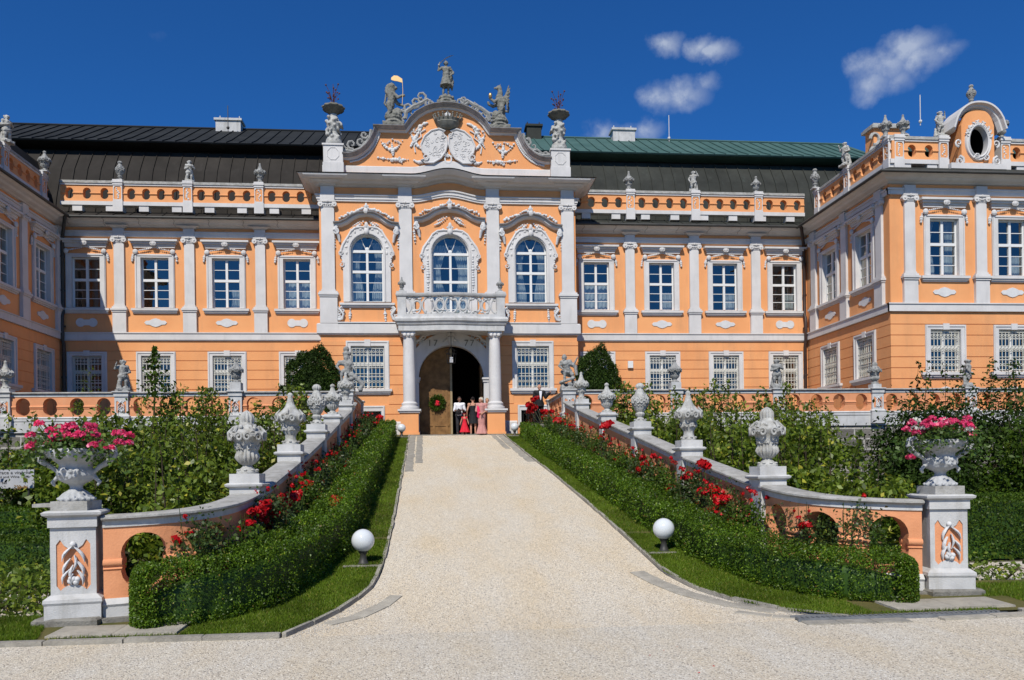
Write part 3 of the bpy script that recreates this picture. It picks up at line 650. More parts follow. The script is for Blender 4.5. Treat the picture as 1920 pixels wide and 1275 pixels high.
# ---- central block
def wavearch(c, hw, z0, zs, n=15): return archrect(c, hw, z0, zs, n)
hs = [archrect(s, .78, 9.84, 12.24) for s in (-3.87, 3.87)]+[archrect(.03, .9, 8.85, 12.15)]
hs += [rect(s-.80, s+.80, 5.76, 7.8) for s in (-3.9, 3.9)]+[rect(s-.62, s+.62, 3.98, 4.74) for s in (-3.9, 3.9)]
hs += [[(-1.55, 3.01), (1.55, 3.01)]+circ(0, 6.27, 1.55, 0, 180, 25)]
m = MB(FC); m.plate(rect(-6.05, 6.05, 3.0, 15.9), hs, -.45, 0); m.box(-6.05, -6.04, -2.2, -.45, 3, 15.9); m.box(6.04, 6.05, -2.2, -.45, 3, 15.9); m.build('wall', 'orange', pal)
ZC = [8.02]+HZ[1:]
g = [(-4.85, -2.95, 5.4, 8.03), (2.95, 4.85, 5.4, 8.03), (-4.66, -3.14, 3.0, 4.98), (3.14, 4.66, 3.0, 4.98), (-2.2, 2.2, 3, 8.4)]
courses(FC, -6.09, 6.09, g, ZC)
courses(lambda s, d, z: (A-6.05-d, YC+s, z), -.0, 1.6, [], ZC); courses(lambda s, d, z: (A+6.05+d, YC+s, z), -.0, 1.6, [], ZC)
m = MB(FP0)
pth = [(-6.05, YS, 0), (-6.05, YC, 0), (6.05, YC, 0), (6.05, YS, 0)]
def cs(prof, name, mt, p=pth, sm=None): return MB(FP0).sweep(p, [(-o, z) for o, z in prof]).build(name, mt, pal, sm)
cs([(0, 8.28), (.10, 8.30), (.12, 8.36), (.16, 8.36), (.16, 8.78), (.11, 8.83), (0, 8.83)], 'string_course', 'white')
cs([(0, 3.0), (.10, 3.0), (.10, 4.16), (.05, 4.22), (0, 4.22)], 'plinth', 'white', [(-6.05, YS, 0), (-6.05, YC, 0), (-4.68, YC, 0)]); cs([(0, 3.0), (.10, 3.0), (.10, 4.16), (.05, 4.22), (0, 4.22)], 'plinth', 'white', [(4.68, YC, 0), (6.05, YC, 0), (6.05, YS, 0)])
cs([(0, 3.0), (.10, 3.0), (.10, 4.16), (.05, 4.22), (0, 4.22)], 'plinth', 'white', [(-3.1, YC, 0), (-2.1, YC, 0)]); cs([(0, 3.0), (.10, 3.0), (.10, 4.16), (.05, 4.22), (0, 4.22)], 'plinth', 'white', [(2.1, YC, 0), (3.1, YC, 0)])
def lift(s, h): return h*math.cos(PI*s/3.5)**2 if abs(s) < 1.75 else 0
mid = [i/8*1.75 for i in range(-8, 9)]
def run(h, extra=()):
    return [(-6.05, YS, 0), (-6.05, YC, 0)]+[(s, YC, lift(s, h)) for s in mid]+[(6.05, YC, 0), (6.05, YS, 0)]
cs([(0, 14.54), (.07, 14.54), (.07, 14.62), (.11, 14.63), (.11, 14.74), (.17, 14.78), (.17, 14.84), (0, 14.84)], 'architrave', 'white', run(.27))
cs([(0, 15.20), (.10, 15.22), (.14, 15.26), (.32, 15.30), (.42, 15.37), (.60, 15.40), (.72, 15.48), (.82, 15.54), (.84, 15.565), (0, 15.565)], 'cornice', 'white', run(.30))
cs([(.86, 15.57), (.89, 15.60), (-.3, 15.80), (-.3, 15.60)], 'cornice_flashing', 'metal_dark', run(.30))
for c in (-5.65, -2.06, 2.06, 5.65):
    o = pilaster(FC, c, 8.83, 10.08, 14.54, .30, .40)
    m = MB(FC); m.box(c-.33, c+.33, 0, .19, 14.535, 14.86); m.box(c-.31, c+.31, 0, .14, 14.86, 15.26); m.sweep([(c+.31, .01, 15.24), (c+.31, .14, 15.24), (c-.31, .14, 15.24), (c-.31, .01, 15.24)], [(-o_, z) for o_, z in ((-.02, -.02), (.08, .0), (.12, .04), (.30, .08), (.40, .15), (.58, .18), (.68, .25), (.70, .3), (0, .3))]); m.build('entablature_block', 'white', pal)
def swell(c, hw, z0, z1, zs, rise):
    """rocaille surround outline: straight jambs, swelling shoulders, wavy arch"""
    pts = [(c-hw, z0), (c+hw, z0), (c+hw, zs-.7), (c+hw+.1, zs-.45), (c+hw+.16, zs-.2)]
    for i in range(13):
        a = 8+(164)*i/12; k = 1+.05*math.cos(6*R(a)); pts.append((c+(hw+.02)*k*math.cos(R(a)), zs+rise*k*math.sin(R(a))))
    return pts+[(c-hw-.16, zs-.2), (c-hw-.1, zs-.45), (c-hw, zs-.7)]
def big_window(c, hw, z0, zs, ow, hood_z, hoodw, style, seed, sill=True):
    f = FC; arch = hw; m = MB(f)
    m.plate(swell(c, ow, z0, 0, zs+.15, 1.02), [archrect(c, hw, z0+.002, zs)], -.34, .10)
    m.mold([(c-hw-.04, z0)]+circ(c, zs, hw+.04, 180, 0, 17)+[(c+hw+.04, z0)], [(0, .09), (.06, .09), (.06, .15), (0, .15)])
    rnd = random.Random(seed)
    ol = swell(c, ow, z0, 0, zs+.15, 1.02)[3:-2]; m.tube([(a-(a-c)*.05, .11, b-.05) for a, b in ol], .045, 6)
    for i in range(13):
        a = -12+204*i/12; rr = (hw+ow+.05)/2; m.ball((c+rr*math.cos(R(a)), .10, zs+.08+rr*math.sin(R(a))), (.085, .035, .06) if i % 2 else (.05, .045, .09), 7, 4)
    for sg in (-1, 1):
        for k, zz in enumerate((zs-.55, zs-.25)): m.curl(c+sg*(ow+.06), zz, .24, 90+180*k, 1.2, sg, .04, .12, 5, 9)
    for i in range(0):
        a = 180*i/14; m.ball((c+(hw+.16)*math.cos(R(a)), .12, zs+(hw+.16)*math.sin(R(a))), (.05, .03, .05), 6, 3)
    m.ball((c, .18, zs+hw+.12), (.13, .08, .16), 8, 5); m.curl(c+.14, zs+hw+.3, .26, 20, 1.2, 1, .045, .15); m.curl(c-.14, zs+hw+.3, .26, 160, 1.2, -1, .045, .15); m.ball((c, .16, zs+hw+.42), (.09, .05, .15), 7, 4)
    o = m.build('window', 'white', pal, 45)
    hp = [(c-hoodw, hood_z-.52), (c-hoodw*.78, hood_z-.50), (c-hoodw*.58, hood_z-.36), (c-hoodw*.4, hood_z-.16), (c-hoodw*.22, hood_z-.04), (c, hood_z), (c+hoodw*.22, hood_z-.04), (c+hoodw*.4, hood_z-.16), (c+hoodw*.58, hood_z-.36), (c+hoodw*.78, hood_z-.50), (c+hoodw, hood_z-.52)]
    m = MB(f); m.mold(hp, [(-.05, 0), (-.05, .06), (.01, .19), (.08, .21), (.08, 0)]); MB(f).mold(hp, [(.083, 0), (.083, .24), (.13, .33), (.165, .34), (.165, 0)]).build('hood_cover', 'cap_grey', o)
    m.ball((c, .34, hood_z+.14), (.12, .08, .14), 7, 5)
    m.build('hood', 'white', o)
    m = MB(f)
    for sg in (-1, 1):
        m.tube([(c+sg*(hoodw-.12), .12, hood_z-.55), (c+sg*(hoodw-.06), .18, hood_z-.72), (c+sg*(hoodw-.2), .12, hood_z-.95), (c+sg*(hoodw-.26), .06, hood_z-1.25)], [.10, .11, .08, .05], 7)
        m.curl(c+sg*(hoodw-.1), hood_z-.66, .26, 90, 1.3, sg, .05, .2); m.garland((c+sg*(hoodw+.02), hood_z-.8), (c+sg*(hoodw-.04), hood_z-1.5), -.05, 7, .045, .05)
        m.garland((c+sg*.15, hood_z-.28), (c+sg*.72, hood_z-.66), .06, 8, .045, .07); m.garland((c+sg*.3, hood_z-.30), (c+sg*.62, hood_z-.5), .0, 5, .035, .07)
    for i in range(27):                                   # foliage over the hood
        q = i/26*2-1; x = c+q*hoodw*.82; z = hood_z+.34-.45*abs(q)**1.4; m.ball((x, .06, z+rnd.uniform(-.05, .05)), (rnd.uniform(.05, .09), .05, rnd.uniform(.04, .08)), 6, 4)
    m.curl(c+.1, hood_z+.42, .22, 40, 1, 1, .04, .08); m.curl(c-.1, hood_z+.42, .22, 140, 1, -1, .04, .08); m.ball((c, .1, hood_z+.45), (.07, .05, .14), 7, 4)
    m.build('stucco_foliage', 'stucco', o, 50)
    casement(f, c, hw, z0, zs, z0+(zs-z0)*.60, (2, 3), arch).build('casement', 'frame', o)
    pane(f, c, hw, z0, zs, arch).build('pane', 'glass', o, fix=False)
    curtains(f, c, hw, z0, zs+.5, style, seed).build('curtain', 'curtain', o, fix=False)
    room(f, c, hw, z0, zs+hw).build('interior', 'dark', o)
    if sill:
        ledge(MB(f), c-1.27, c+1.27, z0-.06, .18, .22).build('sill', 'white', o)
        m = MB(f); m.box(c-1.38, c+1.38, 0, .2, 8.83, 8.88)
        for sg in (-1, 1):
            x = c+sg*1.13; m.tube([(x+sg*.0, .08, 9.66), (x+sg*.16, .12, 9.5), (x-sg*.02, .12, 9.25), (x+sg*.05, .1, 9.05), (x+sg*.22, .1, 8.98)], [.05, .07, .06, .07, .05], 6)
            m.curl(x+sg*.2, 9.02, .24, 270, 1.3, sg, .05, .1); m.curl(x+sg*.02, 9.55, .24, 90, 1.2, -sg, .045, .1); m.garland((x-sg*.33, 9.5), (x-sg*.30, 8.98), 0, 6, .045, .04)
            for k in range(4): m.curl(x+sg*.12, 9.2+k*.12, .14, 0, .9, sg, .03, .1)
        m.build('apron_scrolls', 'stucco', o, 50)
    return o
big_window(-3.87, .75, 9.84, 12.24, 1.10, 13.88, 1.50, 'both', 3); big_window(3.87, .75, 9.84, 12.24, 1.10, 13.88, 1.50, 'both', 5)
o = big_window(.03, .87, 8.85, 12.15, 1.25, 14.15, 1.68, 'swag', 8, False)
for sg in (-1, 1): m = MB(FC); m.garland((.03+sg*1.06, 11.9), (.03+sg*1.06, 10.3), 0, 14, .05, .11); m.build('jamb_garland', 'stucco', o, 50)
for c in (-3.9, 3.9):
    ground_window(FC, c, .78, 5.75, 7.78, 1.0, 8.02)
    o = surround(FC, c, .6, 3.98, 4.72, .76, 4.97, False).build('window', 'white', pal)
    pane(FC, c, .6, 3.98, 4.72).build('pane', 'glass', o, fix=False); room(FC, c, .6, 3.98, 4.72).build('interior', 'dark', o)
    m = MB(FC)
    for i in range(5): x = c-.5+i*.25; m.box(x-.012, x+.012, -.06, -.04, 3.98, 4.72)
    m.build('grille', 'iron', o)
# gable (attic) over the centre
YG = 38.25; FG = FR(YG)
half = [(-5.78, 16.0), (-5.78, 16.36), (-4.95, 16.36), (-4.9, 16.62), (-4.65, 16.60), (-4.3, 16.68), (-4.0, 16.84), (-3.72, 17.08), (-3.5, 17.38), (-3.34, 17.72), (-3.26, 17.95), (-1.98, 17.95), (-1.88, 18.06), (-1.66, 18.38), (-1.36, 18.68), (-1.0, 18.90), (-.6, 19.04), (-.2, 19.10)]
gout = half+[(-a, b) for a, b in half[::-1]]
m = MB(FG); m.plate(gout[::-1], (), -.55, 0, True); gb = m.build('gable', 'orange', pal)
band = [(-5.9, YG, 0)]+[(s, YG, lift(s, .32)) for s in mid]+[(5.9, YG, 0)]
MB(FP0).sweep(band, [(-o, z) for o, z in ((-.6, 15.6), (.06, 15.6), (.06, 16.28), (.02, 16.32), (-.6, 16.32))]).build('base_band', 'white', gb)
cap = [(-.05, .0), (-.05, .10), (.02, .14), (.035, .20), (.035, -.65), (-.05, -.65)]
lp = half[4:11]; ap = half[11:]+[(-a, b) for a, b in half[11:][::-1]]; ledgep = [(-3.42, 17.95), (-1.95, 17.95)]
MB(FG).mold([(-4.95, 16.62)]+lp, cap).build('cap_moulding', 'white', gb); MB(FG).mold([(-a, b) for a, b in lp[::-1]]+[(4.95, 16.62)], cap).build('cap_moulding', 'white', gb)
MB(FG).mold([(-3.45, 17.95), (-1.98, 17.95)]+half[12:]+[(-a, b) for a, b in half[12:][::-1]]+[(1.98, 17.95), (3.45, 17.95)], cap).build('cap_moulding', 'white', gb)
capd = [(.037, .0), (.04, .22), (.08, .26), (.11, .33), (.14, .36), (.16, .42), (.19, .43), (.20, -.62), (.037, -.6)]
MB(FG).mold([(-3.5, 17.95), (-1.98, 17.95)]+half[12:]+[(-a, b) for a, b in half[12:][::-1]]+[(1.98, 17.95), (3.5, 17.95)], capd).build('grey_cornice', 'cap_grey', gb)  # outer cap moulding, a darker streaked grey than the white one inside it
MB(FG).mold([(-4.95, 16.62)]+lp, capd).build('grey_cornice', 'cap_grey', gb); MB(FG).mold([(-a, b) for a, b in lp[::-1]]+[(4.95, 16.62)], capd).build('grey_cornice', 'cap_grey', gb)
for sg in (-1, 1):
    c = sg*5.36; m = MB(FG); m.box(c-.45, c+.45, -.5, .34, 16.32, 17.14); m.box(c-.5, c+.5, -.55, .39, 17.14, 17.22); m.box(c-.48, c+.48, -.53, .37, 15.7, 16.34)
    m.mold([(c+.27*math.cos(R(22.5+45*k)), 16.75+.29*math.sin(R(22.5+45*k))) for k in range(8)][::-1], [(0, .335), (.025, .335), (.025, .36), (0, .36)], True); m.build('gable_pier', 'white', gb)
# gable stucco
rnd = random.Random(4)
for sg in (-1, 1):
    m = MB(FG)
    for (x0, z0, x1, z1, sag) in ((3.15, 17.5, 2.15, 17.55, .42), (1.75, 17.9, 1.3, 17.2, .1), (3.3, 16.72, 1.9, 16.66, .05), (1.6, 16.62, .9, 16.85, .18), (.95, 18.42, 1.55, 17.95, -.1), (1.25, 18.2, 1.75, 17.3, .0)):
        m.garland((sg*x0, z0), (sg*x1, z1), sag, 13, .055, .04, .45)
    m.spray(sg*2.65, 17.55, .8, .3, 7, .035, .05, 5+sg); m.garland((sg*2.65, 17.4), (sg*2.6, 16.85), 0, 7, .06, .05)
    m.spray(sg*1.55, 18.15, .5, .35, 5, .03, .05, 9+sg); m.spray(sg*2.4, 16.68, .55, .3, 6, .045, .05, 12+sg)
    pts = [(sg*1.05, .04, 18.1), (sg*1.3, .04, 17.95), (sg*1.25, .04, 17.75), (sg*1.45, .04, 17.6), (sg*1.6, .04, 17.3), (sg*1.55, .04, 17.0)]; m.tube(pts, .035, 5)
    for i in range(26):                                   # scalloped fringe below the cap
        k = i/25; j = min(int(k*(len(lp)-1)), len(lp)-2); q = k*(len(lp)-1)-j; x = lp[j][0]*(1-q)+lp[j+1][0]*q; z = lp[j][1]*(1-q)+lp[j+1][1]*q; m.ball((-sg*x*.985, .04, z-.10), (.055, .04, .06), 6, 4)
    m.build('stucco_relief', 'stucco', gb, 50)
m = MB(FG)
m.curl(.12, 18.82, .26, 20, 1.2, 1, .045, .06); m.curl(-.12, 18.82, .26, 160, 1.2, -1, .045, .06); m.ball((0, .08, 18.85), (.09, .06, .16), 7, 5)
m.mold(circ(0, 16.72, .16, 0, 360, 14, .2), [(-.03, 0), (.03, 0), (.04, .07), (-.03, .07)], True); m.curl(0, 16.98, .2, 90, 1, 1, .035, .06)
m.build('stucco_relief', 'stucco', gb, 50)
sh = [(-.12, 18.02), (-.42, 18.12), (-.78, 18.02), (-1.1, 17.75), (-1.28, 17.35), (-1.2, 17.0), (-.95, 16.82), (-1.02, 16.68), (-1.28, 16.62), (-1.1, 16.5), (-.7, 16.5), (-.35, 16.72), (-.12, 17.05), (-.04, 17.4), (-.05, 17.72), (-.2, 17.84), (-.26, 17.94)]
m = MB(FG); m.plate(sh, (), 0, .12); m.plate([(-a, b) for a, b in sh[::-1]], (), 0, .12); m.build('cartouche', 'white', gb)
m = MB(FG)
for sg in (-1, 1):
    m.tube([(sg*a, .13, b) for a, b in sh], .045, 6, closed=True)
    for k in range(40):
        a = rnd.uniform(.2, 1.1); b = rnd.uniform(16.75, 17.95)
        if (a-.6)**2/.25+(b-17.35)**2/.36 < 1: m.curl(sg*a, b, rnd.uniform(.12, .2), rnd.uniform(0, 360), .8, sg, .022, .125, 5, 7)
    m.curl(sg*1.12, 16.62, .3, 250, 1.3, -sg, .05, .14); m.curl(sg*.2, 17.86, .22, 60, 1.2, sg, .04, .14)
m.build('cartouche_relief', 'white', gb, 50)
m = MB(FG); m.rings([[(r*math.cos(R(a)), max(0, r*.75*math.sin(R(a)))+.0, z) for a in range(0, 181, 15)] for r, z in ((.26, 18.10), (.50, 18.25), (.56, 18.38), (.60, 18.42), (.56, 18.46), (.64, 18.60))]);
for k in range(9): a = R(10+20*k); m.cap((.62*math.cos(a), .46*math.sin(a), 18.58), (.68*math.cos(a), .51*math.sin(a), 18.72), .05, .03, 6); m.ball((.69*math.cos(a), .52*math.sin(a), 18.76), .045, 6, 4)
m.build('crown', 'statue_dark', gb, 50)
# open rocaille crest pieces along the gable top
for sg in (-1, 1):
    m = MB(FG)
    for (x, z, sz) in ((4.7, 17.05, .40), (4.45, 17.12, .44), (4.1, 17.2, .44), (3.88, 17.45, .44), (3.75, 17.75, .36), (2.4, 18.45, .36), (2.1, 18.62, .44), (1.92, 18.95, .40), (1.6, 19.15, .5), (1.25, 19.42, .5), (1.0, 19.5, .42), (.78, 19.5, .36)):
        m.curl(sg*x, z, sz, rnd.uniform(0, 360), 1.15, rnd.choice((-1, 1)), .07, .0, 6, 9); m.curl(sg*(x+.1), z-.08, sz*.7, rnd.uniform(0, 360), .9, 1, .055, -.05, 5, 7)
    m.tube([(sg*4.9, .1, 17.0), (sg*4.5, .1, 16.95), (sg*4.1, .1, 17.1), (sg*3.85, .1, 17.35), (sg*3.66, .1, 17.65), (sg*3.6, .1, 18.0)], .08, 6)
    m.tube([(sg*2.0, .0, 18.6), (sg*1.95, .0, 18.95), (sg*1.6, .0, 19.2), (sg*1.25, .0, 19.35), (sg*.95, .0, 19.55), (sg*.7, .0, 19.4)], [.09, .11, .10, .10, .08, .05], 6)
    m.build('rocaille_crest', 'statue', gb, 50)
# ---- entrance: arch, jambs, doors, passage
m = MB(FC); Ro = 2.14
m.plate([(-1.55, 6.27), (-2.1, 6.27)]+circ(0, 6.27, Ro, 180, 0, 33)+[(2.1, 6.27), (1.55, 6.27)]+circ(0, 6.27, 1.53, 0, 180, 33), (), -.30, .14)
for sg in (-1, 1):
    m.box(sg*1.53, sg*2.1, -.3, .14, 3.4, 6.06); m.box(sg*1.45, sg*2.18, -.3, .24, 6.18, 6.27); m.box(sg*1.49, sg*2.14, -.3, .19, 6.06, 6.18)
    m.box(sg*1.5, sg*2.15, -.3, .2, 3.4, 3.75)
m.curl(.15, 8.2, .34, 0, 1.2, 1, .06, .2); m.curl(-.15, 8.2, .34, 180, 1.2, -1, .06, .2); m.ball((0, .2, 8.02), (.14, .09, .22), 8, 5); m.ball((0, .22, 8.3), (.1, .07, .1), 8, 5)
m.garland((-.35, 7.95), (-.1, 8.1), 0, 4, .05, .18); m.garland((.35, 7.95), (.1, 8.1), 0, 4, .05, .18)
ea = m.build('entrance_arch', 'white', pal)
for txt, sc_, ang in (('17', -.86, 22), ('77', .86, -22)):
    cu = bpy.data.curves.new('year', 'FONT'); cu.body = txt; cu.size = .42; cu.align_x = 'CENTER'; cu.align_y = 'CENTER'; cu.extrude = .012; cu.space_character = 1.3
    to = bpy.data.objects.new('t', cu); C.objects.link(to); bpy.context.view_layer.update(); me = bpy.data.meshes.new_from_object(to); bpy.data.objects.remove(to)
    me.transform(Matrix.Translation(Vector((A+sc_, YC-.155, 7.89))-ORG[pal.name]) @ Matrix.Rotation(PI/2, 4, 'X') @ Matrix.Rotation(R(ang*.0), 4, 'Z')); link('year_numerals', me, 'statue_dark', ea)
m = MB(FC)
for sg in (-1, 1):
    m.tube([(sg*1.0, .05, 8.3), (sg*1.35, .05, 8.25), (sg*1.5, .05, 8.05), (sg*1.8, .05, 7.95), (sg*1.95, .05, 7.7), (sg*1.9, .05, 7.4)], [.05, .08, .07, .09, .07, .04], 6)
    for k in range(6): m.curl(sg*(1.2+.13*k), 8.22-.1*k, .25, 60*k, 1.1, sg, .05, .05)
m.build('spandrel_scrolls', 'white', ea, 50)
m = MB(FC); m.plate([(-1.51, 3.4), (-.06, 3.4), (-.06, 7.76)]+circ(0, 6.27, 1.51, 94, 180, 14), (), -.42, -.30); dl = m.build('door_leaf', 'wood', pal)
m = MB(FC)
for zz in (4.0, 5.0, 6.1, 7.0): m.box(-1.45 if zz < 6.4 else -1.2, -.12, -.30, -.275, zz, zz+.12)
for xx in (-1.42, -.9, -.28): m.box(xx, xx+.10, -.302, -.272, 3.45, 6.9 if xx > -1.4 else 6.2)
for i in range(8):
    for k in range(18): m.ball((-1.4+.18*i, -.29, 3.6+.21*k), .018, 5, 3)
m.build('battens', 'wood', dl)
MB(FC).box(-.055, .04, -.60, -.27, 3.4, 7.74).build('leaf_edge', 'wood_edge', dl)
m = MB(FC); m.box(1.40, 1.50, -1.9, -.46, 3.4, 7.0); m.build('door_leaf', 'wood', pal)
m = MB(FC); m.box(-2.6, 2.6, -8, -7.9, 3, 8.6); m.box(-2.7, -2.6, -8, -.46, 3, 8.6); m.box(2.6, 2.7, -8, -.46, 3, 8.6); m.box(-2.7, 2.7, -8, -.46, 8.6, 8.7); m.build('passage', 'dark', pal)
MB(FC).box(-2.6, 2.6, -7.9, 1.95, 3.3, 3.512).build('threshold', 'stone', pal)
# ---- portico with balcony
YP = 36.55
for i, c in enumerate((-1.93, 1.97)):
    m = MB(FP0); m.box(c-.40, c+.40, YP-.40, YP+.40, 3.4, 4.50); m.box(c-.44, c+.44, YP-.44, YP+.44, 3.4, 3.62); pr = m.build('portico_pier', 'orange', pal)
    m = MB(FP0); m.box(c-.46, c+.46, YP-.46, YP+.46, 4.50, 4.58); m.box(c-.52, c+.52, YP-.52, YP+.52, 4.58, 4.66); m.lathe([(.42, 4.66), (.44, 4.72), (.42, 4.79), (.36, 4.81), (.35, 4.86), (.37, 4.90), (.37, 4.94), (.31, 4.99), (.29, 5.02)], (c, YP, 0), 28); 
    m.lathe([(.28, 5.0), (.285, 5.8), (.28, 6.4), (.26, 7.3), (.24, 7.95)], (c, YP, 0), 28)
    m.lathe([(.24, 7.9), (.28, 7.95), (.28, 8.0), (.25, 8.02)], (c, YP, 0), 28); m.box(c-.31, c+.31, YP-.30, YP+.32, 8.06, 8.19)
    for q in range(3): m.ball((c-.17+.17*q, YP-.28, 8.03), (.09, .06, .09), 7, 4)
    m.build('column', 'white', pal, 40)
    for s2 in (-1,): MB(FC).box(c-.30, c+.30, 0, .16, 4.6, 8.18).build('wall_pilaster', 'white', pal)
bow = [(-2.42, YC, 0), (-2.42, YP-.45, 0), (-1.75, YP-.45, 0), (-1.2, YP-.50, 0), (-.6, YP-.62, 0), (0, YP-.66, 0), (.6, YP-.62, 0), (1.2, YP-.50, 0), (1.78, YP-.45, 0), (2.45, YP-.45, 0), (2.45, YC, 0)]
m = MB(FP0); m.sweep(bow, [(-o, z) for o, z in ((-.55, 8.19), (-.05, 8.19), (-.05, 8.42), (.0, 8.46), (.04, 8.55), (.10, 8.60), (.12, 8.70), (.06, 8.80), (-.55, 8.80))]); sb = m.build('balcony_slab', 'white_low', pal)
m = MB(FP0); m.box(-2.0, 2.05, YP-.1, YC, 8.40, 8.5); m.box(-2.3, 2.3, YP-.4, YC, 8.7, 8.79); m.build('ceiling', 'white', sb)
m = MB(FP0); m.sweep(bow, [(-o, z) for o, z in ((-.26, 9.72), (.0, 9.72), (.05, 9.78), (.05, 9.86), (-.28, 9.86))]); m.sweep(bow, [(-o, z) for o, z in ((-.24, 8.80), (-.01, 8.80), (-.01, 8.93), (-.24, 8.93))])
P = [Vector((p[0], p[1])) for p in bow[1:-1]]
def bowpt(q):
    L = [(P[i+1]-P[i]).length for i in range(len(P)-1)]; t = q*sum(L)
    for i, l in enumerate(L):
        if t <= l or i == len(L)-1: v = P[i].lerp(P[i+1], min(1, t/l)); return v.x, v.y+.12
        t -= l
for i in range(9):
    q = .075+.85*i/8; hw = .05 if i % 2 else .036
    for kk, (w_, h_) in enumerate(((.30 if i % 2 == 0 else .20, .36), (.18, .22))):
        pts = []
        for k in range(14):
            a = 2*PI*k/14; x, y = bowpt(q+w_*math.cos(a)/5.2); pts.append((x, y, 9.32+h_*math.sin(a)))
        if kk == 0 or i % 2: m.tube(pts, .045, 6, closed=True)
rr_ = random.Random(3)
for i in range(60):
    x, y = bowpt(rr_.uniform(.04, .96)); z = 9.32+rr_.choice((-1, 1))*rr_.uniform(.22, .38); m.ball((x, y-.02, z), (rr_.uniform(.05, .1), .06, rr_.uniform(.04, .08)), 6, 4)
for x0, x1 in ((-2.40, -2.02), (2.05, 2.43)): m.box(x0, x1, YP-.42, YP-.06, 8.80, 9.9); m.box(x0-.04, x1+.04, YP-.46, YP-.02, 9.86, 9.95)
m.build('balcony_railing', 'white_low', pal, 45)
# ---- roofs
for sg, a0, a1, low, up in ((-1, -27, 0, 'roof_dark', 'roof_black'), (1, 0, 24.2, 'roof_olive', 'roof_green')):
    f = FP0; m = MB(f)
    lp_ = [(40.95, 14.6), (41.2, 15.6), (41.75, 17.2), (42.55, 18.42)]
    for s in (a0, a1): pass
    m.rings([[(s, y, z) for y, z in lp_+[(44, 18.42), (44, 14.6)]] for s in (a0, a1)]); n = int((a1-a0)/.62)
    for i in range(n): s = a0+(i+.5)*(a1-a0)/n; m.rings([[(s+dx, y-.0, z) for y, z in lp_]+[(s+dx, y-.05, z+.02) for y, z in lp_[::-1]] for dx in (-.014, .014)])
    m.build('lower_roof', low, pal)
    m = MB(f); up_ = [(41.85, 18.72), (42.9, 19.25), (46.5, 21.33)]
    m.rings([[(s, y, z) for y, z in up_+[(50, 19.3), (50, 18.6), (41.9, 18.66)]] for s in (a0, a1)]); n = int((a1-a0)/.62)
    for i in range(n): s = a0+(i+.2)*(a1-a0)/n; m.rings([[(s+dx, y, z) for y, z in up_]+[(s+dx, y-.02, z+.05) for y, z in up_[::-1]] for dx in (-.014, .014)])
    m.tube([(a0, 46.5, 21.36), (a1, 46.5, 21.36)], .07, 6)
    m.build('upper_roof', up, pal)
    MB(f).box(a0, a1, 43.0, 43.4, 18.3, 19.0).build('eave_gap_shade', 'dark', pal)  # near-black box: shade of the open gap below the eave, put into its colour
# right wing roof (small green hip) and left wing roof slope
m = MB(FP0); m.rings([[(19.6, 34.0, 15.9), (31, 34.0, 15.9), (31, 41, 15.9), (19.6, 41, 15.9)], [(19.6, 34.0, 16.05), (31, 34.0, 16.05), (31, 41, 16.05), (19.6, 41, 16.05)], [(22.6, 37.2, 17.9), (28, 37.2, 17.9), (28, 37.9, 17.9), (22.6, 37.9, 17.9)]])
for i in range(12): s = 20.4+i*.6; t = min(1, (s-19.6)/3); m.tube([(s, 34.0, 16.07), (s if s > 22.6 else s, 34+3.2*t, 16.07+1.86*t)], .025, 4)
m.build('wing_roof', 'roof_green', pal); MB(FP0).box(20.0, 31, 34.4, 41, 14.4, 15.9).build('roof_wall', 'dark', pal)
m = MB(FP0); m.rings([[(-19.1, y, 14.5), (-19.4, y, 15.7), (-20.4, y, 17.6), (-24, y, 18.2), (-24, y, 14.5)] for y in (27, 42)]); m.build('wing_roof', 'roof_dark', pal)
# chimneys and rods
for px0, px1, py0, py1, Yd, mt in ((405, 457, 225, 242, 46.3, 'white_low'), (984, 1016, 236, 252, 46.3, 'roof_olive'), (1144, 1190, 243, 256, 46.3, 'white_low')):
    X0, Z1 = at(px0, py0, Yd); X1, Z0 = at(px1, py1, Yd); m = MB(); m.box(X0+.08, X1-.08, Yd-.4, Yd+.4, Z0-.9, Z1-.18); m.box(X0, X1, Yd-.48, Yd+.48, Z1-.18, Z1-.06)
    for k in (.15, .85): m.cap((X0+(X1-X0)*k, Yd, Z1), (X0+(X1-X0)*k, Yd, Z1+.22), .05, .03, 6)
    m.box(X0+.15, X1-.15, Yd-.3, Yd+.3, Z1-.06, Z1+.02)
    m.build('chimney', mt, pal)
for px, py0, py1, Yd in ((427, 198, 236, 45), (1254, 216, 256, 46), (1725, 178, 224, 37.5), (940, 210, 232, 39.5)):
    X, Z1 = at(px, py0, Yd); _, Z0 = at(px, py1, Yd); m = MB(); m.tube([(X, Yd, Z0-.3), (X, Yd, Z1)], .022, 5); m.ball((X, Yd, Z0-.1), .09, 6, 4); m.build('lightning_rod', 'metal_dark' if px < 1000 else 'white', pal)
MB(FW).box(20, 31, -7, -.5, 13.8, 14.4).build('wing_slab', 'dark', pal)
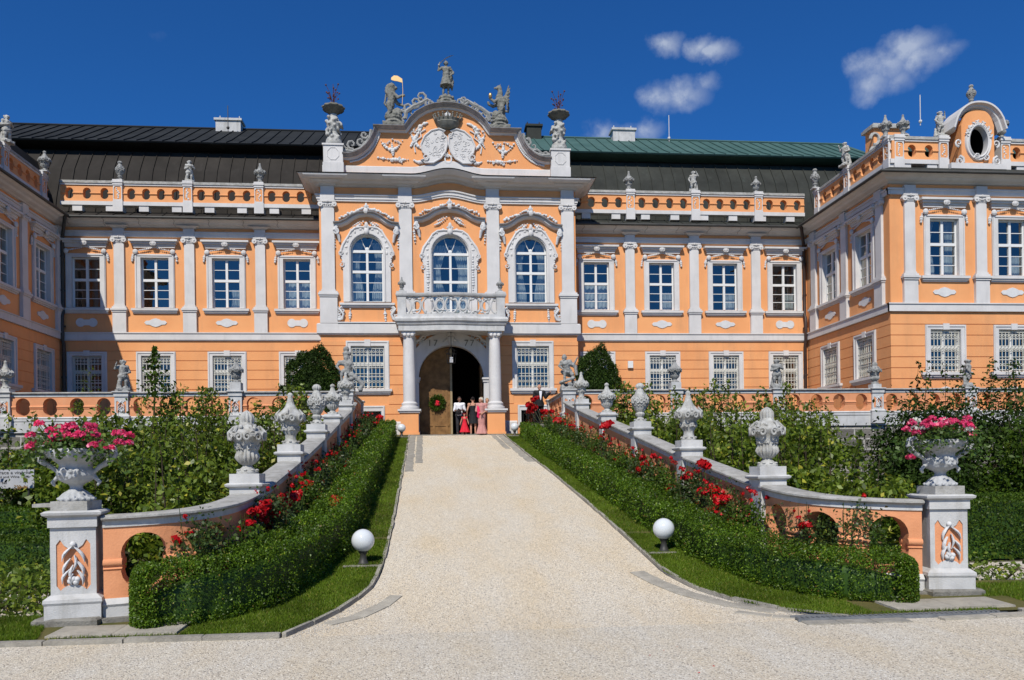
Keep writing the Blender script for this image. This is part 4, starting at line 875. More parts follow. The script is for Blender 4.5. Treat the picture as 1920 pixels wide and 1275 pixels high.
# ================================================================ GROUND
def struct(o): o['kind'] = 'structure'; return o
def xl(Y): return float(np.interp(Y, [9.3, 9.97, 10.74, 11.66, 12.55, 15.5, 18.4, 24.8, 36.4], [-1.75, -1.5, -1.2, -.96, -.88, -.88, -.92, -1.03, -1.22]))
def xr(Y): return float(np.interp(Y, [9.3, 9.65, 10.25, 11.18, 12.12, 13.3, 16.7, 22.8, 28.6, 36.4], [4.95, 4.5, 4.05, 3.63, 3.45, 3.46, 3.46, 3.36, 3.16, 2.96]))
def strip(name, rows, zf, m, nx=8):
    """rows: (Y, x0, x1)"""
    V = []; Q = []
    for Y, a, b in rows:
        for i in range(nx+1): x = a+(b-a)*i/nx; V.append((x, Y, zf(x, Y)))
    k = nx+1
    for j in range(len(rows)-1):
        for i in range(nx): Q.append((j*k+i, j*k+i+1, (j+1)*k+i+1, (j+1)*k+i))
    o = arr_mesh(name, V, Q, m); o.data.shade_smooth(); return struct(o)
strip('ground', [(y, -400, 400) for y in (-200, 6, 600)], lambda x, y: -.05, 'garden_soil', 4)
Ys = list(np.arange(9.3, 36.5, .3))
strip('forecourt', [(-30, -60, 60), (0, -60, 60), (6, -60, 60), (8, -60, 60), (9.3, -60, 60)], lambda x, y: gz(y), 'gravel', 60)
strip('gravel_drive', [(y, xl(y), xr(y)) for y in Ys], lambda x, y: gz(y), 'gravel_drive', 12)
def xo(y, sg):                                      # rail line of the ramp
    return float(np.interp(y, [12.6, 16, 19.7, 23.3, 27.3, 31], [-2.90, -2.85, -2.88, -2.96, -3.03, -3.2] if sg < 0 else [5.36, 5.14, 5.09, 5.02, 4.99, 5.05]))
LZ = lambda x, y: gz(y)+.035
strip('lawn', [(y, -40 if y < 10.45 else (-4.5 if y < 11 else ac(y)-3.9), xl(y)-.03) for y in [9.36]+Ys[1:]], LZ, 'turf', 14)
strip('lawn', [(y, xr(y)+.03, 40 if y < 10.9 else (7.1 if y < 11.2 else ac(y)+3.9)) for y in [9.36]+Ys[1:]], LZ, 'turf', 14)
strip('flower_bed', [(y, ac(y)-3.8, ac(y)-2.95) for y in np.arange(13.9, 36, .5)], lambda x, y: gz(y)+.045, 'soil', 2)
strip('flower_bed', [(y, ac(y)+2.95, ac(y)+3.8) for y in np.arange(13.9, 36, .5)], lambda x, y: gz(y)+.045, 'soil', 2)
strip('garden_path', [(y, -40, -4.2) for y in (10.55, 12, 13.6)], lambda x, y: -.005, 'gravel', 4)
strip('garden_path', [(y, 6.5, 40) for y in (11.0, 12, 14.4)], lambda x, y: -.005, 'gravel', 4)
rnd = random.Random(11)
def stones(name, pts, w, h, L, mt, side=0, lift_=0):
    """row of paving stones along a plan polyline"""
    m = MB(); pts = [Vector(p) for p in pts]
    for a, b in zip(pts, pts[1:]):
        t = (b-a); l = t.length; t.normalize(); n = Vector((-t.y, t.x)); k = max(1, round(l/L))
        for i in range(k):
            p = a+t*(l*i/k+.006); q = a+t*(l*(i+1)/k-.006); ww = w*rnd.uniform(.88, 1.08); hh = h*rnd.uniform(.8, 1.15); j = rnd.uniform(-.012, .012)
            c = [p+n*(j), q+n*(j+rnd.uniform(-.006, .006)), q+n*(ww+j), p+n*(ww+j)]
            m.rings([[(v.x, v.y, gz(v.y)-.03) for v in c], [(v.x, v.y, gz(v.y)+hh+lift_) for v in c], [((v.x*.94+(p.x+q.x)/2*.06), v.y*.97+(p.y+q.y)/2*.03, gz(v.y)+hh+.006+lift_) for v in c]])
    return struct(m.build(name, mt, None, 30))
stones('kerb', [(xl(y), y) for y in Ys[::-1][::2]]+[(-1.75, 9.3)], -.055, .05, .6, 'kerb')
stones('kerb', [(xr(y), y) for y in Ys[::-1][::2]]+[(4.95, 9.3)], .055, .05, .6, 'kerb')
rg = np.random.RandomState(77); n = 9000; py_ = 6.3+4.6*rg.uniform(0, 1, n)**1.3; px_ = np.where(rg.uniform(0, 1, n) < .45, [xl(y)+abs(rg.normal())*.25 if y > 9.3 else rg.uniform(-6, 9) for y in py_], [xr(y)-abs(rg.normal())*.25 if y > 9.3 else rg.uniform(-6, 9) for y in py_]); q = rg.uniform(.004, .010, n)
th_ = rg.uniform(0, 6.28, n); V = []
for s_, zz in ((1, 0), (.75, 1)):
    for k in range(4): V.append(np.stack([px_+q*s_*np.cos(th_+k*PI/2), py_+q*s_*.8*np.sin(th_+k*PI/2), np.array([gz(y) for y in py_])+q*zz*.9-.001], 1))
V = np.stack(V, 1).reshape(-1, 3); b_ = np.arange(n)[:, None]*8; Q = np.concatenate([b_+np.array(f_) for f_ in ((4, 5, 6, 7), (0, 1, 5, 4), (1, 2, 6, 5), (2, 3, 7, 6), (3, 0, 4, 7))])
mat('pebble', (.62, .58, .50), (.26, .235, .21), .85, 35, lo=.42, hi=.6)
tag(arr_mesh('pebbles', V, Q, 'pebble'), 'loose pale gravel stones scattered over the near end of the drive', 'gravel', kind='stuff')
stones('kerb', [(-1.8, 9.26), (-30, 9.30)], -.10, .055, .85, 'kerb'); stones('kerb', [(7.2, 9.30), (30, 9.34)], .09, .045, .9, 'kerb')
stones('kerb', [(6.0, 9.02), (7.4, 9.13), (30, 9.17)], .13, .03, .7, 'paving')
stones('gutter_stones', [(xl(y)+.03, y) for y in np.arange(36.2, 24, -1)], .26, .008, .4, 'kerb'); stones('gutter_stones', [(xl(y)+.34, y) for y in np.arange(36.2, 26, -1)], .24, .006, .45, 'kerb')
stones('gutter_stones', [(xr(y)-.03, y) for y in np.arange(36.2, 26, -1)], -.26, .008, .4, 'kerb'); stones('gutter_stones', [(xr(y)-.34, y) for y in np.arange(36.2, 30, -1)], -.22, .006, .45, 'kerb')
stones('paving_stones', [(-.50, 11.25), (-.66, 10.75), (-.95, 10.2), (-1.3, 9.85)], -.20, .006, .5, 'paving')
stones('paving_stones', [(2.95, 12.2), (3.1, 11.5), (3.35, 10.85), (3.75, 10.2), (4.2, 9.75)], .26, .008, .36, 'paving'); stones('paving_stones', [(3.8, 9.95), (4.15, 9.66), (4.7, 9.35)], -.16, .006, .32, 'paving')
stones('paving_slab', [(-4.45, 9.5), (-3.0, 9.5)], .55, .05, .72, 'paving', 0, .012); stones('paving_slab', [(5.7, 9.5), (7.3, 9.52)], .60, .045, .8, 'paving', 0, .012); stones('paving_slab', [(4.3, 9.04), (5.6, 9.0)], .22, .012, .4, 'kerb')
m = MB()                                            # drainage grate
for i in range(40): x = 4.3+i*.066; y = 9.30+(.0 if i < 15 else (i-15)*.003); m.box(x, x+.045, y-.06, y+.06, gz(9.3)+.012, gz(9.3)+.04)
m.box(4.28, 6.95, 9.22, 9.235, 0, gz(9.3)+.042); m.box(4.28, 6.95, 9.43, 9.445, 0, gz(9.3)+.042)
tag(m.build('drain_grate', 'galvanised', None, loc=(5.6, 9.3, 0)), 'narrow grey metal drain grate set in the paving below the right gate pillar', 'drain grate')
def poly_pts(n, rows, sd):
    rg = np.random.RandomState(sd); ys = []; xs = []; rows = np.array(rows); wd = (rows[:, 2]-rows[:, 1])
    y = rg.uniform(rows[0, 0], rows[-1, 0], n*3); a = np.interp(y, rows[:, 0], rows[:, 1]); b = np.interp(y, rows[:, 0], rows[:, 2]); keep = rg.uniform(0, 1, n*3) < (b-a)/wd.max()
    y, a, b = y[keep][:n], a[keep][:n], b[keep][:n]; return a+(b-a)*rg.uniform(0, 1, len(y)), y
def grass(name, rows, n, h, sd, label):
    x, y = poly_pts(n, rows, sd); ok = ~(((x > -4.5) & (x < -2.95) & (y > 9.45) & (y < 10.15)) | ((x > 5.35) & (x < 7.65) & (y > 9.45) & (y < 10.2))); x, y = x[ok], y[ok]; n = len(x); rg = np.random.RandomState(sd+1); z = np.array([gz(v) for v in y])+.03
    a = rg.uniform(0, 2*PI, n); wv = .004+.0006*y/2; hh = h*rg.uniform(.5, 1.3, n); lx = rg.normal(size=n)*.35*hh; ly = rg.normal(size=n)*.35*hh
    V = np.stack([np.stack([x-np.cos(a)*wv, y-np.sin(a)*wv, z], 1), np.stack([x+np.cos(a)*wv, y+np.sin(a)*wv, z], 1), np.stack([x+lx, y+ly, z+hh], 1)], 1).reshape(-1, 3)
    o = arr_mesh(name, V, np.arange(n*3).reshape(-1, 3), 'grass', tri=True); return tag(o, label, 'grass', kind='stuff')
def lrow(a, b, x0f, x1f, st=.3): return [(y, x0f(y), x1f(y)) for y in np.arange(a, b, st)]
grass('grass', lrow(9.4, 15, lambda y: float(np.interp(y, [9.4, 10, 10.8, 11.5, 12.5, 14], [-4.4, -3.6, -2.8, -2.3, -2.1, -1.95])), lambda y: xl(y)-.02), 60000, .04, 3, 'short lawn grass between the left hedge and the drive, near end')
grass('grass', lrow(15, 35, lambda y: ac(y)-3.1, lambda y: xl(y)-.02), 45000, .045, 5, 'short lawn grass strip rising along the left side of the drive')
grass('grass', lrow(9.4, 15, lambda y: xr(y)+.02, lambda y: float(np.interp(y, [9.4, 10.2, 10.8, 11.5, 12.5, 14], [7, 6.2, 5.6, 5.0, 4.65, 4.35]))), 60000, .04, 7, 'short lawn grass between the right hedge and the drive, near end')
grass('grass', lrow(15, 35, lambda y: xr(y)+.02, lambda y: ac(y)+3.1), 45000, .045, 9, 'short lawn grass strip rising along the right side of the drive')
grass('grass', [(9.42, -6.4, -4.5), (10.6, -6.6, -4.9)], 22000, .05, 11, 'patch of lawn grass left of the left gate pillar'); grass('grass', [(9.5, 7.1, 10.5), (10.9, 7.6, 11)], 26000, .05, 13, 'patch of lawn grass right of the right gate pillar')
# ================================================================ TERRACE AND RAMP BALUSTRADES
def bal(root, f, s0, s1, n, name, zb=0, plinth=.20, pan=.74, cop=.17, hw=.42, hh=.60, th=.26, cuts=None, drop=0, mats=('orange_low', 'white_low', 'coping')):
    holes = [lobed(s0+(s1-s0)*(i+.5)/n, zb+plinth+pan*.5, hw, hh) for i in range(n)]
    cut = [(0, list(np.arange(s0+.12, s1, .12)))] if cuts else None
    def rect2(z0, z1): return [(x, z0) for x in (np.linspace(s0, s1, 24) if cuts else (s0, s1))]+[(x, z1) for x in (np.linspace(s1, s0, 24) if cuts else (s1, s0))]
    m = MB(f); m.plate(rect2(zb+plinth, zb+plinth+pan), holes, -th/2, th/2, True, cut); o = m.build(name, mats[0], root)
    mm = MB(f); c = [s0+(s1-s0)*(i+.5)/n for i in range(n)]; xs = [s0]+sum([[x-hw/2+.015, x+hw/2-.015] for x in c], [])+[s1]
    for a, b in zip(xs[::2], xs[1::2]):
        k = max(2, int((b-a)/.1)+1)
        for sg in (-1, 1):
            mm.rings([[(a+(b-a)*i/(k-1), sg*(th/2-.01)+.045*math.cos(t)*1.0, zb+plinth+pan*.5+.05*math.sin(t)) for t in [2*PI*q/8 for q in range(8)]] for i in range(k)])
            mm.rings([[(a+(b-a)*i/(k-1), sg*(th/2-.01)+.03*math.cos(t), zb+plinth+pan*.5-.075+.02*math.sin(t)) for t in [2*PI*q/6 for q in range(6)]] for i in range(k)])
    mm.build('mid_moulding', mats[0], o, 50)
    k = 24 if cuts else 2; S_ = np.linspace(s0, s1, k); T = zb+plinth+pan
    def ext(prof, nm, mt): mq = MB(f); mq.rings([[(s, a, b) for a, b in prof] for s in S_]); mq.build(nm, mt, o, 30)
    ext([(-th/2-.05, zb-drop), (th/2+.05, zb-drop), (th/2+.05, zb+plinth*.55), (th/2+.07, zb+plinth*.7), (th/2+.02, zb+plinth), (-th/2-.02, zb+plinth), (-th/2-.07, zb+plinth*.7), (-th/2-.05, zb+plinth*.55)], 'plinth', mats[1])
    ext([(-th/2-.02, T), (th/2+.02, T), (th/2+.02, T+cop*.55), (-th/2-.02, T+cop*.55)], 'fascia', mats[1])
    ext([(-th/2-.06, T+cop*.55), (th/2+.06, T+cop*.55), (th/2+.09, T+cop*.7), (th/2+.09, T+cop*.86), (th/2+.04, T+cop), (-th/2-.04, T+cop), (-th/2-.09, T+cop*.86), (-th/2-.09, T+cop*.7)], 'coping', mats[2])
    return o
def pier(root, x, y, z0, z1, w=.21, ang=0, panel=False, drop=.3, leaf=0):
    """masonry pier with base, moulded cap"""
    ca, sa = math.cos(ang), math.sin(ang); f = lambda a, b, z: (x+a*ca-b*sa, y+a*sa+b*ca, z)
    m = MB(f); m.box(-w-.06, w+.06, -w-.06, w+.06, z0-drop, z0+.15); m.rings([[(-k, -k, z), (k, -k, z), (k, k, z), (-k, k, z)] for k, z in ((w+.06, z0+.15), (w+.075, z0+.18), (w+.07, z0+.22), (w+.02, z0+.26), (w, z0+.27))])
    if panel:
        P_ = [(-.55, .12), (-.42, .03), (-.3, .09), (-.12, .13), (0, .14), (.12, .13), (.3, .09), (.42, .03), (.55, .12), (.55, .88), (.42, .97), (.3, .86), (.14, .80), (0, .79), (-.14, .80), (-.3, .86), (-.42, .97), (-.55, .88)]
        H = z1-.33-(z0+.30); pl = [(a*w*1.36, z0+.30+b*H) for a, b in P_]
        fm = lambda s, d, z: f(s, -w-d+.02, z); mq = MB(fm); mq.plate(rect(-w, w, z0+.27, z1-.20), [pl], -.02, .002)
        m.v += [] ; m.box(-w, w, -w+.041, w, z0+.27, z1-.2)
    else: m.box(-w, w, -w, w, z0+.27, z1-.2)
    m.box(-w-.02, w+.02, -w-.02, w+.02, z1-.2, z1-.075); m.rings([[(-k, -k, z), (k, -k, z), (k, k, z), (-k, k, z)] for k, z in ((w+.03, z1-.075), (w+.07, z1-.05), (w+.08, z1-.02), (w+.045, z1))])
    o = m.build('pier', 'white_low', root)
    if panel:
        mq.build('panel_frame', 'white_low', o); q = MB(f); q.box(-w+.03, w-.03, -w+.0325, -w+.06, z0+.29, z1-.25); q.build('panel', 'orange_low', o)
        q = MB(lambda s, d, z: f(s, -w+.03-d, z)); rr = random.Random(int(x*10)); zc = z0+.30; k = w/.285*1.08   # stone leaf drop
        for i, (dx, q_, ln, an) in enumerate([(-.01, .84, .22, 238), (.02, .83, .23, 300), (.02, .68, .22, 262), (-.03, .62, .24, 250), (.04, .58, .22, 292), (.0, .50, .22, 268), (-.04, .42, .20, 245), (.05, .40, .20, 288), (.0, .34, .14, 262)]):
            x0, z0_ = dx*k, zc+q_*H; a = R(an+(8 if x > 0 else 0)); x1, z1_ = x0+math.cos(a)*ln*k, z0_+math.sin(a)*ln*k
            sgn = 1 if dx > 0 else -1; q.tube([(x0+(x1-x0)*u+sgn*.03*math.sin(PI*u), .02+.02*math.sin(PI*u), z0_+(z1_-z0_)*u) for u in (0, .2, .4, .6, .8, 1)], [.010*k, .026*k, .034*k, .030*k, .018*k, .003], 8, .6); q.tube([(x0+(x1-x0)*u+sgn*.03*math.sin(PI*u), .045+.02*math.sin(PI*u), z0_+(z1_-z0_)*u) for u in (0, .5, 1)], [.008, .008, .004], 5)
        for dx, q_ in ((-.035, .20), (.03, .18), (0, .24), (.045, .23), (0, .88)): q.ball((dx*k, .025, zc+q_*H), .04*k, 8, 5)
        q.build('leaf_relief', 'stucco', o, 50)
    return o
# terrace left and right of the drive
TX = {-1: [-3.4, -7.5, -11.6, -15.75], 1: [5.15, 9.43, 13.62, 17.75, 21.75]}
for sg in (-1, 1):
    side = 'left' if sg < 0 else 'right'
    t = thing('terrace_balustrade', 'orange pierced terrace wall on a grey stone base, %s of the drive' % side, 'balustrade', (TX[sg][0], 31, 0))
    f = lambda s, d, z: (s, 31-d, z); xs = TX[sg]
    ends = xs+[xs[-1]+sg*4.15]
    for a, b in zip(ends, ends[1:]): bal(t, f, min(a, b)+.18, max(a, b)-.18, 4, 'pierced_panel', zb=3.90, plinth=.16, pan=.74, cop=.17, hw=.50, hh=.64)
    for x in xs: pier(t, x, 31, 3.86, 4.99, .24, panel=True)
    # return towards the palace
    fr = (lambda s, d, z: (xs[0]+.0*s, 31+s, z)) if 0 else (lambda s, d, z, x0=xs[0]: (x0+d, 31+s, z))
    bal(t, fr, .24, 4.3, 4, 'pierced_panel', zb=3.90, plinth=.16, pan=.74, cop=.17, hw=.42, hh=.62)
    pier(t, xs[0], 35.5, 3.86, 4.99, .20)
    m = MB(f); a, b = sorted((xs[0]+sg*-.12, xs[0]+sg*22)); m.box(a, b, -.1, .16, 3.48, 3.88); m.build('white_band', 'white_low', t)
    m = MB(f); m.box(a, b, -.05, .10, -.3, 3.48); m.build('retaining_wall', 'rubble', t)
    m = MB(); m.box(min(xs[0], xs[0]+sg*22), max(xs[0], xs[0]+sg*22), 31.1, YS, 3.2, 3.86); m.build('terrace_floor', 'stone', t)
    m = MB(); m.box(xs[0]-.12, xs[0]+.12, 31.0, 37.0, 1.5, 3.87); m.build('inner_wall', 'white_low', t)
    m = MB(); s0 = xs[0]-sg*.12; 
    for i in range(3): m.box(min(s0, s0-sg*(.9-.28*i)), max(s0, s0-sg*(.9-.28*i)), 34.2, 37.4, 3.0, 3.50+.12*(i+1))
    m.build('steps', 'stone', t)
# ramp balustrades
RP = [12.6, 16.0, 19.7, 23.3, 27.3, 30.55]
def ztop(y): return 1.70+.163*(y-12.6)
PIL = {-1: (-4.49, 10.45), 1: (7.05, 10.66)}
for sg in (-1, 1):
    side = 'left' if sg < 0 else 'right'
    t = thing('ramp_balustrade', 'pierced orange and white balustrade climbing the %s side of the drive' % side, 'balustrade', (xo(12.6, sg), 12.6, gz(12.6)))
    for a, b in zip(RP, RP[1:]):
        P0 = Vector((xo(a, sg), a)); P1 = Vector((xo(b, sg), b)); L = (P1-P0).length; T_ = (P1-P0)/L; Nn = Vector((-T_.y, T_.x))*(1 if sg < 0 else -1)*-1
        def f(s, d, z, P0=P0, T_=T_, Nn=Nn):
            p = P0+T_*s+Nn*d; return (p.x, p.y, gz(p.y)+z*(ztop(p.y)-.10-gz(p.y))/1.23 if z > 0 else gz(p.y)+z)
        bal(t, f, .16, L-.16, 3, 'pierced_panel', zb=0, plinth=.22, pan=.85, cop=.16, hw=.42, hh=.60, cuts=True, drop=1.2)
    for y in RP[:-1]: pier(t, xo(y, sg), y, gz(y), ztop(y)+.05, .20, drop=1.0)
    # curved end
    A0 = Vector((xo(12.6, sg), 12.6)); Pe = Vector(PIL[sg]); B = [A0, A0+Vector((0, -1.45)), Pe-Vector((sg*1.45, -.12)), Pe-Vector((sg*.2, 0))]
    pts = []
    for i in range(41): q = i/40; pts.append(B[0]*(1-q)**3+B[1]*3*q*(1-q)**2+B[2]*3*q*q*(1-q)+B[3]*q**3)
    cum = [0]
    for a, b in zip(pts, pts[1:]): cum.append(cum[-1]+(b-a).length)
    def fc(s, d, z, pts=pts, cum=cum, sg=sg):
        s = min(max(s, 0), cum[-1]-1e-5); i = max(0, int(np.searchsorted(cum, s))-1); i = min(i, 39); q = (s-cum[i])/(cum[i+1]-cum[i]); p = pts[i].lerp(pts[i+1], q); k = min(i+1, 39)
        ta = (pts[i+1]-pts[i]).normalized(); tb = (pts[k+1]-pts[k]).normalized(); T_ = ta.lerp(tb, q).normalized(); Nn = Vector((-T_.y, T_.x))*sg
        p = p+Nn*d*-1; u = s/cum[-1]; zt = 1.62*(1-u)**1.6+1.40*(1-(1-u)**1.6); zb = gz(12.6)*(1-u)**1.5+.14*(1-(1-u)**1.5)
        return (p.x, p.y, zb+z*(zt-zb)/1.23 if z > 0 else zb+z)
    bal(t, fc, .17, cum[-1]-.14, 3, 'pierced_panel', zb=0, plinth=.22, pan=.86, cop=.15, hw=.50, hh=.68, cuts=True, drop=.02)
    m = MB(fc); m.rings([[(s, -.28, -.3), (s, .28, -.3), (s, .28, 0), (s, -.28, 0)] for s in np.linspace(0, cum[-1], 20)]); m.build('foundation', 'stone', t)
    pier(t, Pe.x, Pe.y, .18, 1.47, .25, ang=.22 if sg < 0 else -.16, panel=True, drop=.02)
    m = MB(); w_ = .38; m.rings([[(Pe.x-k, Pe.y-k, z), (Pe.x+k, Pe.y-k, z), (Pe.x+k, Pe.y+k, z), (Pe.x-k, Pe.y+k, z)] for k, z in ((w_, -.1), (w_, .15), (w_-.03, .175))]); m.build('foundation', 'stone', t)
# ================================================================ LAMPS
def lamp(x, y, label):
    z = gz(y)+.035; t = thing('globe_lamp', label, 'garden lamp', (x, y, z), 'white globe lamps beside the drive')
    MB().lathe([(.183*math.sin(a) if 0 < a < PI else .01, z+.385-.183*math.cos(a)) for a in [PI*i/20 for i in range(21)]], (x, y, 0), 32).build('globe', 'globe', t, 80)
    MB().lathe([(.095, z), (.095, z+.015), (.075, z+.03), (.055, z+.09), (.048, z+.16), (.065, z+.185), (.08, z+.215), (.02, z+.22)], (x, y, 0), 20).build('stand', 'metal_dark', t, 40)
    m = MB(); m.box(x-.30, x+.16 if x > 1 else x+.30, y-.2, y+.2, z-.05, z+.004); m.build('base_slab', 'kerb', t); return t
lamp(at(681, 1050, 13.0)[0], 13.0, 'white globe garden lamp on a black stand, left edge of the drive in the foreground')
lamp(at(1245, 1037, 13.4)[0], 13.4, 'white globe garden lamp on a black stand, right edge of the drive in the foreground')
lamp(at(753, 812, 35.2)[0], 35.2, 'small distant white globe lamp at the hedge end by the left portico pier')
lamp(at(965, 812, 35.2)[0], 35.2, 'small distant white globe lamp at the hedge end by the right portico pier')
# ================================================================ URNS AND STATUES
PROF = {
 'A': [(.19, 0), (.19, .03), (.15, .06), (.09, .11), (.08, .13), (.12, .155), (.18, .21), (.205, .26), (.19, .31), (.175, .34), (.185, .42), (.22, .50), (.265, .55), (.31, .585), (.315, .62), (.25, .66), (.18, .72), (.135, .78), (.115, .81), (.125, .84), (.12, .91), (.075, .965), (.01, 1)],
 'B': [(.175, 0), (.175, .03), (.14, .06), (.11, .12), (.115, .19), (.16, .25), (.17, .28), (.165, .35), (.18, .38), (.22, .43), (.29, .48), (.30, .54), (.25, .585), (.18, .64), (.125, .71), (.085, .79), (.055, .87), (.045, .91), (.055, .95), (.035, .985), (.01, 1)],
 'C': [(.18, 0), (.18, .03), (.12, .06), (.08, .12), (.13, .17), (.135, .205), (.10, .245), (.155, .31), (.19, .40), (.215, .50), (.235, .56), (.19, .63), (.145, .70), (.12, .78), (.085, .83), (.08, .85), (.115, .885), (.115, .93), (.07, .98), (.01, 1)],
 'D': [(.2, 0), (.2, .03), (.14, .06), (.09, .12), (.10, .15), (.17, .205), (.21, .28), (.215, .36), (.23, .43), (.30, .49), (.315, .53), (.26, .60), (.17, .68), (.10, .78), (.065, .85), (.055, .88), (.085, .92), (.06, .97), (.01, 1)]}
UR = {}
def urn_mesh(kind, h, seed, block_=0):
    key = (kind, seed, round(h, 2))
    if key in UR: return UR[key]
    rr = random.Random(seed); m = MB(); pf = PROF[kind]; zz = [z for r, z in pf]; rim = max(pf); ri = pf.index(rim); n = 72
    RZ = lambda z: float(np.interp(z, zz, [p[0] for p in pf]))
    g = [i for i, z in enumerate(zz) if .14 < z < .36]; nl = rr.choice((5, 6, 7))
    m.lathe(pf, (0, 0, 0), n, [(g[0], g[-1]+1, 16, .22, 1) if kind in 'AD' else (g[0], g[-1]+1, 10, .04), (ri-2, ri+3, nl, .10), (len(pf)-5, len(pf)-1, 10, .25, 1)])
    P3 = lambda a, r, z: (r*math.cos(a), r*math.sin(a), z)
    for k in range(nl):                                     # scrolls hanging from the rim
        a0 = 2*PI*k/nl
        for s in (-1, 1):
            pts = []; rd = []
            for j in range(15):
                q = j/14; t = q*2*PI*1.35; w_ = .085*(1-.75*q); pts.append(P3(a0+s*(.30-w_*math.cos(t)*2.6), rim[0]*.98+.012, rim[1]-.045+w_*math.sin(t)*.9)); rd.append(.026*(1-.45*q))
            m.tube(pts, rd, 6)
        m.tube([P3(a0, rim[0]*(1.02-.3*q), rim[1]+.02+.11*q) for q in (0, .3, .6, 1)], [.035, .03, .022, .012], 6)
    for side in range(6):                                   # carved flowers and leaves on the body
        a0 = side*PI/3+rr.uniform(-.15, .15); zc = {'A': .43, 'B': .315, 'C': .45, 'D': .40}[kind]
        for k in range(6): t = k*PI/3; z = zc+.033*math.sin(t); m.ball(P3(a0+.14*math.cos(t), RZ(z)+.008, z), (.024, .024, .02), 7, 4)
        m.ball(P3(a0, RZ(zc)+.02, zc), .02, 6, 4)
        for s in (-1, 1): m.tube([P3(a0+s*(.16+.34*q), RZ(zc-.04*math.sin(q*PI))+.006, zc-.05*math.sin(q*PI*1.2)) for q in (0, .25, .5, .75, 1)], [.012, .022, .02, .014, .006], 6)
        if kind in 'AC':
            z = .64 if kind == 'C' else .70
            for k in range(5): m.ball(P3(a0+rr.uniform(-.3, .3), RZ(z)+.0, z+rr.uniform(-.05, .05)), rr.uniform(.022, .036), 7, 5)
    if kind == 'C':
        for k in range(46): a = rr.uniform(0, 6.28); z = rr.uniform(.48, .62); m.ball(P3(a, RZ(z)+.004, z), rr.uniform(.02, .036), 7, 5)
    for k in range(8): m.ball(P3(k*PI/4, .165, .055), (.035, .035, .02), 7, 4)
    m.v = [(a*.88*h, b*.88*h, c*h) for a, b, c in m.v]; me = m.mesh('vase', (0, 0, 0), 42)
    me.materials.append(MT['statue_pale']); UR[key] = me; return me
def put_urn(kind, seed, h, x, y, z, label, mt='statue_pale', block=.14, bw=.22, group=None, rot=0, name='stone_urn', cat='urn'):
    t = thing(name, label, cat, (x, y, z), group)
    me = urn_mesh(kind, h, seed, seed < 20); o = bpy.data.objects.new('vase', me); C.objects.link(o); o.parent = t; o.location = (0, 0, block); o.rotation_euler.z = rot
    if mt != 'statue_pale': o.data = me.copy(); o.data.materials.clear(); o.data.materials.append(MT[mt])
    ORG[o.name] = ORG[t.name]
    if block: m = MB(lambda a, b, c: (x+a, y+b, z+c)); m.box(-bw, bw, -bw, bw, 0, block); m.build('block', 'white_low', t)
    return t
GR = 'stone urns on the piers of the ramp balustrades'
names5 = ['lowest', 'second', 'third', 'fourth', 'uppermost']
looks = ['with a bulbous ribbed top and scrolled rim', 'with a tall pinched point and flaring scrolls', 'with a fruit-covered body and round knob', 'with a shell bowl and small crest', 'with a carved mask and pointed lid']
for sg in (-1, 1):
    side = 'left' if sg < 0 else 'right'
    for i, (k, h) in enumerate((('A', .97), ('B', 1.02), ('C', .98), ('D', .88), ('B', .95))):
        y = RP[i]; put_urn(k, 3*i+(1 if sg > 0 else 0), h, xo(y, sg), y, ztop(y)+.05, 'urn %s, %s on the %s ramp' % (looks[i], names5[i], side), group=GR, rot=i*.9, block=.14 if i != 3 else .05)
# roof urns
zr = 15.86
for s, k, h in ((-15.58, 'C', .95), (-9.07, 'B', .98), (9.11, 'B', .98), (15.75, 'D', .85)):
    put_urn(k, 40+int(abs(s)), h, A+s, YS-.02, zr, 'weathered urn on the roof balustrade, %s' % {-15.58: 'left range, nearest the left wing', -9.07: 'left range, nearest the centre', 9.11: 'right range, nearest the centre', 15.75: 'right range, nearest the right wing'}[s], 'statue', .05, .17, 'urns on the roof balustrades')
for x, y, k, h, lb in ((XR+.12, YS-.85, 'C', 1.0, 'in the corner where the right wing starts'), (XR+.2, YW+.55, 'B', .95, 'at the front corner of the right wing parapet'), (A+gc, YW+.35, 'C', .95, None), (A+23.75, YW+.4, 'A', 1.0, 'just right of the oval gable on the right wing'), (XL-.12, YS-1.1, 'D', .95, 'in the corner where the left wing starts')):
    if lb: put_urn(k, 60+int(abs(x)), h, x, y, zr, 'weathered urn on the roof balustrade ' + lb, 'statue', .04, .17, 'urns on the roof balustrades')
    else: put_urn(k, 77, .85, x, y, 17.2, 'small urn crowning the curved top of the oval window gable', 'statue', .12, .15, 'urns on the roof balustrades')
put_urn('B', 81, .9, A+19.25, YW+.35, zr, 'weathered urn above the first pilaster of the right wing front', 'statue', .04, .17, 'urns on the roof balustrades')
for x in (-2.2, 2.24): put_urn('B', 90, .62, A+x, YP-.24, 9.95, 'small urn on the %s corner post of the balcony' % ('left' if x < 0 else 'right'), 'statue', .06, .13, 'urns on the balcony')
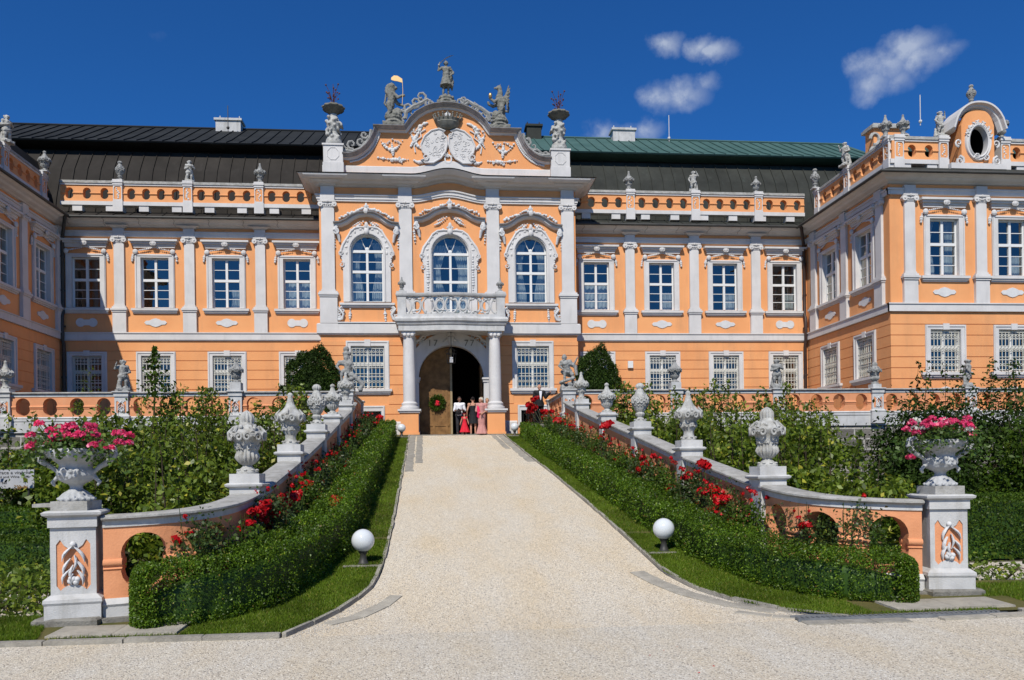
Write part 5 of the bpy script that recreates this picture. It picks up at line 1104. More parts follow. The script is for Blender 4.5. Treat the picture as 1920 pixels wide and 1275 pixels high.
# gable vases with iron flowers
for sg in (-1, 1):
    x = A+sg*5.36; y = YG+.05; z = 17.22
    t = thing('gable_vase', 'rocaille pedestal with dark bowl of iron flowers on the %s gable pier' % ('left' if sg < 0 else 'right'), 'vase', (x, y, z))
    m = MB(); rr = random.Random(7); m.lathe([(.36, 0), (.40, .1), (.36, .3), (.24, .5), (.20, .66), (.30, .85), (.34, 1.05), (.26, 1.25), (.18, 1.42), (.2, 1.5)], (0, 0, 0), 20)
    for k in range(46):
        a = rr.uniform(0, 2*PI); q = rr.uniform(0, 1.3); m.ball((.33*math.cos(a), .33*math.sin(a), q), (rr.uniform(.05, .1),)*3, 7, 4)
    for k in range(5): m.tube([(-sg*(.28+.12*math.cos(tt)), -.2+.1*k, .9+.18*math.sin(tt)+.0) for tt in [j*.6 for j in range(9)]], .06, 6)
    me = fuse(m, .03, 2, .01, 10); o = link('pedestal', me, 'statue_pale', t)
    m = MB(); m.lathe([(.16, 1.5), (.2, 1.55), (.42, 1.68), (.52, 1.80), (.50, 1.86), (.44, 1.90), (.3, 1.96), (.1, 2.02)], (x, y, z), 22, (2, 6, 11, .07)); m.build('bowl', 'bronze_vase', t, 50)
    m = MB()
    for k in range(9):
        a = 2*PI*k/9; h = .55+.25*(k % 3); r = .34 if k else 0; tip = (x+r*math.cos(a), y+r*math.sin(a), z+1.9+h*.9); m.tube([(x, y, z+1.9), (x+r*.4*math.cos(a), y+r*.4*math.sin(a), z+1.95+h*.5), tip], .011, 4); m.ball(tip, .045, 6, 4); mid_ = (x+r*.8*math.cos(a), y+r*.8*math.sin(a), z+1.9+h*.55); m.ball(mid_, .04, 6, 4); m.tube([(x+r*.4*math.cos(a), y+r*.4*math.sin(a), z+1.95+h*.3), mid_], .009, 4)
    m.tube([(x, y, z+1.9), (x, y, z+2.95)], .013, 4)
    m.build('iron_flowers', 'rust', t)
# ---- figures
def humanoid(m, J, k=1.0, fat=1.0, face=True, look=(0, -1, 0), fingers=True):
    """one continuous body from tapered overlapping limbs; J gives joints"""
    V_ = {a: Vector(b) for a, b in J.items()}; r = lambda x: x*k*fat
    pe, ch, ne, hd = V_['pelvis'], V_['chest'], V_['neck'], V_['head']
    m.cap(pe, pe.lerp(ch, .5), r(.145), r(.125), 12); m.cap(pe.lerp(ch, .5), ch, r(.125), r(.15), 12); m.cap(V_['shL'], V_['shR'], r(.075), r(.075)); m.cap(ch, ne, r(.12), r(.06)); m.cap(ne, hd, r(.058), r(.055))
    for s in 'LR':
        m.cap(V_['sh'+s], V_['el'+s], r(.055), r(.042)); m.cap(V_['el'+s], V_['wr'+s], r(.042), r(.029)); m.cap(ch, V_['sh'+s], r(.10), r(.065))
        m.cap(V_['hip'+s], V_['kn'+s], r(.092), r(.058)); m.cap(V_['kn'+s], V_['an'+s], r(.06), r(.036)); m.cap(pe, V_['hip'+s], r(.13), r(.10)); m.cap(V_['an'+s], V_['to'+s], r(.04), r(.03))
        d = (V_['wr'+s]-V_['el'+s]).normalized(); u = d.orthogonal().normalized(); q = V_['wr'+s]
        u = Vector((0, 1, 0)) if abs(d.y) < .8 else Vector((1, 0, 0)); u = (u-d*u.dot(d)).normalized(); m.cap(q, q+d*.07*k, .026*k, .034*k, 8)
        if fingers:
            for i in range(4): b = q+d*.085*k+u*(i-1.5)*.019*k; L = (.07, .078, .074, .058)[i]*k; c = d.cross(u)*.02*k; m.chain([b, b+d*L*.55+c*.4, b+d*L+c*1.3], [.0095*k, .009*k, .0075*k], 6)
            b = q+d*.03*k-u*.03*k; m.chain([b, b-u*.022*k+d*.03*k, b-u*.02*k+d*.06*k], [.012*k, .011*k, .009*k], 6)
    l = Vector(look).normalized(); up = Vector((0, 0, 1)); sd = l.cross(up).normalized(); hk = k*(1.0 if fat <= 1.15 else 1.25)
    m.ball(hd+up*.075*hk, (.078*hk, .09*hk, .105*hk), 14, 10); m.cap(hd+up*.03*hk+l*.02*hk, hd-up*.01*hk+l*.055*hk, .06*hk, .035*hk)
    if face:
        m.cap(hd+up*.085*hk+l*.085*hk, hd+up*.045*hk+l*.10*hk, .010*hk, .016*hk, 6); m.cap(hd+up*.005*hk+l*.078*hk-sd*.018*hk, hd+up*.005*hk+l*.078*hk+sd*.018*hk, .010*hk, .010*hk, 6)
        for s in (-1, 1): m.ball(hd+up*.08*hk+l*.078*hk+sd*s*.03*hk, .013*hk, 6, 4); m.ball(hd+up*.065*hk+sd*s*.082*hk, (.014*hk, .02*hk, .03*hk), 6, 4)
def pose(x=0, y=0, z=0, k=1.0, **kw):
    J = dict(pelvis=(0, 0, .95), chest=(0, 0, 1.30), neck=(0, 0, 1.47), head=(0, -.01, 1.56), shL=(-.175, 0, 1.40), shR=(.175, 0, 1.40), elL=(-.24, .02, 1.12), elR=(.24, .02, 1.12), wrL=(-.26, -.06, .88), wrR=(.26, -.06, .88), hipL=(-.09, 0, .90), hipR=(.09, 0, .90), knL=(-.10, -.02, .50), knR=(.10, -.02, .50), anL=(-.10, .02, .09), anR=(.10, .02, .09), toL=(-.12, -.13, .035), toR=(.12, -.13, .035))
    J.update(kw); return {a: (x+b[0]*k, y+b[1]*k, z+b[2]*k) for a, b in J.items()}
def rockbase(m, k, h=.12, r=.2, seed=1):
    rr = random.Random(seed); m.box(-r*k, r*k, -r*k, r*k, -.02, h*.5*k)
    for i in range(12): a = rr.uniform(0, 6.28); m.ball((r*.6*math.cos(a)*k, r*.6*math.sin(a)*k, h*.6*k), (rr.uniform(.05, .1)*k,)*3, 7, 4)
FIGC = {}
def putto_mesh(variant, h):
    key = (variant, h)
    if key in FIGC: return FIGC[key]
    k = h/1.28; m = MB(); rr = random.Random(variant)
    base = dict(pelvis=(0, 0, .62), chest=(0, 0, .90), neck=(0, 0, 1.02), head=(0, -.01, 1.07), shL=(-.15, 0, .98), shR=(.15, 0, .98), hipL=(-.09, 0, .58), hipR=(.09, 0, .58), anL=(-.1, .02, .16), anR=(.1, .02, .16), toL=(-.12, -.1, .13), toR=(.12, -.1, .13), knL=(-.11, -.05, .36), knR=(.11, -.03, .36))
    arms = [dict(elL=(-.30, -.02, .90), wrL=(-.26, -.14, 1.08), elR=(.26, .03, .78), wrR=(.18, -.17, .72)), dict(elL=(-.24, .02, .78), wrL=(-.08, -.2, .80), elR=(.28, .0, .84), wrR=(.10, -.2, .88)), dict(elL=(-.28, 0, .82), wrL=(-.22, -.15, .62), elR=(.29, -.02, .96), wrR=(.2, -.1, 1.15))][variant % 3]
    J = pose(0, 0, 0, k, **base, **arms); humanoid(m, J, k, 1.28, True, (rr.uniform(-.5, .5), -1, -.1))
    for i in range(14):                                   # swirling drapery and foliage
        a = i*.5+variant; q = i/13; m.tube([((.17+.05*math.sin(a*2))*math.cos(a+t)*k, (.14+.04*math.cos(a))*math.sin(a+t)*k, (.35+.42*q+.06*t)*k) for t in (0, .4, .8, 1.2)], [.03*k, .05*k, .045*k, .02*k], 6)
    for i in range(10): a = rr.uniform(0, 6.28); m.ball((.1*math.cos(a)*k, .1*math.sin(a)*k, (1.18+rr.uniform(0, .05))*k), .05*k, 6, 4)
    m.cap((.22*k, .12*k, .1*k), (.18*k, .1*k, .55*k), .09*k, .05*k); m.cap((-.2*k, .1*k, .1*k), (-.14*k, .12*k, .45*k), .08*k, .06*k)
    rockbase(m, k, .14, .24, variant); me = fuse(m, .016*k, 1, .013*k, 20/k); FIGC[key] = me; return me
def put_fig(variant, h, x, y, z, label, mt, rot=0, block=.06, group=None):
    t = thing('putto_statue', label, 'statue', (x, y, z), group); me = putto_mesh(variant, h).copy(); me.materials.clear(); me.materials.append(MT[mt])
    o = bpy.data.objects.new('figure', me); C.objects.link(o); o.parent = t; o.location = (0, 0, block); o.rotation_euler.z = rot; ORG[o.name] = ORG[t.name]
    m = MB(lambda a, b, c: (x+a, y+b, z+c)); m.box(-.23, .23, -.2, .2, 0, block+.01); m.build('block', mt, t); return t
# terrace statues
zt = 4.99; GT = 'sculptures on the terrace balustrade'
put_urn('B', 101, 1.05, -15.75, 31, zt, 'pale stone urn on the terrace balustrade at the far left picture edge', group=GT, block=.12)
put_fig(0, 1.12, -11.6, 31, zt, 'stone putto in swirling drapery on the left terrace balustrade', 'statue', .4, group=GT)
put_urn('D', 103, .9, -7.5, 31, zt, 'stone basket vase on a rounded block on the left terrace balustrade, before the yew', 'statue', .32, .2, GT)
put_urn('D', 105, .95, 9.43, 31, zt, 'stone flower vase on the right terrace balustrade, first beyond the putto group', 'statue', .26, .2, GT)
put_fig(1, 1.12, 13.62, 31, zt, 'stone putto with folded arms on the right terrace balustrade', 'statue', -.2, group=GT)
put_urn('A', 107, .92, 17.75, 31, zt, 'stone urn on the right terrace balustrade below the side windows of the right wing', 'statue', .16, .18, GT)
put_fig(2, 1.10, 21.75, 31, zt, 'stone putto leaning on a stump at the far right of the terrace balustrade', 'statue', .9, group=GT)
put_fig(1, 1.05, A-12.38, YS-.02, zr, 'small playing putto on the roof balustrade of the left range', 'statue_pale', .3, .03, 'figures on the roof balustrades')
put_fig(2, 1.05, A+12.46, YS-.02, zr, 'small playing putto on the roof balustrade of the right range', 'statue_pale', -.3, .03, 'figures on the roof balustrades')
put_fig(0, 1.1, XR+.12, YS-3.85, zr, 'putto statue halfway along the side parapet of the right wing', 'statue_pale', -1.2, .03, 'figures on the roof balustrades')
put_fig(1, 1.15, XL-.12, YS-4.35, zr, 'putto statue high on the left wing parapet at the left edge of the photo', 'statue_pale', 1.0, .03, 'figures on the roof balustrades')
put_fig(2, 1.1, A+20.95, YW+.4, zr, 'seated putto beside the left flank of the oval window gable', 'statue_pale', .2, .03, 'figures on the roof balustrades')
# large groups at the terrace corners
for sg in (-1, 1):
    x, y = TX[sg][0], 31.0; m = MB(); rr = random.Random(20+sg); k = .95
    J = pose(0, 0, .28, k*.9, pelvis=(-.05*sg, 0, .55), chest=(-.12*sg, -.05, .82), neck=(-.16*sg, -.08, .98), head=(-.18*sg, -.1, 1.03) if sg > 0 else (0, -.05, 1.03), shL=(-.28, -.05, .92), shR=(.08, -.05, .95), elL=(-.42, -.12, .75), wrL=(-.30, -.26, .6), elR=(.26, -.1, .8), wrR=(.36, -.18, 1.02 if sg > 0 else .62), hipL=(-.12, 0, .5), hipR=(.06, 0, .5), knL=(-.18, -.22, .42), knR=(.18, -.1, .36), anL=(-.2, -.18, .05), anR=(.22, .0, .02), toL=(-.22, -.3, .03), toR=(.26, -.12, .0))
    humanoid(m, J, k, 1.3, True, (-.4*sg, -1, 0))
    for i in range(22): a = i*.45; q = i/21; m.tube([((.26+.06*math.sin(3*a)-.08*q)*math.cos(a+t), (.2-.06*q)*math.sin(a+t), .08+.62*q+.05*t) for t in (0, .4, .8, 1.2)], [.04, .07, .06, .03], 7)
    for i in range(16): a = rr.uniform(0, 6.28); m.ball((.24*math.cos(a), .2*math.sin(a), rr.uniform(.05, .3)), rr.uniform(.05, .1), 8, 5)
    if sg < 0:
        m.ball((0.02, 0, 1.42), (.17, .15, .10), 10, 6); m.ball((0, 0, 1.58), .12, 10, 6); m.cap((.05, 0, 1.0), (0, 0, 1.4), .14, .13)
        m.chain([(.2, -.05, .6), (.45, -.05, .42), (.6, -.05, .22), (.52, -.05, .05)], [.12, .1, .08, .1])
    else: m.chain([(.1, -.05, 1.0), (.28, -.05, .9), (.33, -.05, .6)], [.1, .08, .06])
    m.box(-.3, .3, -.26, .26, -.02, .1); me = fuse(m, .018, 1, .014, 17)
    t = thing('statue_group', 'large stone putto group with %s on the %s terrace corner pier' % (('a stacked crown of globes', 'left') if sg < 0 else ('a raised arm', 'right')), 'statue', (x, y, zt), GT); link('figure', me, 'statue', t)
    MB().box(x-.26, x+.26, y-.24, y+.24, zt, zt+.06).build('block', 'white_low', t)
# gable sculptures: swordsman, lion with flag, griffin
def sculpt(m, voxel, name, label, cat, loc, mt='statue_dark', parts=()):
    me = fuse(m, voxel*.85, 1, .02, 13); t = thing(name, label, cat, loc); link('figure', me, mt, t); return t
SX, SZ = at(837, 195, YG)[0], 19.38
m = MB(); m.box(-.45, .45, -.35, .35, -.12, .05); m.lathe([(.42, .05), (.36, .15), (.40, .2), (.3, .26)], (0, 0, 0), 14)
rr = random.Random(2)
for i in range(14): a = rr.uniform(0, 6.28); m.ball((.28*math.cos(a), .26*math.sin(a), .26), rr.uniform(.06, .12), 7, 4)
humanoid(m, pose(0, 0, .28, 1.02, elL=(-.36, -.02, 1.28), wrL=(-.30, -.05, 1.56), elR=(.36, .02, 1.20), wrR=(.22, -.08, 1.04), knL=(-.12, -.02, .5), anL=(-.14, 0, .09), toL=(-.18, -.12, .04)), 1.05, 1.12, True, (-.2, -1, 0), False)
m.lathe([(.17, 1.45), (.15, 1.32), (.20, 1.15), (.27, .95), (.30, .86), (.1, .84)], (0, 0, 0), 16, (2, 5, 7, .08)); m.cap((0, 0, 1.98), (0, 0, 2.03), .13, .06); m.chain([(.2, .1, 1.5), (.3, .14, 1.1), (.27, .12, .75)], [.1, .09, .05])
t = sculpt(m, .026, 'swordsman_statue', 'weathered statue of a man raising a curved sword on the top of the gable', 'statue', (SX, YG+.05, SZ))
m = MB(lambda a, b, c: (SX+a, YG+.05+b, SZ+c)); pts = [(-.32, -.08, 1.84), (-.18, -.08, 2.0), (0.02, -.08, 2.16), (.22, -.08, 2.26), (.38, -.08, 2.30)]; m.tube(pts, [.03, .045, .05, .04, .01], 4, .4); m.ball((-.33, -.08, 1.82), .05, 6, 4); m.build('sabre', 'statue_pale', t, 40)
LX = at(738, 230, YG)[0]; LZ_ = 18.26
m = MB(); m.box(-.5, .5, -.35, .35, -.08, .12); m.lathe([(.44, .12), (.34, .26), (.40, .32), (.36, .42)], (0, 0, 0), 14)
for i in range(18): a = rr.uniform(0, 6.28); m.ball((.3*math.cos(a), .28*math.sin(a), rr.uniform(.3, .5)), rr.uniform(.07, .15), 7, 4)
m.ball((.18, 0, .62), (.25, .22, .25), 9, 6)
m.chain([(-.12, 0, 1.0), (-.1, 0, 1.25), (-.08, 0, 1.5), (-.1, 0, 1.72)], [.19, .19, .21, .19]); m.ball((-.08, -.02, 1.86), .18, 10, 7); m.cap((-.02, -.02, 1.84), (.12, -.02, 1.80), .11, .08)
for q in range(16): a = q*.4; m.ball((-.15+.17*math.cos(a), .03, 1.72+.22*math.sin(a)), .09, 6, 4)
m.chain([(-.16, .1, 1.0), (-.05, .08, .75), (-.22, .1, .45), (-.12, .0, .40)], [.16, .12, .07, .07]); m.chain([(-.2, -.1, 1.0), (-.16, -.12, .7), (-.32, -.1, .35), (-.22, -.14, .32)], [.15, .11, .07, .07])
m.chain([(0, -.1, 1.5), (.22, -.12, 1.32), (.44, -.12, 1.42), (.5, -.12, 1.42)], [.11, .08, .06, .07]); m.chain([(0, .1, 1.4), (.2, .1, 1.12), (.45, .08, 1.02), (.52, .08, 1.0)], [.11, .08, .06, .07]); m.chain([(-.25, .1, .9), (-.42, .1, 1.1), (-.36, .1, 1.4), (-.3, .1, 1.6)], [.06, .05, .05, .08])
t = sculpt(m, .028, 'lion_statue', 'weathered upright lion statue holding a gilt pennant on the left shoulder of the gable', 'statue', (LX, YG+.05, LZ_))
m = MB(lambda a, b, c: (LX+a, YG+.05+b, LZ_+c)); m.tube([(.42, -.16, .95), (.46, -.16, 1.6), (.44, -.16, 2.1)], .014, 5); m.rings([[(-.08, -.14, 2.12), (-.08, -.17, 2.12), (-.08, -.17, 2.22), (-.08, -.14, 2.22)], [(.05, -.14, 2.08), (.05, -.17, 2.08), (.05, -.17, 2.33), (.05, -.14, 2.33)], [(.22, -.14, 2.06), (.22, -.17, 2.06), (.22, -.17, 2.32), (.22, -.14, 2.32)], [(.44, -.14, 2.0), (.44, -.17, 2.0), (.44, -.17, 2.18), (.44, -.14, 2.18)]]); m.build('pennant', 'gilt', t)
GX = at(937, 236, YG)[0]
m = MB(); m.box(-.55, .5, -.35, .35, -.10, .08); m.lathe([(.44, .08), (.34, .2), (.42, .26), (.36, .36)], (0, 0, 0), 14)
for i in range(18): a = rr.uniform(0, 6.28); m.ball((.32*math.cos(a), .28*math.sin(a), rr.uniform(.25, .45)), rr.uniform(.07, .15), 7, 4)
m.ball((-.18, 0, .6), (.22, .2, .25), 9, 6)
m.chain([(.10, 0, .95), (.03, 0, 1.2), (0, 0, 1.45), (.05, 0, 1.72), (.02, 0, 1.88)], [.2, .2, .19, .13, .11]); m.ball((-.02, 0, 1.94), (.14, .11, .12), 9, 6); m.chain([(-.1, 0, 1.95), (-.2, 0, 1.93), (-.24, 0, 1.86)], [.07, .045, .02])
for s in (-1, 1): m.cap((.03, s*.06, 2.0), (.06, s*.08, 2.12), .04, .015)
m.chain([(.12, .08, .95), (.2, .1, .65), (.3, .1, .35)], [.16, .11, .07]); m.chain([(.1, -.1, .95), (.02, -.12, .7), (.2, -.1, .42), (.25, -.12, .25)], [.15, .11, .07, .07])
m.chain([(-.05, -.1, 1.35), (-.25, -.12, 1.22), (-.42, -.12, 1.35), (-.46, -.12, 1.42)], [.1, .08, .06, .07]); m.chain([(-.05, .1, 1.2), (-.3, .1, 1.1), (-.5, .08, 1.18), (-.52, .08, 1.25)], [.1, .08, .06, .07])
for i in range(7): q = i/6; m.chain([(.14, .06, 1.35-.05*i), (.35+.05*q, .16, 1.55-.12*q), (.55-.1*q, .2, 2.05-.25*i*.75)], [.08, .06, .03], 7)
for i in range(7): q = i/6; m.chain([(.14, -.06, 1.35-.05*i), (.30+.05*q, -.18, 1.5-.12*q), (.45-.1*q, -.26, 1.95-.25*i*.75)], [.08, .06, .03], 7)
m.chain([(.25, 0, .85), (.42, 0, .8), (.45, 0, 1.0)], [.06, .045, .05])
t = sculpt(m, .028, 'griffin_statue', 'weathered winged griffin statue holding a gilt ball on the right shoulder of the gable', 'statue', (GX, YG+.05, 18.28))
MB(lambda a, b, c: (GX+a, YG+.05+b, 18.28+c)).ball((-.44, -.16, 1.5), (.09, .09, .13), 10, 6).build('ball', 'gilt', t, 60)
# planted vases on the gate pillars
def planter(sg):
    x, y = PIL[sg]; z = 1.47; side = 'left' if sg < 0 else 'right'
    t = thing('planter_vase', 'large white stone vase with scroll handles on the %s gate pillar' % side, 'planter', (x, y, z), 'vases on the gate pillars')
    m = MB(); m.lathe([(.20, 0), (.20, .02), (.19, .05), (.13, .11), (.075, .15), (.07, .19), (.10, .215), (.19, .26), (.225, .32), (.215, .38), (.185, .42), (.19, .46), (.24, .50), (.30, .535), (.32, .57), (.325, .62), (.335, .645), (.31, .655), (.27, .63), (.02, .61)], (0, 0, 0), 40, (2, 4, 14, .07))
    for k in range(16): a = 2*PI*k/16; m.ball((.205*math.cos(a), .205*math.sin(a), .03), .022, 7, 4)
    rr = random.Random(5)
    for k in range(12): a = -PI/2+rr.uniform(-.5, .5); r = .225; m.ball((r*math.cos(a), r*math.sin(a), rr.uniform(.28, .40)), rr.uniform(.015, .032), 6, 4)
    for k in range(18): a = 2*PI*k/18; m.ball((.32*math.cos(a), .32*math.sin(a), .60+.012*(k % 2)), (.04, .04, .024), 7, 4)
    for s in (-1, 1):
        m.chain([(s*.31, 0, .64), (s*.38, 0, .675), (s*.45, 0, .65), (s*.465, 0, .58), (s*.43, 0, .52), (s*.36, 0, .47), (s*.29, 0, .43), (s*.225, 0, .37)], [.03, .036, .04, .042, .042, .04, .035, .025]); m.tube([(s*(.385+.04*math.cos(q)), 0, .585+.04*math.sin(q)) for q in [j*.6 for j in range(10)]], .022, 7); m.chain([(s*.22, 0, .30), (s*.28, -.0, .24), (s*.26, 0, .2)], [.03, .025, .02])
    me = fuse(m, .0115, 2, .005, 20); o = link('vase', me, 'vase_stone', t); o.location = (0, 0, .11)
    MB().box(x-.215, x+.215, y-.215, y+.215, z, z+.115).build('block', 'coping', t)
    g = thing('geranium', 'bushy %s geranium growing from the vase on the %s gate pillar' % ('deep pink' if sg < 0 else 'bright pink and white', side), 'flowers', (x, y, z+.72), 'geraniums in the pillar vases')
    rg = np.random.RandomState(9+sg); n = 2200; P_ = rg.normal(size=(n, 3))*np.array([.25, .21, .08])+np.array([x, y, z+.81]); P_[:, 2] -= .45*np.abs(P_[:, 0]-x)**1.6
    leaves('foliage', P_, .055, 'leaf_ger', g, bias=.5, N=np.tile((0, -.3, 1), (n, 1)), asp=.95, seed=3)
    hd = [(rg.normal()*.30, rg.normal()*.22, 0) for _ in range(44)]
    if sg > 0: hd += [(-.5, -.1, -.28)]
    if sg < 0: hd += [(.46, -.15, -.12), (-.42, -.2, -.1)]
    PP = []; NN = []; W_ = []
    m = MB()
    for i, (a, b, c) in enumerate(hd):
        a = max(-.56, min(.56, a)); cz = z+.93+rg.uniform(-.06, .17)-abs(a)*.22+c; ctr = np.array([x+a, y+b, cz]); d = rg.normal(size=(34, 3)); d /= np.linalg.norm(d, axis=1)[:, None]; d[:, 2] = np.abs(d[:, 2])*1.0-.2
        (PP if (i % 5 or sg < 0) else W_).append(ctr+d*.052); m.tube([(x+a*.6, y+b*.6, z+.78), tuple(ctr)], .004, 4)
    PP = np.concatenate(PP); leaves('blossom', PP, .05, 'petal_pink', g, bias=.0, asp=.9, seed=4); m.build('stems', 'leaf_ger', g)
    if W_: W_ = np.concatenate(W_); leaves('white_blossom', W_, .04, 'petal_white', g, asp=.9, seed=5)
planter(-1); planter(1)
# ================================================================ PEOPLE
def body(t, J, k, skin='skin', look=(0, -1, 0), fat=1.0):
    m = MB(); humanoid(m, J, k, fat, True, look); me = fuse(m, .0075*max(k, .6), 1); return link('body', me, skin, t)
def cloth(t, name, mt, fn, voxel=.012, noise=.004):
    m = MB(); fn(m); me = fuse(m, voxel, 2, noise, 14); return link(name, me, mt, t)
def torso(m, J, k, g=.018, arms=1, z0=None):
    V_ = {a: Vector(b) for a, b in J.items()}; pe, ch, ne = V_['pelvis'], V_['chest'], V_['neck']
    m.cap(pe, pe.lerp(ch, .5), (.15+g)*k, (.13+g)*k, 12); m.cap(pe.lerp(ch, .5), ch, (.13+g)*k, (.15+g)*k, 12); m.cap(V_['shL'], V_['shR'], (.07+g)*k, (.07+g)*k); m.cap(ch, ne.lerp(ch, .35), (.13+g)*k, (.075+g)*k)
    for s in 'LR':
        m.cap(ch, V_['sh'+s], (.11+g)*k, (.065+g)*k)
        if arms: m.cap(V_['sh'+s], V_['el'+s], (.057+g)*k, (.045+g)*k)
        if arms > 1: m.cap(V_['el'+s], V_['wr'+s], (.044+g)*k, (.034+g)*k)
def legs(m, J, k, g=.018):
    V_ = {a: Vector(b) for a, b in J.items()}
    m.cap(V_['pelvis'], V_['pelvis']+Vector((0, 0, -.05*k)), (.15+g)*k, (.14+g)*k)
    for s in 'LR': m.cap(V_['pelvis'], V_['hip'+s], (.13+g)*k, (.105+g)*k); m.cap(V_['hip'+s], V_['kn'+s], (.093+g)*k, (.065+g)*k); m.cap(V_['kn'+s], V_['an'+s], (.065+g)*k, (.05+g)*k)
def skirt(m, z1, z0, r1, r0, c=(0, 0), n=28, fold=.05):
    rs = []
    for j in range(9):
        q = j/8; r = r1+(r0-r1)*q**1.2; rs.append([(c[0]+r*(1+fold*q*math.cos(7*a))*math.cos(a), c[1]+r*.85*(1+fold*q*math.cos(7*a))*math.sin(a), z1+(z0-z1)*q) for a in [2*PI*i/n for i in range(n)]])
    m.rings(rs)
def hair(t, J, k, mt, style='short', look=(0, -1, 0)):
    h = Vector(J['head'])+Vector((0, 0, .085*k)); l = Vector(look).normalized()
    def fn(m):
        m.ball(h-l*.022*k+Vector((0, 0, .022*k)), (.088*k, .094*k, .098*k), 12, 8)
        if style == 'bun': m.ball(h-l*.1*k+Vector((0, 0, .05*k)), .05*k, 8, 6)
        if style == 'long': m.cap(h-l*.05*k, h-l*.06*k-Vector((0, 0, .16*k)), .085*k, .07*k)
        if style == 'curly':
            for i in range(14): a = i*.9; m.ball(h-l*.03*k+Vector((.075*k*math.cos(a), .06*k*math.sin(a), .05*k*math.sin(i*1.7)+.03*k)), .038*k, 7, 5)
    return cloth(t, 'hair', mt, fn, .009, .003)
def shoes(t, J, k, mt):
    def fn(m):
        for s in 'LR': a = Vector(J['an'+s]); b = Vector(J['to'+s]); m.cap((a.x, a.y+.02*k, .045*k), (b.x, b.y, .04*k), .045*k, .038*k)
    return cloth(t, 'shoes', mt, fn, .009, 0)
ZF = 3.512
def pers(px, y, z, label): return thing('person', label, 'person', (at(px, 790, y)[0], y, z))
# man in white shirt, looking down at a black bag in his hands
t = pers(862, 36.75, ZF, 'man in a white shirt and dark trousers standing in the doorway holding a black bag'); k = 1.0
J = pose(0, 0, 0, k, head=(0, -.035, 1.555), elL=(-.24, -.02, 1.13), wrL=(-.12, -.24, 1.08), elR=(.24, -.02, 1.13), wrR=(.08, -.24, 1.12))
body(t, J, k, 'skin_shaded', (.1, -1, -.4)); cloth(t, 'shirt', 'cloth_white', lambda m: torso(m, J, k, .02)); cloth(t, 'trousers', 'cloth_grey', lambda m: legs(m, J, k)); hair(t, J, k, 'hair_dark', look=(.1, -1, -.3)); shoes(t, J, k, 'cloth_black')  # darker skin copy: shade of the doorway put into the skin colour
cloth(t, 'bag', 'cloth_black', lambda m: (m.ball((-.06, -.28, 1.02), (.14, .08, .12), 10, 7), m.chain([(-.16, -.26, 1.08), (-.05, -.28, 1.18), (.06, -.26, 1.1)], [.02, .02, .02], 6)))
# little girl in red
t = pers(871, 36.15, gz(36.15), 'small girl in a sleeveless red dress and white shoes standing in front of the others'); k = .56
J = pose(0, 0, 0, k, elL=(-.27, .02, 1.15), wrL=(-.34, -.05, .92), elR=(.26, .0, 1.15), wrR=(.30, -.12, .95)); body(t, J, k, 'skin', (0, -1, 0), 1.15)
def dr(m): torso(m, J, k, .022, 0); skirt(m, 1.05*k, .22*k, .17*k, .42*k, n=32, fold=.08)
cloth(t, 'dress', 'cloth_red', dr, .010); hair(t, J, k*1.12, 'hair_dark', 'curly'); shoes(t, J, k, 'cloth_white'); cloth(t, 'hair_band', 'cloth_red', lambda m: m.tube([(.1*k*math.cos(a), -.02+.0*a, (1.66+.1*math.sin(a))*k) for a in [i*PI/8 for i in range(9)]], .012, 6), .006, 0)
# woman in black dress, back turned, pink wrap over her right side
t = pers(887, 36.2, gz(36.2), 'woman in a strappy black knee-length dress seen from behind with a magenta wrap'); k = .98
J = pose(0, 0, 0, k, head=(0, .035, 1.55), elL=(-.26, -.02, 1.14), wrL=(-.27, .1, .9), elR=(.27, .0, 1.15), wrR=(.25, .14, 1.0), toL=(-.12, .13, .03), toR=(.12, .13, .03), anL=(-.10, -.03, .09), anR=(.10, -.03, .09)); body(t, J, k, 'skin', (0, 1, -.3))
def dr(m):
    V_ = {a: Vector(b) for a, b in J.items()}; pe, ch = V_['pelvis'], V_['chest']
    m.cap(pe, pe.lerp(ch, .5), .168, .148, 12); m.cap(pe.lerp(ch, .5), ch-Vector((0, 0, .04)), .15, .165, 12); skirt(m, 1.0, .50, .17, .23, fold=.04)
    for s in (-1, 1): m.chain([(s*.09, .08, 1.36), (s*.11, .02, 1.47), (s*.10, -.10, 1.36)], [.018, .018, .018], 6)
cloth(t, 'dress', 'cloth_black', dr); hair(t, J, k, 'hair_dark', 'bun', (0, 1, -.2)); shoes(t, J, k, 'shoe')
cloth(t, 'wrap', 'cloth_magenta', lambda m: (m.chain([(.16, -.05, 1.38), (.24, -.12, 1.2), (.27, -.14, .95), (.22, -.12, .82)], [.04, .07, .10, .06]), m.cap((.3, -.12, 1.05), (.26, -.14, .78), .06, .05)))
# woman in long pink gown
t = pers(903, 36.15, gz(36.15), 'white-haired woman in a long dusty pink gown with clasped hands'); k = .97
J = pose(0, 0, 0, k, head=(-.03, -.03, 1.55), elL=(-.24, -.04, 1.12), wrL=(-.06, -.2, 1.0), elR=(.23, -.04, 1.12), wrR=(.04, -.2, .99)); body(t, J, k, 'skin', (-.8, -.6, -.1))
def dr(m): torso(m, J, k, .03, 1); skirt(m, .98, .48, .19, .16, fold=.02); skirt(m, .50, .04, .15, .27, fold=.10)
cloth(t, 'gown', 'cloth_pink', dr); hair(t, J, k, 'hair_white', 'curly', (-.8, -.6, 0)); shoes(t, J, k, 'shoe')
t = pers(914, 36.75, ZF, 'fair-haired woman in pink half hidden behind the white-haired woman'); k = .96
J = pose(0, 0, 0, k, elR=(.26, -.08, 1.15), wrR=(.2, -.25, .95)); body(t, J, k, 'skin', (.2, -1, 0))
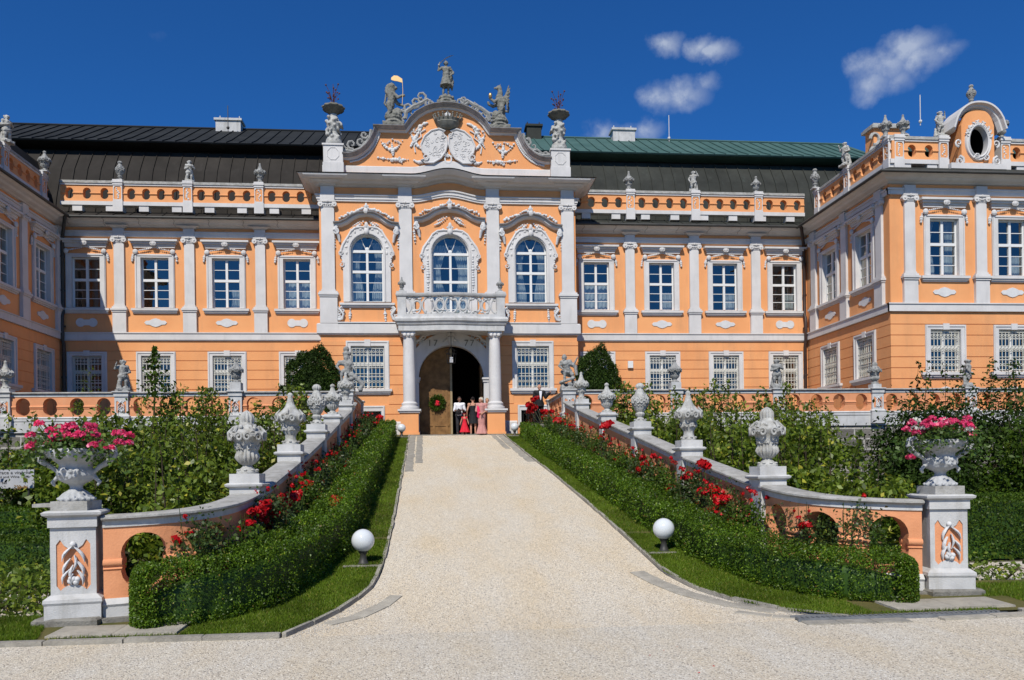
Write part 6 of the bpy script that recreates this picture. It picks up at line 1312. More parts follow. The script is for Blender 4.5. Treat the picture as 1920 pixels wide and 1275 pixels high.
def dr(m): torso(m, J, k, .03, 1); skirt(m, .98, .06, .18, .28, fold=.08)
cloth(t, 'gown', 'cloth_pink', dr); hair(t, J, k, 'hair_blond', 'long', (.2, -1, 0)); shoes(t, J, k, 'shoe')
# man in black suit by the stair balustrade
t = pers(1012, 34.4, at(1012, 720, 34.4)[1]-1.76, 'balding man in a black dinner jacket and white shirt by the right terrace steps'); k = 1.0
J = pose(0, 0, 0, k, elL=(-.25, .02, 1.12), wrL=(-.24, -.08, .88), elR=(.27, -.02, 1.18), wrR=(.42, -.12, 1.35)); body(t, J, k, 'skin', (.35, -1, 0))
cloth(t, 'jacket', 'cloth_black', lambda m: (torso(m, J, k, .03, 2), skirt(m, 1.0, .78, .18, .20, fold=0))); cloth(t, 'trousers', 'cloth_black', lambda m: legs(m, J, k)); shoes(t, J, k, 'cloth_black')
cloth(t, 'shirt_front', 'cloth_white', lambda m: m.plate([(-.02, 1.05), (.075, 1.46), (-.055, 1.46)], (), -.0, .02) if 0 else m.rings([[(.035+a*w_, -.172-.012*(1-abs(a)), z) for a in (-1, 0, 1)]+[(.035+a*w_, -.15, z) for a in (1, 0, -1)] for z, w_ in ((1.05, .012), (1.2, .04), (1.35, .06), (1.44, .06))]), .006, 0)
def fringe(m):
    for i in range(9): a = PI*.05+PI*.9*i/8; m.ball((.078*math.cos(a), .0+.082*math.sin(a), 1.625), (.018, .018, .035), 6, 4)
cloth(t, 'hair', 'hair_white', fringe, .008, 0)
zst = at(1012, 720, 34.4)[1]-1.76
m = MB(); x0 = at(1012, 720, 34.4)[0]; m.box(x0-.45, 5.05, 33.9, 34.9, 2.6, zst); m.box(x0-.75, x0-.45, 33.9, 34.9, 2.6, zst-.15)
tag(m.build('landing', 'stone', None, loc=(x0, 34.4, 3.3)), 'small stone landing beside the right terrace return wall', 'steps')
# ================================================================ SMALL THINGS
lx, _ = at(846, 660, 36.9); t = thing('lantern', 'glazed black iron lantern hanging on a long rod in front of the entrance arch', 'lantern', (lx, 36.9, 8.4)); zb_ = at(846, 681, 36.9)[1]; zt_ = at(846, 660, 36.9)[1]
MB().tube([(lx, 36.9, zt_+.1), (lx, 36.9, 8.42)], .015, 5).build('rod', 'iron', t)
m = MB()
for i in range(6):
    a = PI/3*i; b = a+PI/3; r0, r1 = .17, .22; m.tube([(lx+r0*math.cos(a), 36.9+r0*math.sin(a), zb_), (lx+r1*math.cos(a), 36.9+r1*math.sin(a), zt_-.08)], .014, 4)
    for r, z in ((r0, zb_), (r1, zt_-.08)): m.tube([(lx+r*math.cos(a), 36.9+r*math.sin(a), z), (lx+r*math.cos(b), 36.9+r*math.sin(b), z)], .016, 4)
    m.tube([(lx+r1*math.cos(a), 36.9+r1*math.sin(a), zt_-.08), (lx+.3*math.cos(a), 36.9+.3*math.sin(a), zt_+.02), (lx, 36.9, zt_+.22)], .012, 4)
m.build('cage', 'iron', t)
m = MB()
for i in range(3): a = 2.1*i+.4; m.tube([(lx+.06*math.cos(a), 36.9+.06*math.sin(a), zb_+.02), (lx+.06*math.cos(a), 36.9+.06*math.sin(a), zb_+.28)], .022, 6)
m.build('candle', 'cloth_white', t)
t = thing('door_wreath', 'round green wreath with a red ribbon hanging on the left wooden door leaf', 'wreath', (at(820, 755, 38.25)[0], 38.2, at(820, 755, 38.25)[1]))
wx, wz = at(820, 755, 38.2); rg = np.random.RandomState(3); a = rg.uniform(0, 2*PI, 1300); rr_ = .29+rg.normal(size=1300)*.06
leaves('foliage', np.stack([wx+rr_*np.cos(a), 38.2+rg.normal(size=1300)*.035, wz+rr_*np.sin(a)], 1), .09, 'leaf_dim', t, seed=2)
m = MB()
for i in range(7): m.ball((wx+rg.normal()*.05, 38.14, wz+rg.normal()*.05), .06, 7, 5)
for s in (-1, 1): m.chain([(wx, 38.14, wz), (wx+s*.1, 38.14, wz-.12)], [.03, .02], 5)
m.build('ribbon', 'cloth_red', t, 60)
# sign in the left garden
sx1, sz1 = at(64, 880, 19.0); _, sz0 = at(64, 915, 19.0); sx0 = sx1-1.15
t = thing('direction_sign', 'grey-white direction sign for restaurant and hall in the shady left garden', 'sign', (sx1-.57, 19, 0))
m = MB(); m.box(sx0, sx1, 18.99, 19.02, sz0, sz1); m.build('board', 'sign', t); m = MB()
for x in (sx0+.15, sx1-.15): m.tube([(x, 19.05, -.1), (x, 19.05, sz1-.05)], .025, 6)
m.build('post', 'metal_dark', t)
for txt, dz, sz_, mt_, al in (('Restaurace a vinárna', .10, .088, 'ink', 0), ('Restaurant and Wine Cellar', .185, .062, 'ink', 0), ('Barokní sál', .32, .085, 'ink', 0), ('Dining hall', .405, .06, 'ink', 0)):
    cu = bpy.data.curves.new('lettering', 'FONT'); cu.body = txt; cu.size = sz_*1.18; cu.extrude = .001; to = bpy.data.objects.new('t', cu); C.objects.link(to); bpy.context.view_layer.update(); me = bpy.data.meshes.new_from_object(to); bpy.data.objects.remove(to)
    wid = max(v.co.x for v in me.vertices); xx = sx1-.07-(1.0 if len(txt) > 15 else 1.0); k_ = (1.0/wid if len(txt) > 15 else 1.1)
    me.transform(Matrix.Translation(Vector((xx, 18.985, sz1-dz))-Vector(t.location)) @ Matrix.Rotation(PI/2, 4, 'X') @ Matrix.Diagonal((k_, 1, 1, 1))); link('lettering', me, mt_, t)
m = MB(lambda s, d, z: (sx1-.36+s, 18.985-d, sz1-.40+z)); m.plate([(0, -.015), (0, .015), (.14, .015), (.14, .05), (.24, 0), (.14, -.05), (.14, -.015)], (), 0, .003)
for i in range(3): m.plate([(-.04+.05*i, .015), (-.07+.05*i, .05), (-.04+.05*i, .05), (-.01+.05*i, .015)], (), 0, .003); m.plate([(-.04+.05*i, -.015), (-.07+.05*i, -.05), (-.04+.05*i, -.05), (-.01+.05*i, -.015)], (), 0, .003)
m.build('arrow', 'brown_ink', t)
bx = at(60, 945, 12.6)[0]; bz = at(80, 945, 12.6)[1]; m = MB(); t = thing('stone_table', 'small pale stone table on a turned leg behind the left gate pillar', 'table', (bx+.5, 12.8, 0))
MB().box(bx-.0, bx+.42, 12.6, 13.0, bz-.05, bz).build('table_top', 'coping', t)
for x in (bx+.25,): MB().lathe([(.12, 0), (.12, .06), (.07, .12), (.09, (bz)*.5), (.07, bz-.1), (.12, bz-.05)], (x, 12.8, 0), 14).build('leg', 'coping', t, 40)
tag(MB().box(at(1182, 680, 39.6)[0]-.13, at(1182, 680, 39.6)[0]+.13, 39.55, 39.67, at(1182, 690, 39.6)[1], at(1182, 677, 39.6)[1]).build('wall_box', 'frame', None, loc=(13.3, 39.6, 7)), 'small cream utility box fixed to the orange wall right of the right yew', 'utility box')
for i, (px, py) in enumerate([(1219, 1229), (1245, 1220), (1310, 1261), (1338, 1249), (1270, 1213)]):
    lo, hi = 2., 12.
    for _ in range(40):
        mi = (lo+hi)/2; X, Z = at(px, py, mi); lo, hi = (mi, hi) if Z > gz(mi) else (lo, mi)
    m = MB(); m.rings([[(X-.022, mi-.012, .002), (X+.0, mi-.018, .010), (X+.022, mi, .004), (X, mi+.016, .012)], [(X-.02, mi-.01, .005), (X, mi-.016, .014), (X+.02, mi, .008), (X, mi+.014, .016)]])
    tag(m.build('fallen_petal', 'petal_red', None, loc=(X, mi, .01)), 'red rose petal lying on the pale gravel in the right foreground', 'petal', 'red petals scattered on the gravel')
# ================================================================ PLANTS
def hull_path(pts, st=.12):
    P_ = [Vector(p) for p in pts]; out = []
    for a, b in zip(P_, P_[1:]):
        n = max(1, int((b-a).length/st))
        for i in range(n): out.append(a.lerp(b, i/n))
    out.append(P_[-1]); return out
def smooth_path(P_, it=6):
    P_ = [Vector(p) for p in P_]
    for _ in range(it): P_ = [P_[0]]+[(P_[i-1]+P_[i]*2+P_[i+1])/4 for i in range(1, len(P_)-1)]+[P_[-1]]
    return P_
from mathutils import noise as NZ
def box_hedge(pts, wd, ht, label, seed):
    P_ = smooth_path(hull_path(pts, .25), 8); t = thing('box_hedge', label, 'hedge', (P_[0].x, P_[0].y, gz(P_[0].y)), 'clipped box hedges along the drive')
    rg = np.random.RandomState(seed); cross = []; K = 22
    for i in range(K):                                   # rounded box section
        a = 2*PI*i/K; c, s = math.cos(a), math.sin(a); e = .42; cross.append((math.copysign(abs(c)**e, c)*wd/2, max(0, .5+.5*math.copysign(abs(s)**e, s))*ht))
    T_ = [(P_[min(i+1, len(P_)-1)]-P_[max(i-1, 0)]).normalized() for i in range(len(P_))]
    m = MB(); rs = []
    for i, p in enumerate(P_):
        n = Vector((-T_[i].y, T_[i].x)); endk = min(1, .35+min(i, len(P_)-1-i)*.35); rs.append([(p.x+n.x*c*.62*endk, p.y+n.y*c*.62*endk, gz(p.y)+z*.74*(.5+.5*endk)) for c, z in cross])
    m.rings(rs); m.build('core', 'leaf_box_dark', t)
    PP = []; NN = []; SZ_ = []
    for i in range(len(P_)-1):
        p, q = P_[i], P_[i+1]; L = (q-p).length; d = max(7., p.y); sz = .016+.0017*d; n = int(L*(wd*1+ht*2)*min(6500, 5.6/(sz*sz)))
        u = rg.uniform(0, 1, n); ci = rg.uniform(0, K, n); i0 = ci.astype(int) % K; i1 = (i0+1) % K; fr = (ci-ci.astype(int)); cr = np.array(cross)
        c = cr[i0]*(1-fr[:, None])+cr[i1]*fr[:, None]; keep = c[:, 1] > .01; u, c = u[keep], c[keep]; n = len(u)
        ex = i/(len(P_)-1)
        nx = np.array((-T_[i].y, T_[i].x)); x = p.x+(q.x-p.x)*u+nx[0]*c[:, 0]; y = p.y+(q.y-p.y)*u+nx[1]*c[:, 0]; z = c[:, 1]
        lump = np.array([NZ.noise(Vector((a*2.2, b*2.2, cc*2.2+seed)))*.08+NZ.noise(Vector((a*11, b*11, cc*1.6)))*.085 for a, b, cc in zip(x, y, z)])
        dx = c[:, 0]/(wd/2); dz = (c[:, 1]/ht-.45)*2; ln = np.sqrt(dx**2+dz**2)+1e-6; dx, dz = dx/ln, np.maximum(dz, -.2)/ln; k = lump+rg.uniform(-.09, .035, n)
        PP.append(np.stack([x+nx[0]*dx*k, y+nx[1]*dx*k, z+dz*k+gz(p.y)], 1)); NN.append(np.stack([nx[0]*dx, nx[1]*dx, dz], 1)); SZ_.append(np.full(n, sz))
    for e, (p, tt) in enumerate(((P_[0], -T_[0]), (P_[-1], T_[-1]))):   # ends
        n = 14000 if p.y < 15 else 1500; a = rg.uniform(-wd/2, wd/2, n); z = rg.uniform(0, ht, n); k = .16*np.sqrt(np.maximum(0, 1-(2*a/wd)**2))*np.sqrt(np.maximum(0, 1-np.maximum(0, (z/ht-.5)*2)**4))+rg.uniform(-.12, .03, n)
        nx = (-tt.y, tt.x); PP.append(np.stack([p.x+nx[0]*a+tt.x*k, p.y+nx[1]*a+tt.y*k, z+gz(p.y)], 1)); NN.append(np.tile((tt.x, tt.y, .3), (n, 1))); SZ_.append(np.full(n, .016+.0017*p.y))
    leaves('foliage', np.concatenate(PP), np.concatenate(SZ_), 'leaf_box', t, N=np.concatenate(NN), bias=.35, asp=.55, seed=seed)
hL = [(ac(34.6)-3.0, 34.6), (ac(28)-3.0, 28), (ac(22)-3.05, 22), (ac(17)-3.1, 17), (ac(14)-3.15, 14.0), (-2.05, 12.4), (-2.2, 11.4), (-2.5, 10.6), (-2.95, 10.08), (-3.5, 9.98)]
hR = [(ac(34.6)+3.05, 34.6), (ac(28)+3.0, 28), (ac(22)+3.05, 22), (ac(17)+3.1, 17), (ac(14)+3.1, 14.0), (4.52, 12.6), (4.72, 11.6), (5.0, 10.8), (5.5, 10.28), (6.15, 10.12)]
box_hedge(hL, .66, .78, 'clipped box hedge on the left side of the drive, curling to the left gate pillar', 1); box_hedge(hR, .70, .64, 'clipped box hedge on the right side of the drive, curling to the right gate pillar', 2)
# rose bushes
BL = [(332, 1010, 15), (357, 1002, 8), (468, 981, 9), (487, 961, 16), (470, 961, 9), (499, 963, 14), (514, 957, 8), (493, 976, 8), (501, 988, 10), (527, 932, 8), (542, 935, 8), (556, 926, 9), (522, 945, 7), (535, 949, 14), (547, 965, 9), (558, 964, 8), (577, 908, 12), (592, 910, 11), (572, 917, 8), (626, 917, 12), (638, 920, 7), (590, 940, 7), (624, 944, 13), (610, 935, 5), (573, 950, 5), (668, 890, 6), (649, 878, 8), (634, 893, 5), (671, 812, 10), (664, 814, 6), (678, 811, 6), (709, 800, 8), (708, 812, 7), (698, 805, 5), (692, 828, 4), (714, 784, 7), (655, 867, 5), (338, 1060, 5)]
BR = [(1000, 765, 9), (993, 770, 7), (1021, 772, 8), (1000, 750, 6), (1034, 771, 5), (1025, 786, 7), (1045, 791, 9), (1055, 792, 9), (1074, 798, 4), (1137, 799, 11), (1128, 802, 6), (1115, 843, 5), (1158, 862, 6), (1167, 872, 4), (1207, 859, 6), (1222, 857, 6), (1209, 871, 9), (1221, 871, 7), (1190, 880, 8), (1203, 883, 8), (1200, 888, 6), (1319, 873, 12), (1290, 895, 10), (1257, 917, 10), (1327, 925, 14), (1341, 933, 9), (1352, 937, 12), (1363, 935, 10), (1338, 957, 12), (1354, 963, 6), (1308, 944, 5), (1370, 978, 8), (1513, 985, 10), (1504, 983, 6), (1585, 972, 13), (1600, 975, 9), (1405, 965, 5), (1497, 971, 5), (1517, 1006, 4)]
def bedx(y, sg):
    if sg < 0: return float(np.interp(y, [10.7, 11.2, 12, 13, 14], [-3.15, -2.75, -2.6, -2.5, xo(14, -1)+.38])) if y < 14 else xo(y, -1)+.38
    return float(np.interp(y, [11.0, 11.4, 12.2, 13, 14], [5.9, 5.5, 5.12, 4.95, xo(14, 1)-.36])) if y < 14 else xo(y, 1)-.36
GB = 'red rose bushes between the hedges and the ramp balustrades'
for sg, lst in ((-1, BL), (1, BR)):
    ys = [10.75 if sg < 0 else 11.05]+[11.5+1.15*i for i in range(20)]; bush = {y: [] for y in ys}
    for px, py, r in lst:
        best = None
        for y in np.arange(10.7 if sg < 0 else 11.0, 34, .05):
            if (sg < 0 and px < 380 and y > 10.95) or (sg > 0 and px > 1480 and y > 11.25): break
            X, Z = at(px, py, y); e = abs(X-bedx(y, sg))+max(0, Z-gz(y)-1.45)*2+max(0, gz(y)+.6-Z)*2
            if best is None or e < best[0]: best = (e, X, y, Z, r*y/1500)
        yy = min(ys, key=lambda q: abs(q-best[2])); bush[yy].append(best[1:-1]+(best[4]*1.3,))
    for i, y in enumerate(ys):
        if y > 33.5: continue
        x = bedx(y, sg); z = gz(y)+.04; rg = np.random.RandomState(100*i+sg+5); nb = len(bush[y])
        wh = 'ordinal'
        RQ = RP[:-1]+[40]; seg = [q for q in range(5) if RQ[q] <= y < RQ[q+1]]; inseg = [q for q in ys if seg and RQ[seg[0]] <= q < RQ[seg[0]+1]]
        nm = ['lowest', 'second', 'third', 'fourth', 'uppermost', 'top']
        where2 = ('%s between the %s and %s urns, %s ramp' % (nm[inseg.index(y)], nm[seg[0]], nm[seg[0]+1] if seg[0] < 4 else 'top', 'left' if sg < 0 else 'right')) if seg else ('%s of two behind the %s hedge end' % ('nearer' if y < 11.2 else 'farther', 'left' if sg < 0 else 'right'))
        if seg and seg[0] == 4: where2 = '%s above the uppermost urn, %s ramp' % (nm[inseg.index(y)], 'left' if sg < 0 else 'right')
        where = ('at the pillar end of the %s bed' if y < 11.3 else 'in the curved lower part of the %s bed' if y < 13.5 else 'beside the ramp of the %s bed, lower third' if y < 20 else 'in the middle of the %s bed' if y < 27 else 'near the palace end of the %s bed') % ('left' if sg < 0 else 'right')
        lb = ('rose bush with %s red blooms, %s' % ({0: 'no', 1: 'one', 2: 'two', 3: 'three', 4: 'four', 5: 'five', 6: 'six', 7: 'seven', 8: 'eight', 9: 'nine', 10: 'ten', 11: 'eleven', 12: 'twelve'}.get(nb, 'many'), where2)).replace('one red blooms', 'one red bloom')
        t = thing('rose_bush', lb, 'rose bush', (x, y, z), GB)
        n = int(1500 if y < 20 else 700); ht = 1.0+.2*rg.uniform(); c = rg.uniform(-1, 1, (14, 3))*np.array([.22, .5, .30])+np.array([x, y, z+ht*.62]); P_ = c[rg.randint(0, 14, n)]+rg.normal(size=(n, 3))*np.array([.11, .13, .12])
        leaves('foliage', P_, .045+.001*y, 'leaf_rose' if (i+sg) % 3 else 'leaf_dim', t, asp=.7, bias=.25, N=np.tile((0, 0, 1), (n, 1)), seed=i)
        m = MB()
        for q in range(7): a = rg.uniform(0, 6.28); m.tube([(x, y, z), (x+.15*math.cos(a), y+.2*math.sin(a), z+.4), (x+.25*math.cos(a), y+.4*math.sin(a), z+ht*rg.uniform(.8, 1.15))], [.012, .008, .004], 4)
        for X, Y, Z, r in bush[y]: m.tube([(x, y, z+.1), ((x+X)/2, (y+Y)/2, (z+Z)/2+.05), (X, Y, Z)], .006, 4)
        m.build('stems', 'leaf_rose', t)
        for X, Y, Z, r in bush[y]:
            P_ = []; N_ = []
            for h in range(3 if r > .07 else 2 if r > .05 else 1):
                o = rg.normal(size=3)*r*(.45 if h else 0); o[2] *= .5; d = rg.normal(size=(44, 3)); d /= np.linalg.norm(d, axis=1)[:, None]; d[:, 2] = d[:, 2]*.6+.25; rad = r*(.62 if r > .05 else .9)*rg.uniform(.35, 1, 44)[:, None]; P_.append(np.array([X, Y, Z])+o+d*rad); N_.append(d)
            leaves('bloom', np.concatenate(P_), r*.75, 'petal_red', t, N=np.concatenate(N_), bias=.6, asp=1.0, seed=int(X*100) % 99)
        for q in range(7 if y < 22 else 5):               # half-open buds and small blooms scattered in the bush
            if rg.uniform() < .75:
                c_ = np.array([x, y, z+ht])+rg.uniform(-1, 1, 3)*np.array([.2, .4, .12]); d = rg.normal(size=(14, 3)); d /= np.linalg.norm(d, axis=1)[:, None]; leaves('bud', c_+d*.03, .045, 'petal_red', t, N=d, bias=.6, asp=.9, seed=q)
# shrubs
def shrub(name, label, cat, x, y, z0, rx, ry, h, n, size, mt, seed, shoots=6, grp=None, tight=.5, up=.35, zlow=.0, asp=.6):
    rg = np.random.RandomState(seed); t = thing(name, label, cat, (x, y, z0), grp); nc = 46
    d = rg.normal(size=(nc, 3)); d /= np.linalg.norm(d, axis=1)[:, None]; rr = rg.uniform(.45, .95, nc)[:, None]; c = d*rr*np.array([rx, ry, h*.5]); c[:, 2] = np.maximum(c[:, 2]+h*(.5+zlow), .1)
    s = rg.uniform(.6, 1.3, nc)*min(rx, h/2)*tight*.42
    idx = rg.randint(0, nc, n); o = rg.normal(size=(n, 3)); P_ = c[idx]+o*s[idx][:, None]*np.array([1, 1, .75]); P_[:, 2] = np.abs(P_[:, 2]); P_ += np.array([x, y, z0])
    N_ = o/np.linalg.norm(o, axis=1)[:, None]; N_[:, 2] += up; ps = [P_]; ns = [N_]; ss = [np.full(n, size)]; m = MB()
    for i in range(shoots):
        a = rg.uniform(0, 6.28); q = rg.uniform(0, .8); bx_, by_ = x+rx*q*math.cos(a), y+ry*q*math.sin(a); zt0 = z0+h*(.72+.2*math.sqrt(1-q*q)); L = rg.uniform(.35, .95)*(1.45 if h > 3.5 else 1); lean = rg.normal(size=2)*.12
        m.tube([(bx_, by_, zt0-.6), (bx_+lean[0]*.5, by_+lean[1]*.5, zt0+L*.5), (bx_+lean[0], by_+lean[1], zt0+L)], [.012, .008, .003], 4)
        k = int(16+L*30); u = rg.uniform(-.4, 1, k); w_ = (.05+.13*(1-np.clip(u, 0, 1)))[:, None]; ps.append(np.stack([bx_+lean[0]*u, by_+lean[1]*u, zt0+L*u], 1)+rg.normal(size=(k, 3))*w_*np.array([1, 1, .3])); v = rg.normal(size=(k, 3)); ns.append(v); ss.append(np.full(k, size*1.0))
    leaves('foliage', np.concatenate(ps), np.concatenate(ss), mt, t, N=np.concatenate(ns), bias=.4, asp=asp, seed=seed)
    for i in range(6): a = rg.uniform(0, 6.28); q = rg.uniform(.1, .7); m.tube([(x+.06*math.cos(a), y+.06*math.sin(a), z0-.05), (x+rx*q*.5*math.cos(a), y+ry*q*.5*math.sin(a), z0+h*.35), (x+rx*q*math.cos(a), y+ry*q*math.sin(a), z0+h*.8)], [.04, .028, .01], 5)
    m.build('stems', 'bark', t); return t
GS = 'leafy shrubs filling the gardens below the terrace'
# (x, y, rx, ry, h, material, where)
SH = [(-4.55, 15.2, 1.1, 1.2, 2.35, 0, 'left garden, lowest one right behind the left gate pillar'), (-6.5, 16.2, 1.2, 1.2, 2.5, 0, 'left garden, front row beside the flower vase'),
 (-4.5, 18.6, 1.15, 1.4, 2.9, 0, 'left garden, behind the second urn of the ramp'), (-7.0, 19.5, 1.5, 1.4, 3.25, 1, 'left garden, tall broad one in the middle'), (-9.6, 20.4, 1.2, 1.3, 3.1, 0, 'left garden, left of the tall middle one'),
 (-4.6, 22.3, 1.3, 1.5, 3.5, 1, 'left garden, behind the third urn of the ramp'), (-7.4, 23.4, 1.5, 1.4, 3.8, 0, 'left garden, behind the slender young tree'), (-10.2, 25.0, 1.3, 1.3, 3.7, 1, 'left garden, back row below the putto'),
 (-4.7, 26.6, 1.3, 1.5, 4.15, 1, 'left garden, back row beside the top of the ramp'), (-7.6, 27.6, 1.6, 1.3, 4.1, 0, 'left garden, back row against the terrace wall'), (-5.0, 29.4, 1.2, .8, 4.4, 0, 'left garden, pressed into the terrace corner'),
 (6.6, 14.9, 1.0, 1.2, 2.2, 0, 'right garden, lowest one behind the nearest right urn'), (8.6, 15.6, 1.2, 1.1, 2.0, 1, 'right garden, front row before the stone wall'), (6.7, 18.2, 1.15, 1.3, 2.9, 0, 'right garden, behind the second right urn'), (9.0, 18.9, 1.3, 1.3, 3.0, 0, 'right garden, yellowing one in the second row'),
 (6.9, 21.9, 1.3, 1.4, 3.5, 1, 'right garden, behind the third right urn'), (9.5, 22.6, 1.4, 1.3, 3.6, 0, 'right garden, centre, with upright tips'), (11.9, 24.6, 1.2, 1.2, 3.7, 0, 'right garden, left of the bare stretch of stone wall'), (7.0, 26.2, 1.3, 1.4, 4.1, 0, 'right garden, beside the top of the ramp'),
 (9.8, 27.2, 1.5, 1.3, 4.2, 1, 'right garden, back row below the flower vase'), (12.6, 28.3, 1.3, 1.0, 4.3, 0, 'right garden, back row below the folded-arm putto'), (6.9, 29.3, 1.1, .8, 4.5, 1, 'right garden, pressed into the right terrace corner'), (9.6, 29.9, 1.4, .6, 4.5, 0, 'right garden, tallest along the terrace wall')]
for i, (x, y, rx, ry, h, mm_, wh) in enumerate(SH):
    shrub('leafy_shrub', 'green leafy shrub, ' + wh, 'shrub', x, y, 0, rx, ry, h*.93, 5800, .10+.0016*y, 'leaf_horn', 200+i, 16 if h > 3.4 else 9, GS, tight=.40)
# tall leader in front of the ground-floor window
lx_, lz_ = at(290, 650, 23); rg = np.random.RandomState(4); t = thing('young_tree', 'slender young tree rising before the left ground floor windows', 'tree', (lx_, 23, 0)); m = MB(); m.tube([(lx_, 23, 0), (lx_-.05, 23, 3.3), (lx_+.03, 23, lz_)], [.05, .03, .006], 6); m.build('trunk', 'bark', t)
u = rg.uniform(0, 1, 620)**.9; w_ = ((.05+.8*(1-u)**1.15)*(.55+.6*np.sin(u*37)**2))[:, None]; P_ = np.stack([np.full(620, lx_), np.full(620, 23.), 3.0+(lz_-3.0)*u], 1)+rg.normal(size=(620, 3))*w_*np.array([.6, .6, .16]); leaves('foliage', P_, .12, 'leaf_dim', t, seed=4, asp=.65)
# dark conifers and clipped hedges at the sides
def yew(label, x, y, z0, rx, ry, h, n, seed, size=.09, mt='leaf_yew', name='yew', cat='yew', e=.8, grp=None, jag=.08):
    rg = np.random.RandomState(seed); t = thing(name, label, cat, (x, y, z0), grp); ph = rg.uniform(0, 2*PI, n); cz = rg.uniform(-.15, 1, n); s = np.sqrt(np.maximum(0, 1-np.abs(cz)**(2/e)))
    k = rg.uniform(.86, 1.0, n)**.5; V_ = np.stack([s*np.cos(ph)*rx, s*np.sin(ph)*ry, np.maximum(cz, -.1)*h], 1)
    lump = np.array([NZ.noise(Vector((v[0]*1.6/rx*1.4+seed, v[1]*1.4/ry*1.4, v[2]*1.3)))*.16+NZ.noise(Vector(v)*3.5)*.07 for v in V_]); P_ = V_*(1+lump-rg.uniform(0, .10, n))[:, None]; N_ = V_/np.array([rx, ry, h])**2; N_ /= np.linalg.norm(N_, axis=1)[:, None]+1e-6; P_ += N_*rg.exponential(jag*.35, n)[:, None]
    P_[:, 2] = np.maximum(P_[:, 2], 0); P_ += np.array([x, y, z0]); leaves('foliage', P_, size, mt, t, N=N_, bias=.25, asp=.4, seed=seed)
    m = MB(); m.lathe([(.3*rx, 0), (.68*rx, h*.1), (.74*rx, h*.4), (.58*rx, h*.65), (.28*rx, h*.76), (.05, h*.8)], (0, 0, 0), 18); m.v = [(x+a, y+b*ry/rx, z0+c) for a, b, c in m.v]; m.build('inner_twigs', mt, t); m = MB(); m.tube([(x, y, z0-.1), (x, y, z0+h*.5)], [.14, .08], 6); m.build('trunk', 'bark', t); return t
x, _ = at(588, 720, 35.0); yew('big round dark yew on the left terrace, standing before a half hidden window', x, 35.0, 3.86, 1.35, 1.2, at(588, 650, 35)[1]-3.86, 30000, 31, .11)
x, _ = at(1120, 720, 35.3); yew('big round dark yew on the right terrace behind the putto group', x, 35.3, 3.86, 1.15, 1.1, at(1110, 656, 35.3)[1]-3.86, 26000, 32, .11)
GH = 'dark conifers at the sides of the garden'
for i, (x, y, rx, ry, h, wh) in enumerate([(14.3, 22.5, 1.5, 1.6, 4.1, 'right garden, first one right of the bare stone wall'), (17.0, 23.5, 1.7, 1.7, 4.5, 'right garden, behind the pink geraniums'), (20.0, 24.2, 1.9, 1.8, 4.8, 'right garden, at the right edge of the photo'), (22.8, 24.0, 2.0, 1.8, 5.0, 'right garden, outermost, cut off by the picture edge'), (15.6, 19.4, 1.3, 1.3, 3.0, 'right garden, low one in front of the dark row'), (12.6, 19.8, 1.1, 1.2, 2.4, 'right garden, smallest, before the stone wall'), (18.6, 20.2, 1.7, 1.4, 3.3, 'right garden, low one beside the clipped block')]):
    shrub('conifer', 'dense dark conifer, ' + wh, 'conifer', x, y, 0, rx, ry, h*.95, 8500, .14, 'leaf_yew' if i not in (4, 6) else 'leaf_dim', 300+i, 7, GH, tight=.62, asp=.5)
for i, (x, y, rx, ry, h, wh) in enumerate([(-11.0, 17.6, 1.4, 1.3, 2.9, 'left garden, shading the sign'), (-13.2, 20.8, 1.9, 1.6, 3.6, 'left garden, behind the sign at the left edge'), (-9.3, 24.5, 1.2, 1.2, 2.3, 'left garden, low dark one behind the pink geranium'), (-12.9, 27.0, 1.5, 1.2, 2.6, 'left garden, far one under the white band of the terrace')]):
    shrub('conifer', 'dense dark conifer, ' + wh, 'conifer', x, y, 0, rx, ry, h*.95, 7500, .13, 'leaf_yew', 330+i, 2, GH, tight=.62, asp=.5)
def block_hedge(label, x0, x1, y0, y1, h, n, seed, mt='leaf_box', size=.05, bump_=.06):
    rg = np.random.RandomState(seed); t = thing('garden_hedge', label, 'hedge', ((x0+x1)/2, (y0+y1)/2, 0), 'clipped hedges in the side gardens'); MB().box(x0+.07, x1-.07, y0+.07, y1-.07, -.02, h-.08).build('core', 'leaf_box_dark', t)
    A1, A2, A3 = (x1-x0)*(y1-y0), (x1-x0)*h, (y1-y0)*h; f = rg.uniform(0, A1+A2+A3*2, n); u, v = rg.uniform(0, 1, n), rg.uniform(0, 1, n)
    P_ = np.where((f < A1)[:, None], np.stack([x0+(x1-x0)*u, y0+(y1-y0)*v, np.full(n, h)], 1), np.where((f < A1+A2)[:, None], np.stack([x0+(x1-x0)*u, np.full(n, y0), h*v], 1), np.where((f < A1+A2+A3)[:, None], np.stack([np.full(n, x0), y0+(y1-y0)*u, h*v], 1), np.stack([np.full(n, x1), y0+(y1-y0)*u, h*v], 1))))
    N_ = np.where((f < A1)[:, None], (0, 0, 1.), np.where((f < A1+A2)[:, None], (0, -1., .1), np.where((f < A1+A2+A3)[:, None], (-1., 0, .1), (1., 0, .1))))
    lump = np.array([NZ.noise(Vector(p)*1.7)*bump_+NZ.noise(Vector(p)*6)*bump_*.5 for p in P_])+rg.uniform(-.05, .03, n); leaves('foliage', P_+N_*lump[:, None], size, mt, t, N=N_, bias=.35, asp=.55, seed=seed)
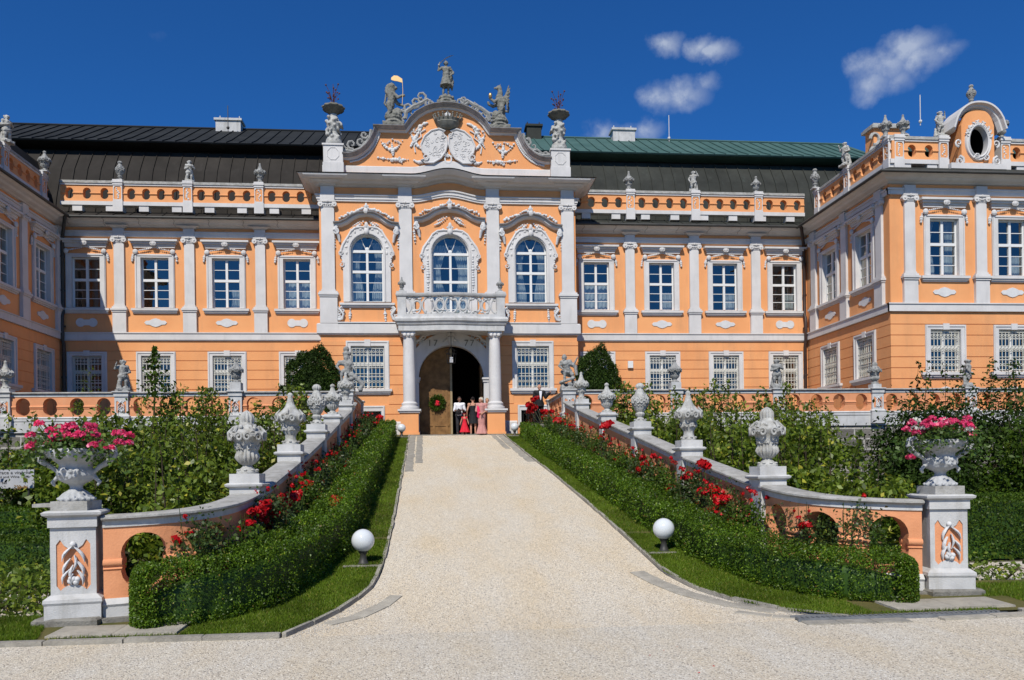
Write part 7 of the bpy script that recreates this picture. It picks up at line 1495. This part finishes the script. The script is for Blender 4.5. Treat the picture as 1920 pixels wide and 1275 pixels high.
block_hedge('broad clipped hedge block right of the right gate pillar', 8.4, 16.5, 14.9, 18.2, 1.15, 46000, 41, 'leaf_dim', size=.06)
block_hedge('low clipped hedge just behind the left gate pillar, front row of the left parterre', -12, -5.6, 13.8, 14.6, .85, 17000, 42, 'leaf_dim', .05)
block_hedge('clipped hedge in the left parterre, middle row with a yellow-green top', -13, -6.2, 15.4, 16.0, 1.0, 15000, 43, 'leaf_box', .05)
block_hedge('clipped hedge in the left parterre, back row under the sign', -14, -6.8, 17.0, 17.7, 1.25, 15000, 44, 'leaf_box', .055)
for i, (x, y, h, r, wh, n) in enumerate([(-5.6, 11.9, .55, .5, 'beside the left gate pillar, on the side path', 420), (-6.5, 12.6, .5, .6, 'at the left edge of the photo above the side path', 420), (-5.5, 11.0, .35, .4, 'at the foot of the left gate pillar', 260), (7.95, 11.6, .42, .45, 'at the foot of the right gate pillar', 240), (8.9, 11.9, .34, .5, 'creeping over the gravel at the right edge', 220)]):
    rg = np.random.RandomState(60+i); t = thing('low_plant', 'loose leafy plant ' + wh, 'plant', (x, y, 0), 'leafy plants beside the gate pillars'); P_ = rg.normal(size=(n, 3))*np.array([r*.55, r*.5, h*.32])+np.array([x, y, h*.55]); P_[:, 2] = np.maximum(P_[:, 2], .03); leaves('foliage', P_, .10, 'leaf_horn', t, N=np.tile((0, -.2, 1), (n, 1)), bias=.45, asp=.6, seed=i)
    m = MB()
    for q in range(9): a = rg.uniform(0, 6.28); m.tube([(x, y, 0), (x+r*.5*math.cos(a), y+r*.4*math.sin(a), h*.7), (x+r*math.cos(a), y+r*.8*math.sin(a), h*.5)], [.008, .006, .003], 4)
    m.build('stems', 'bark', t)
px, pz = at(162, 725, 32.2); shrub('flower_shrub', 'small yellow-green shrub with white flowers behind the left terrace wall', 'shrub', px, 32.2, 3.86, .42, .35, 1.5, 900, .09, 'leaf_horn', 71, 2)
bpy.data.scenes.remove(bpy.data.scenes['carving'])
print('OBJECTS', len(bpy.data.objects), 'FACES', sum(len(o.data.polygons) for o in bpy.data.objects if o.type == 'MESH'))
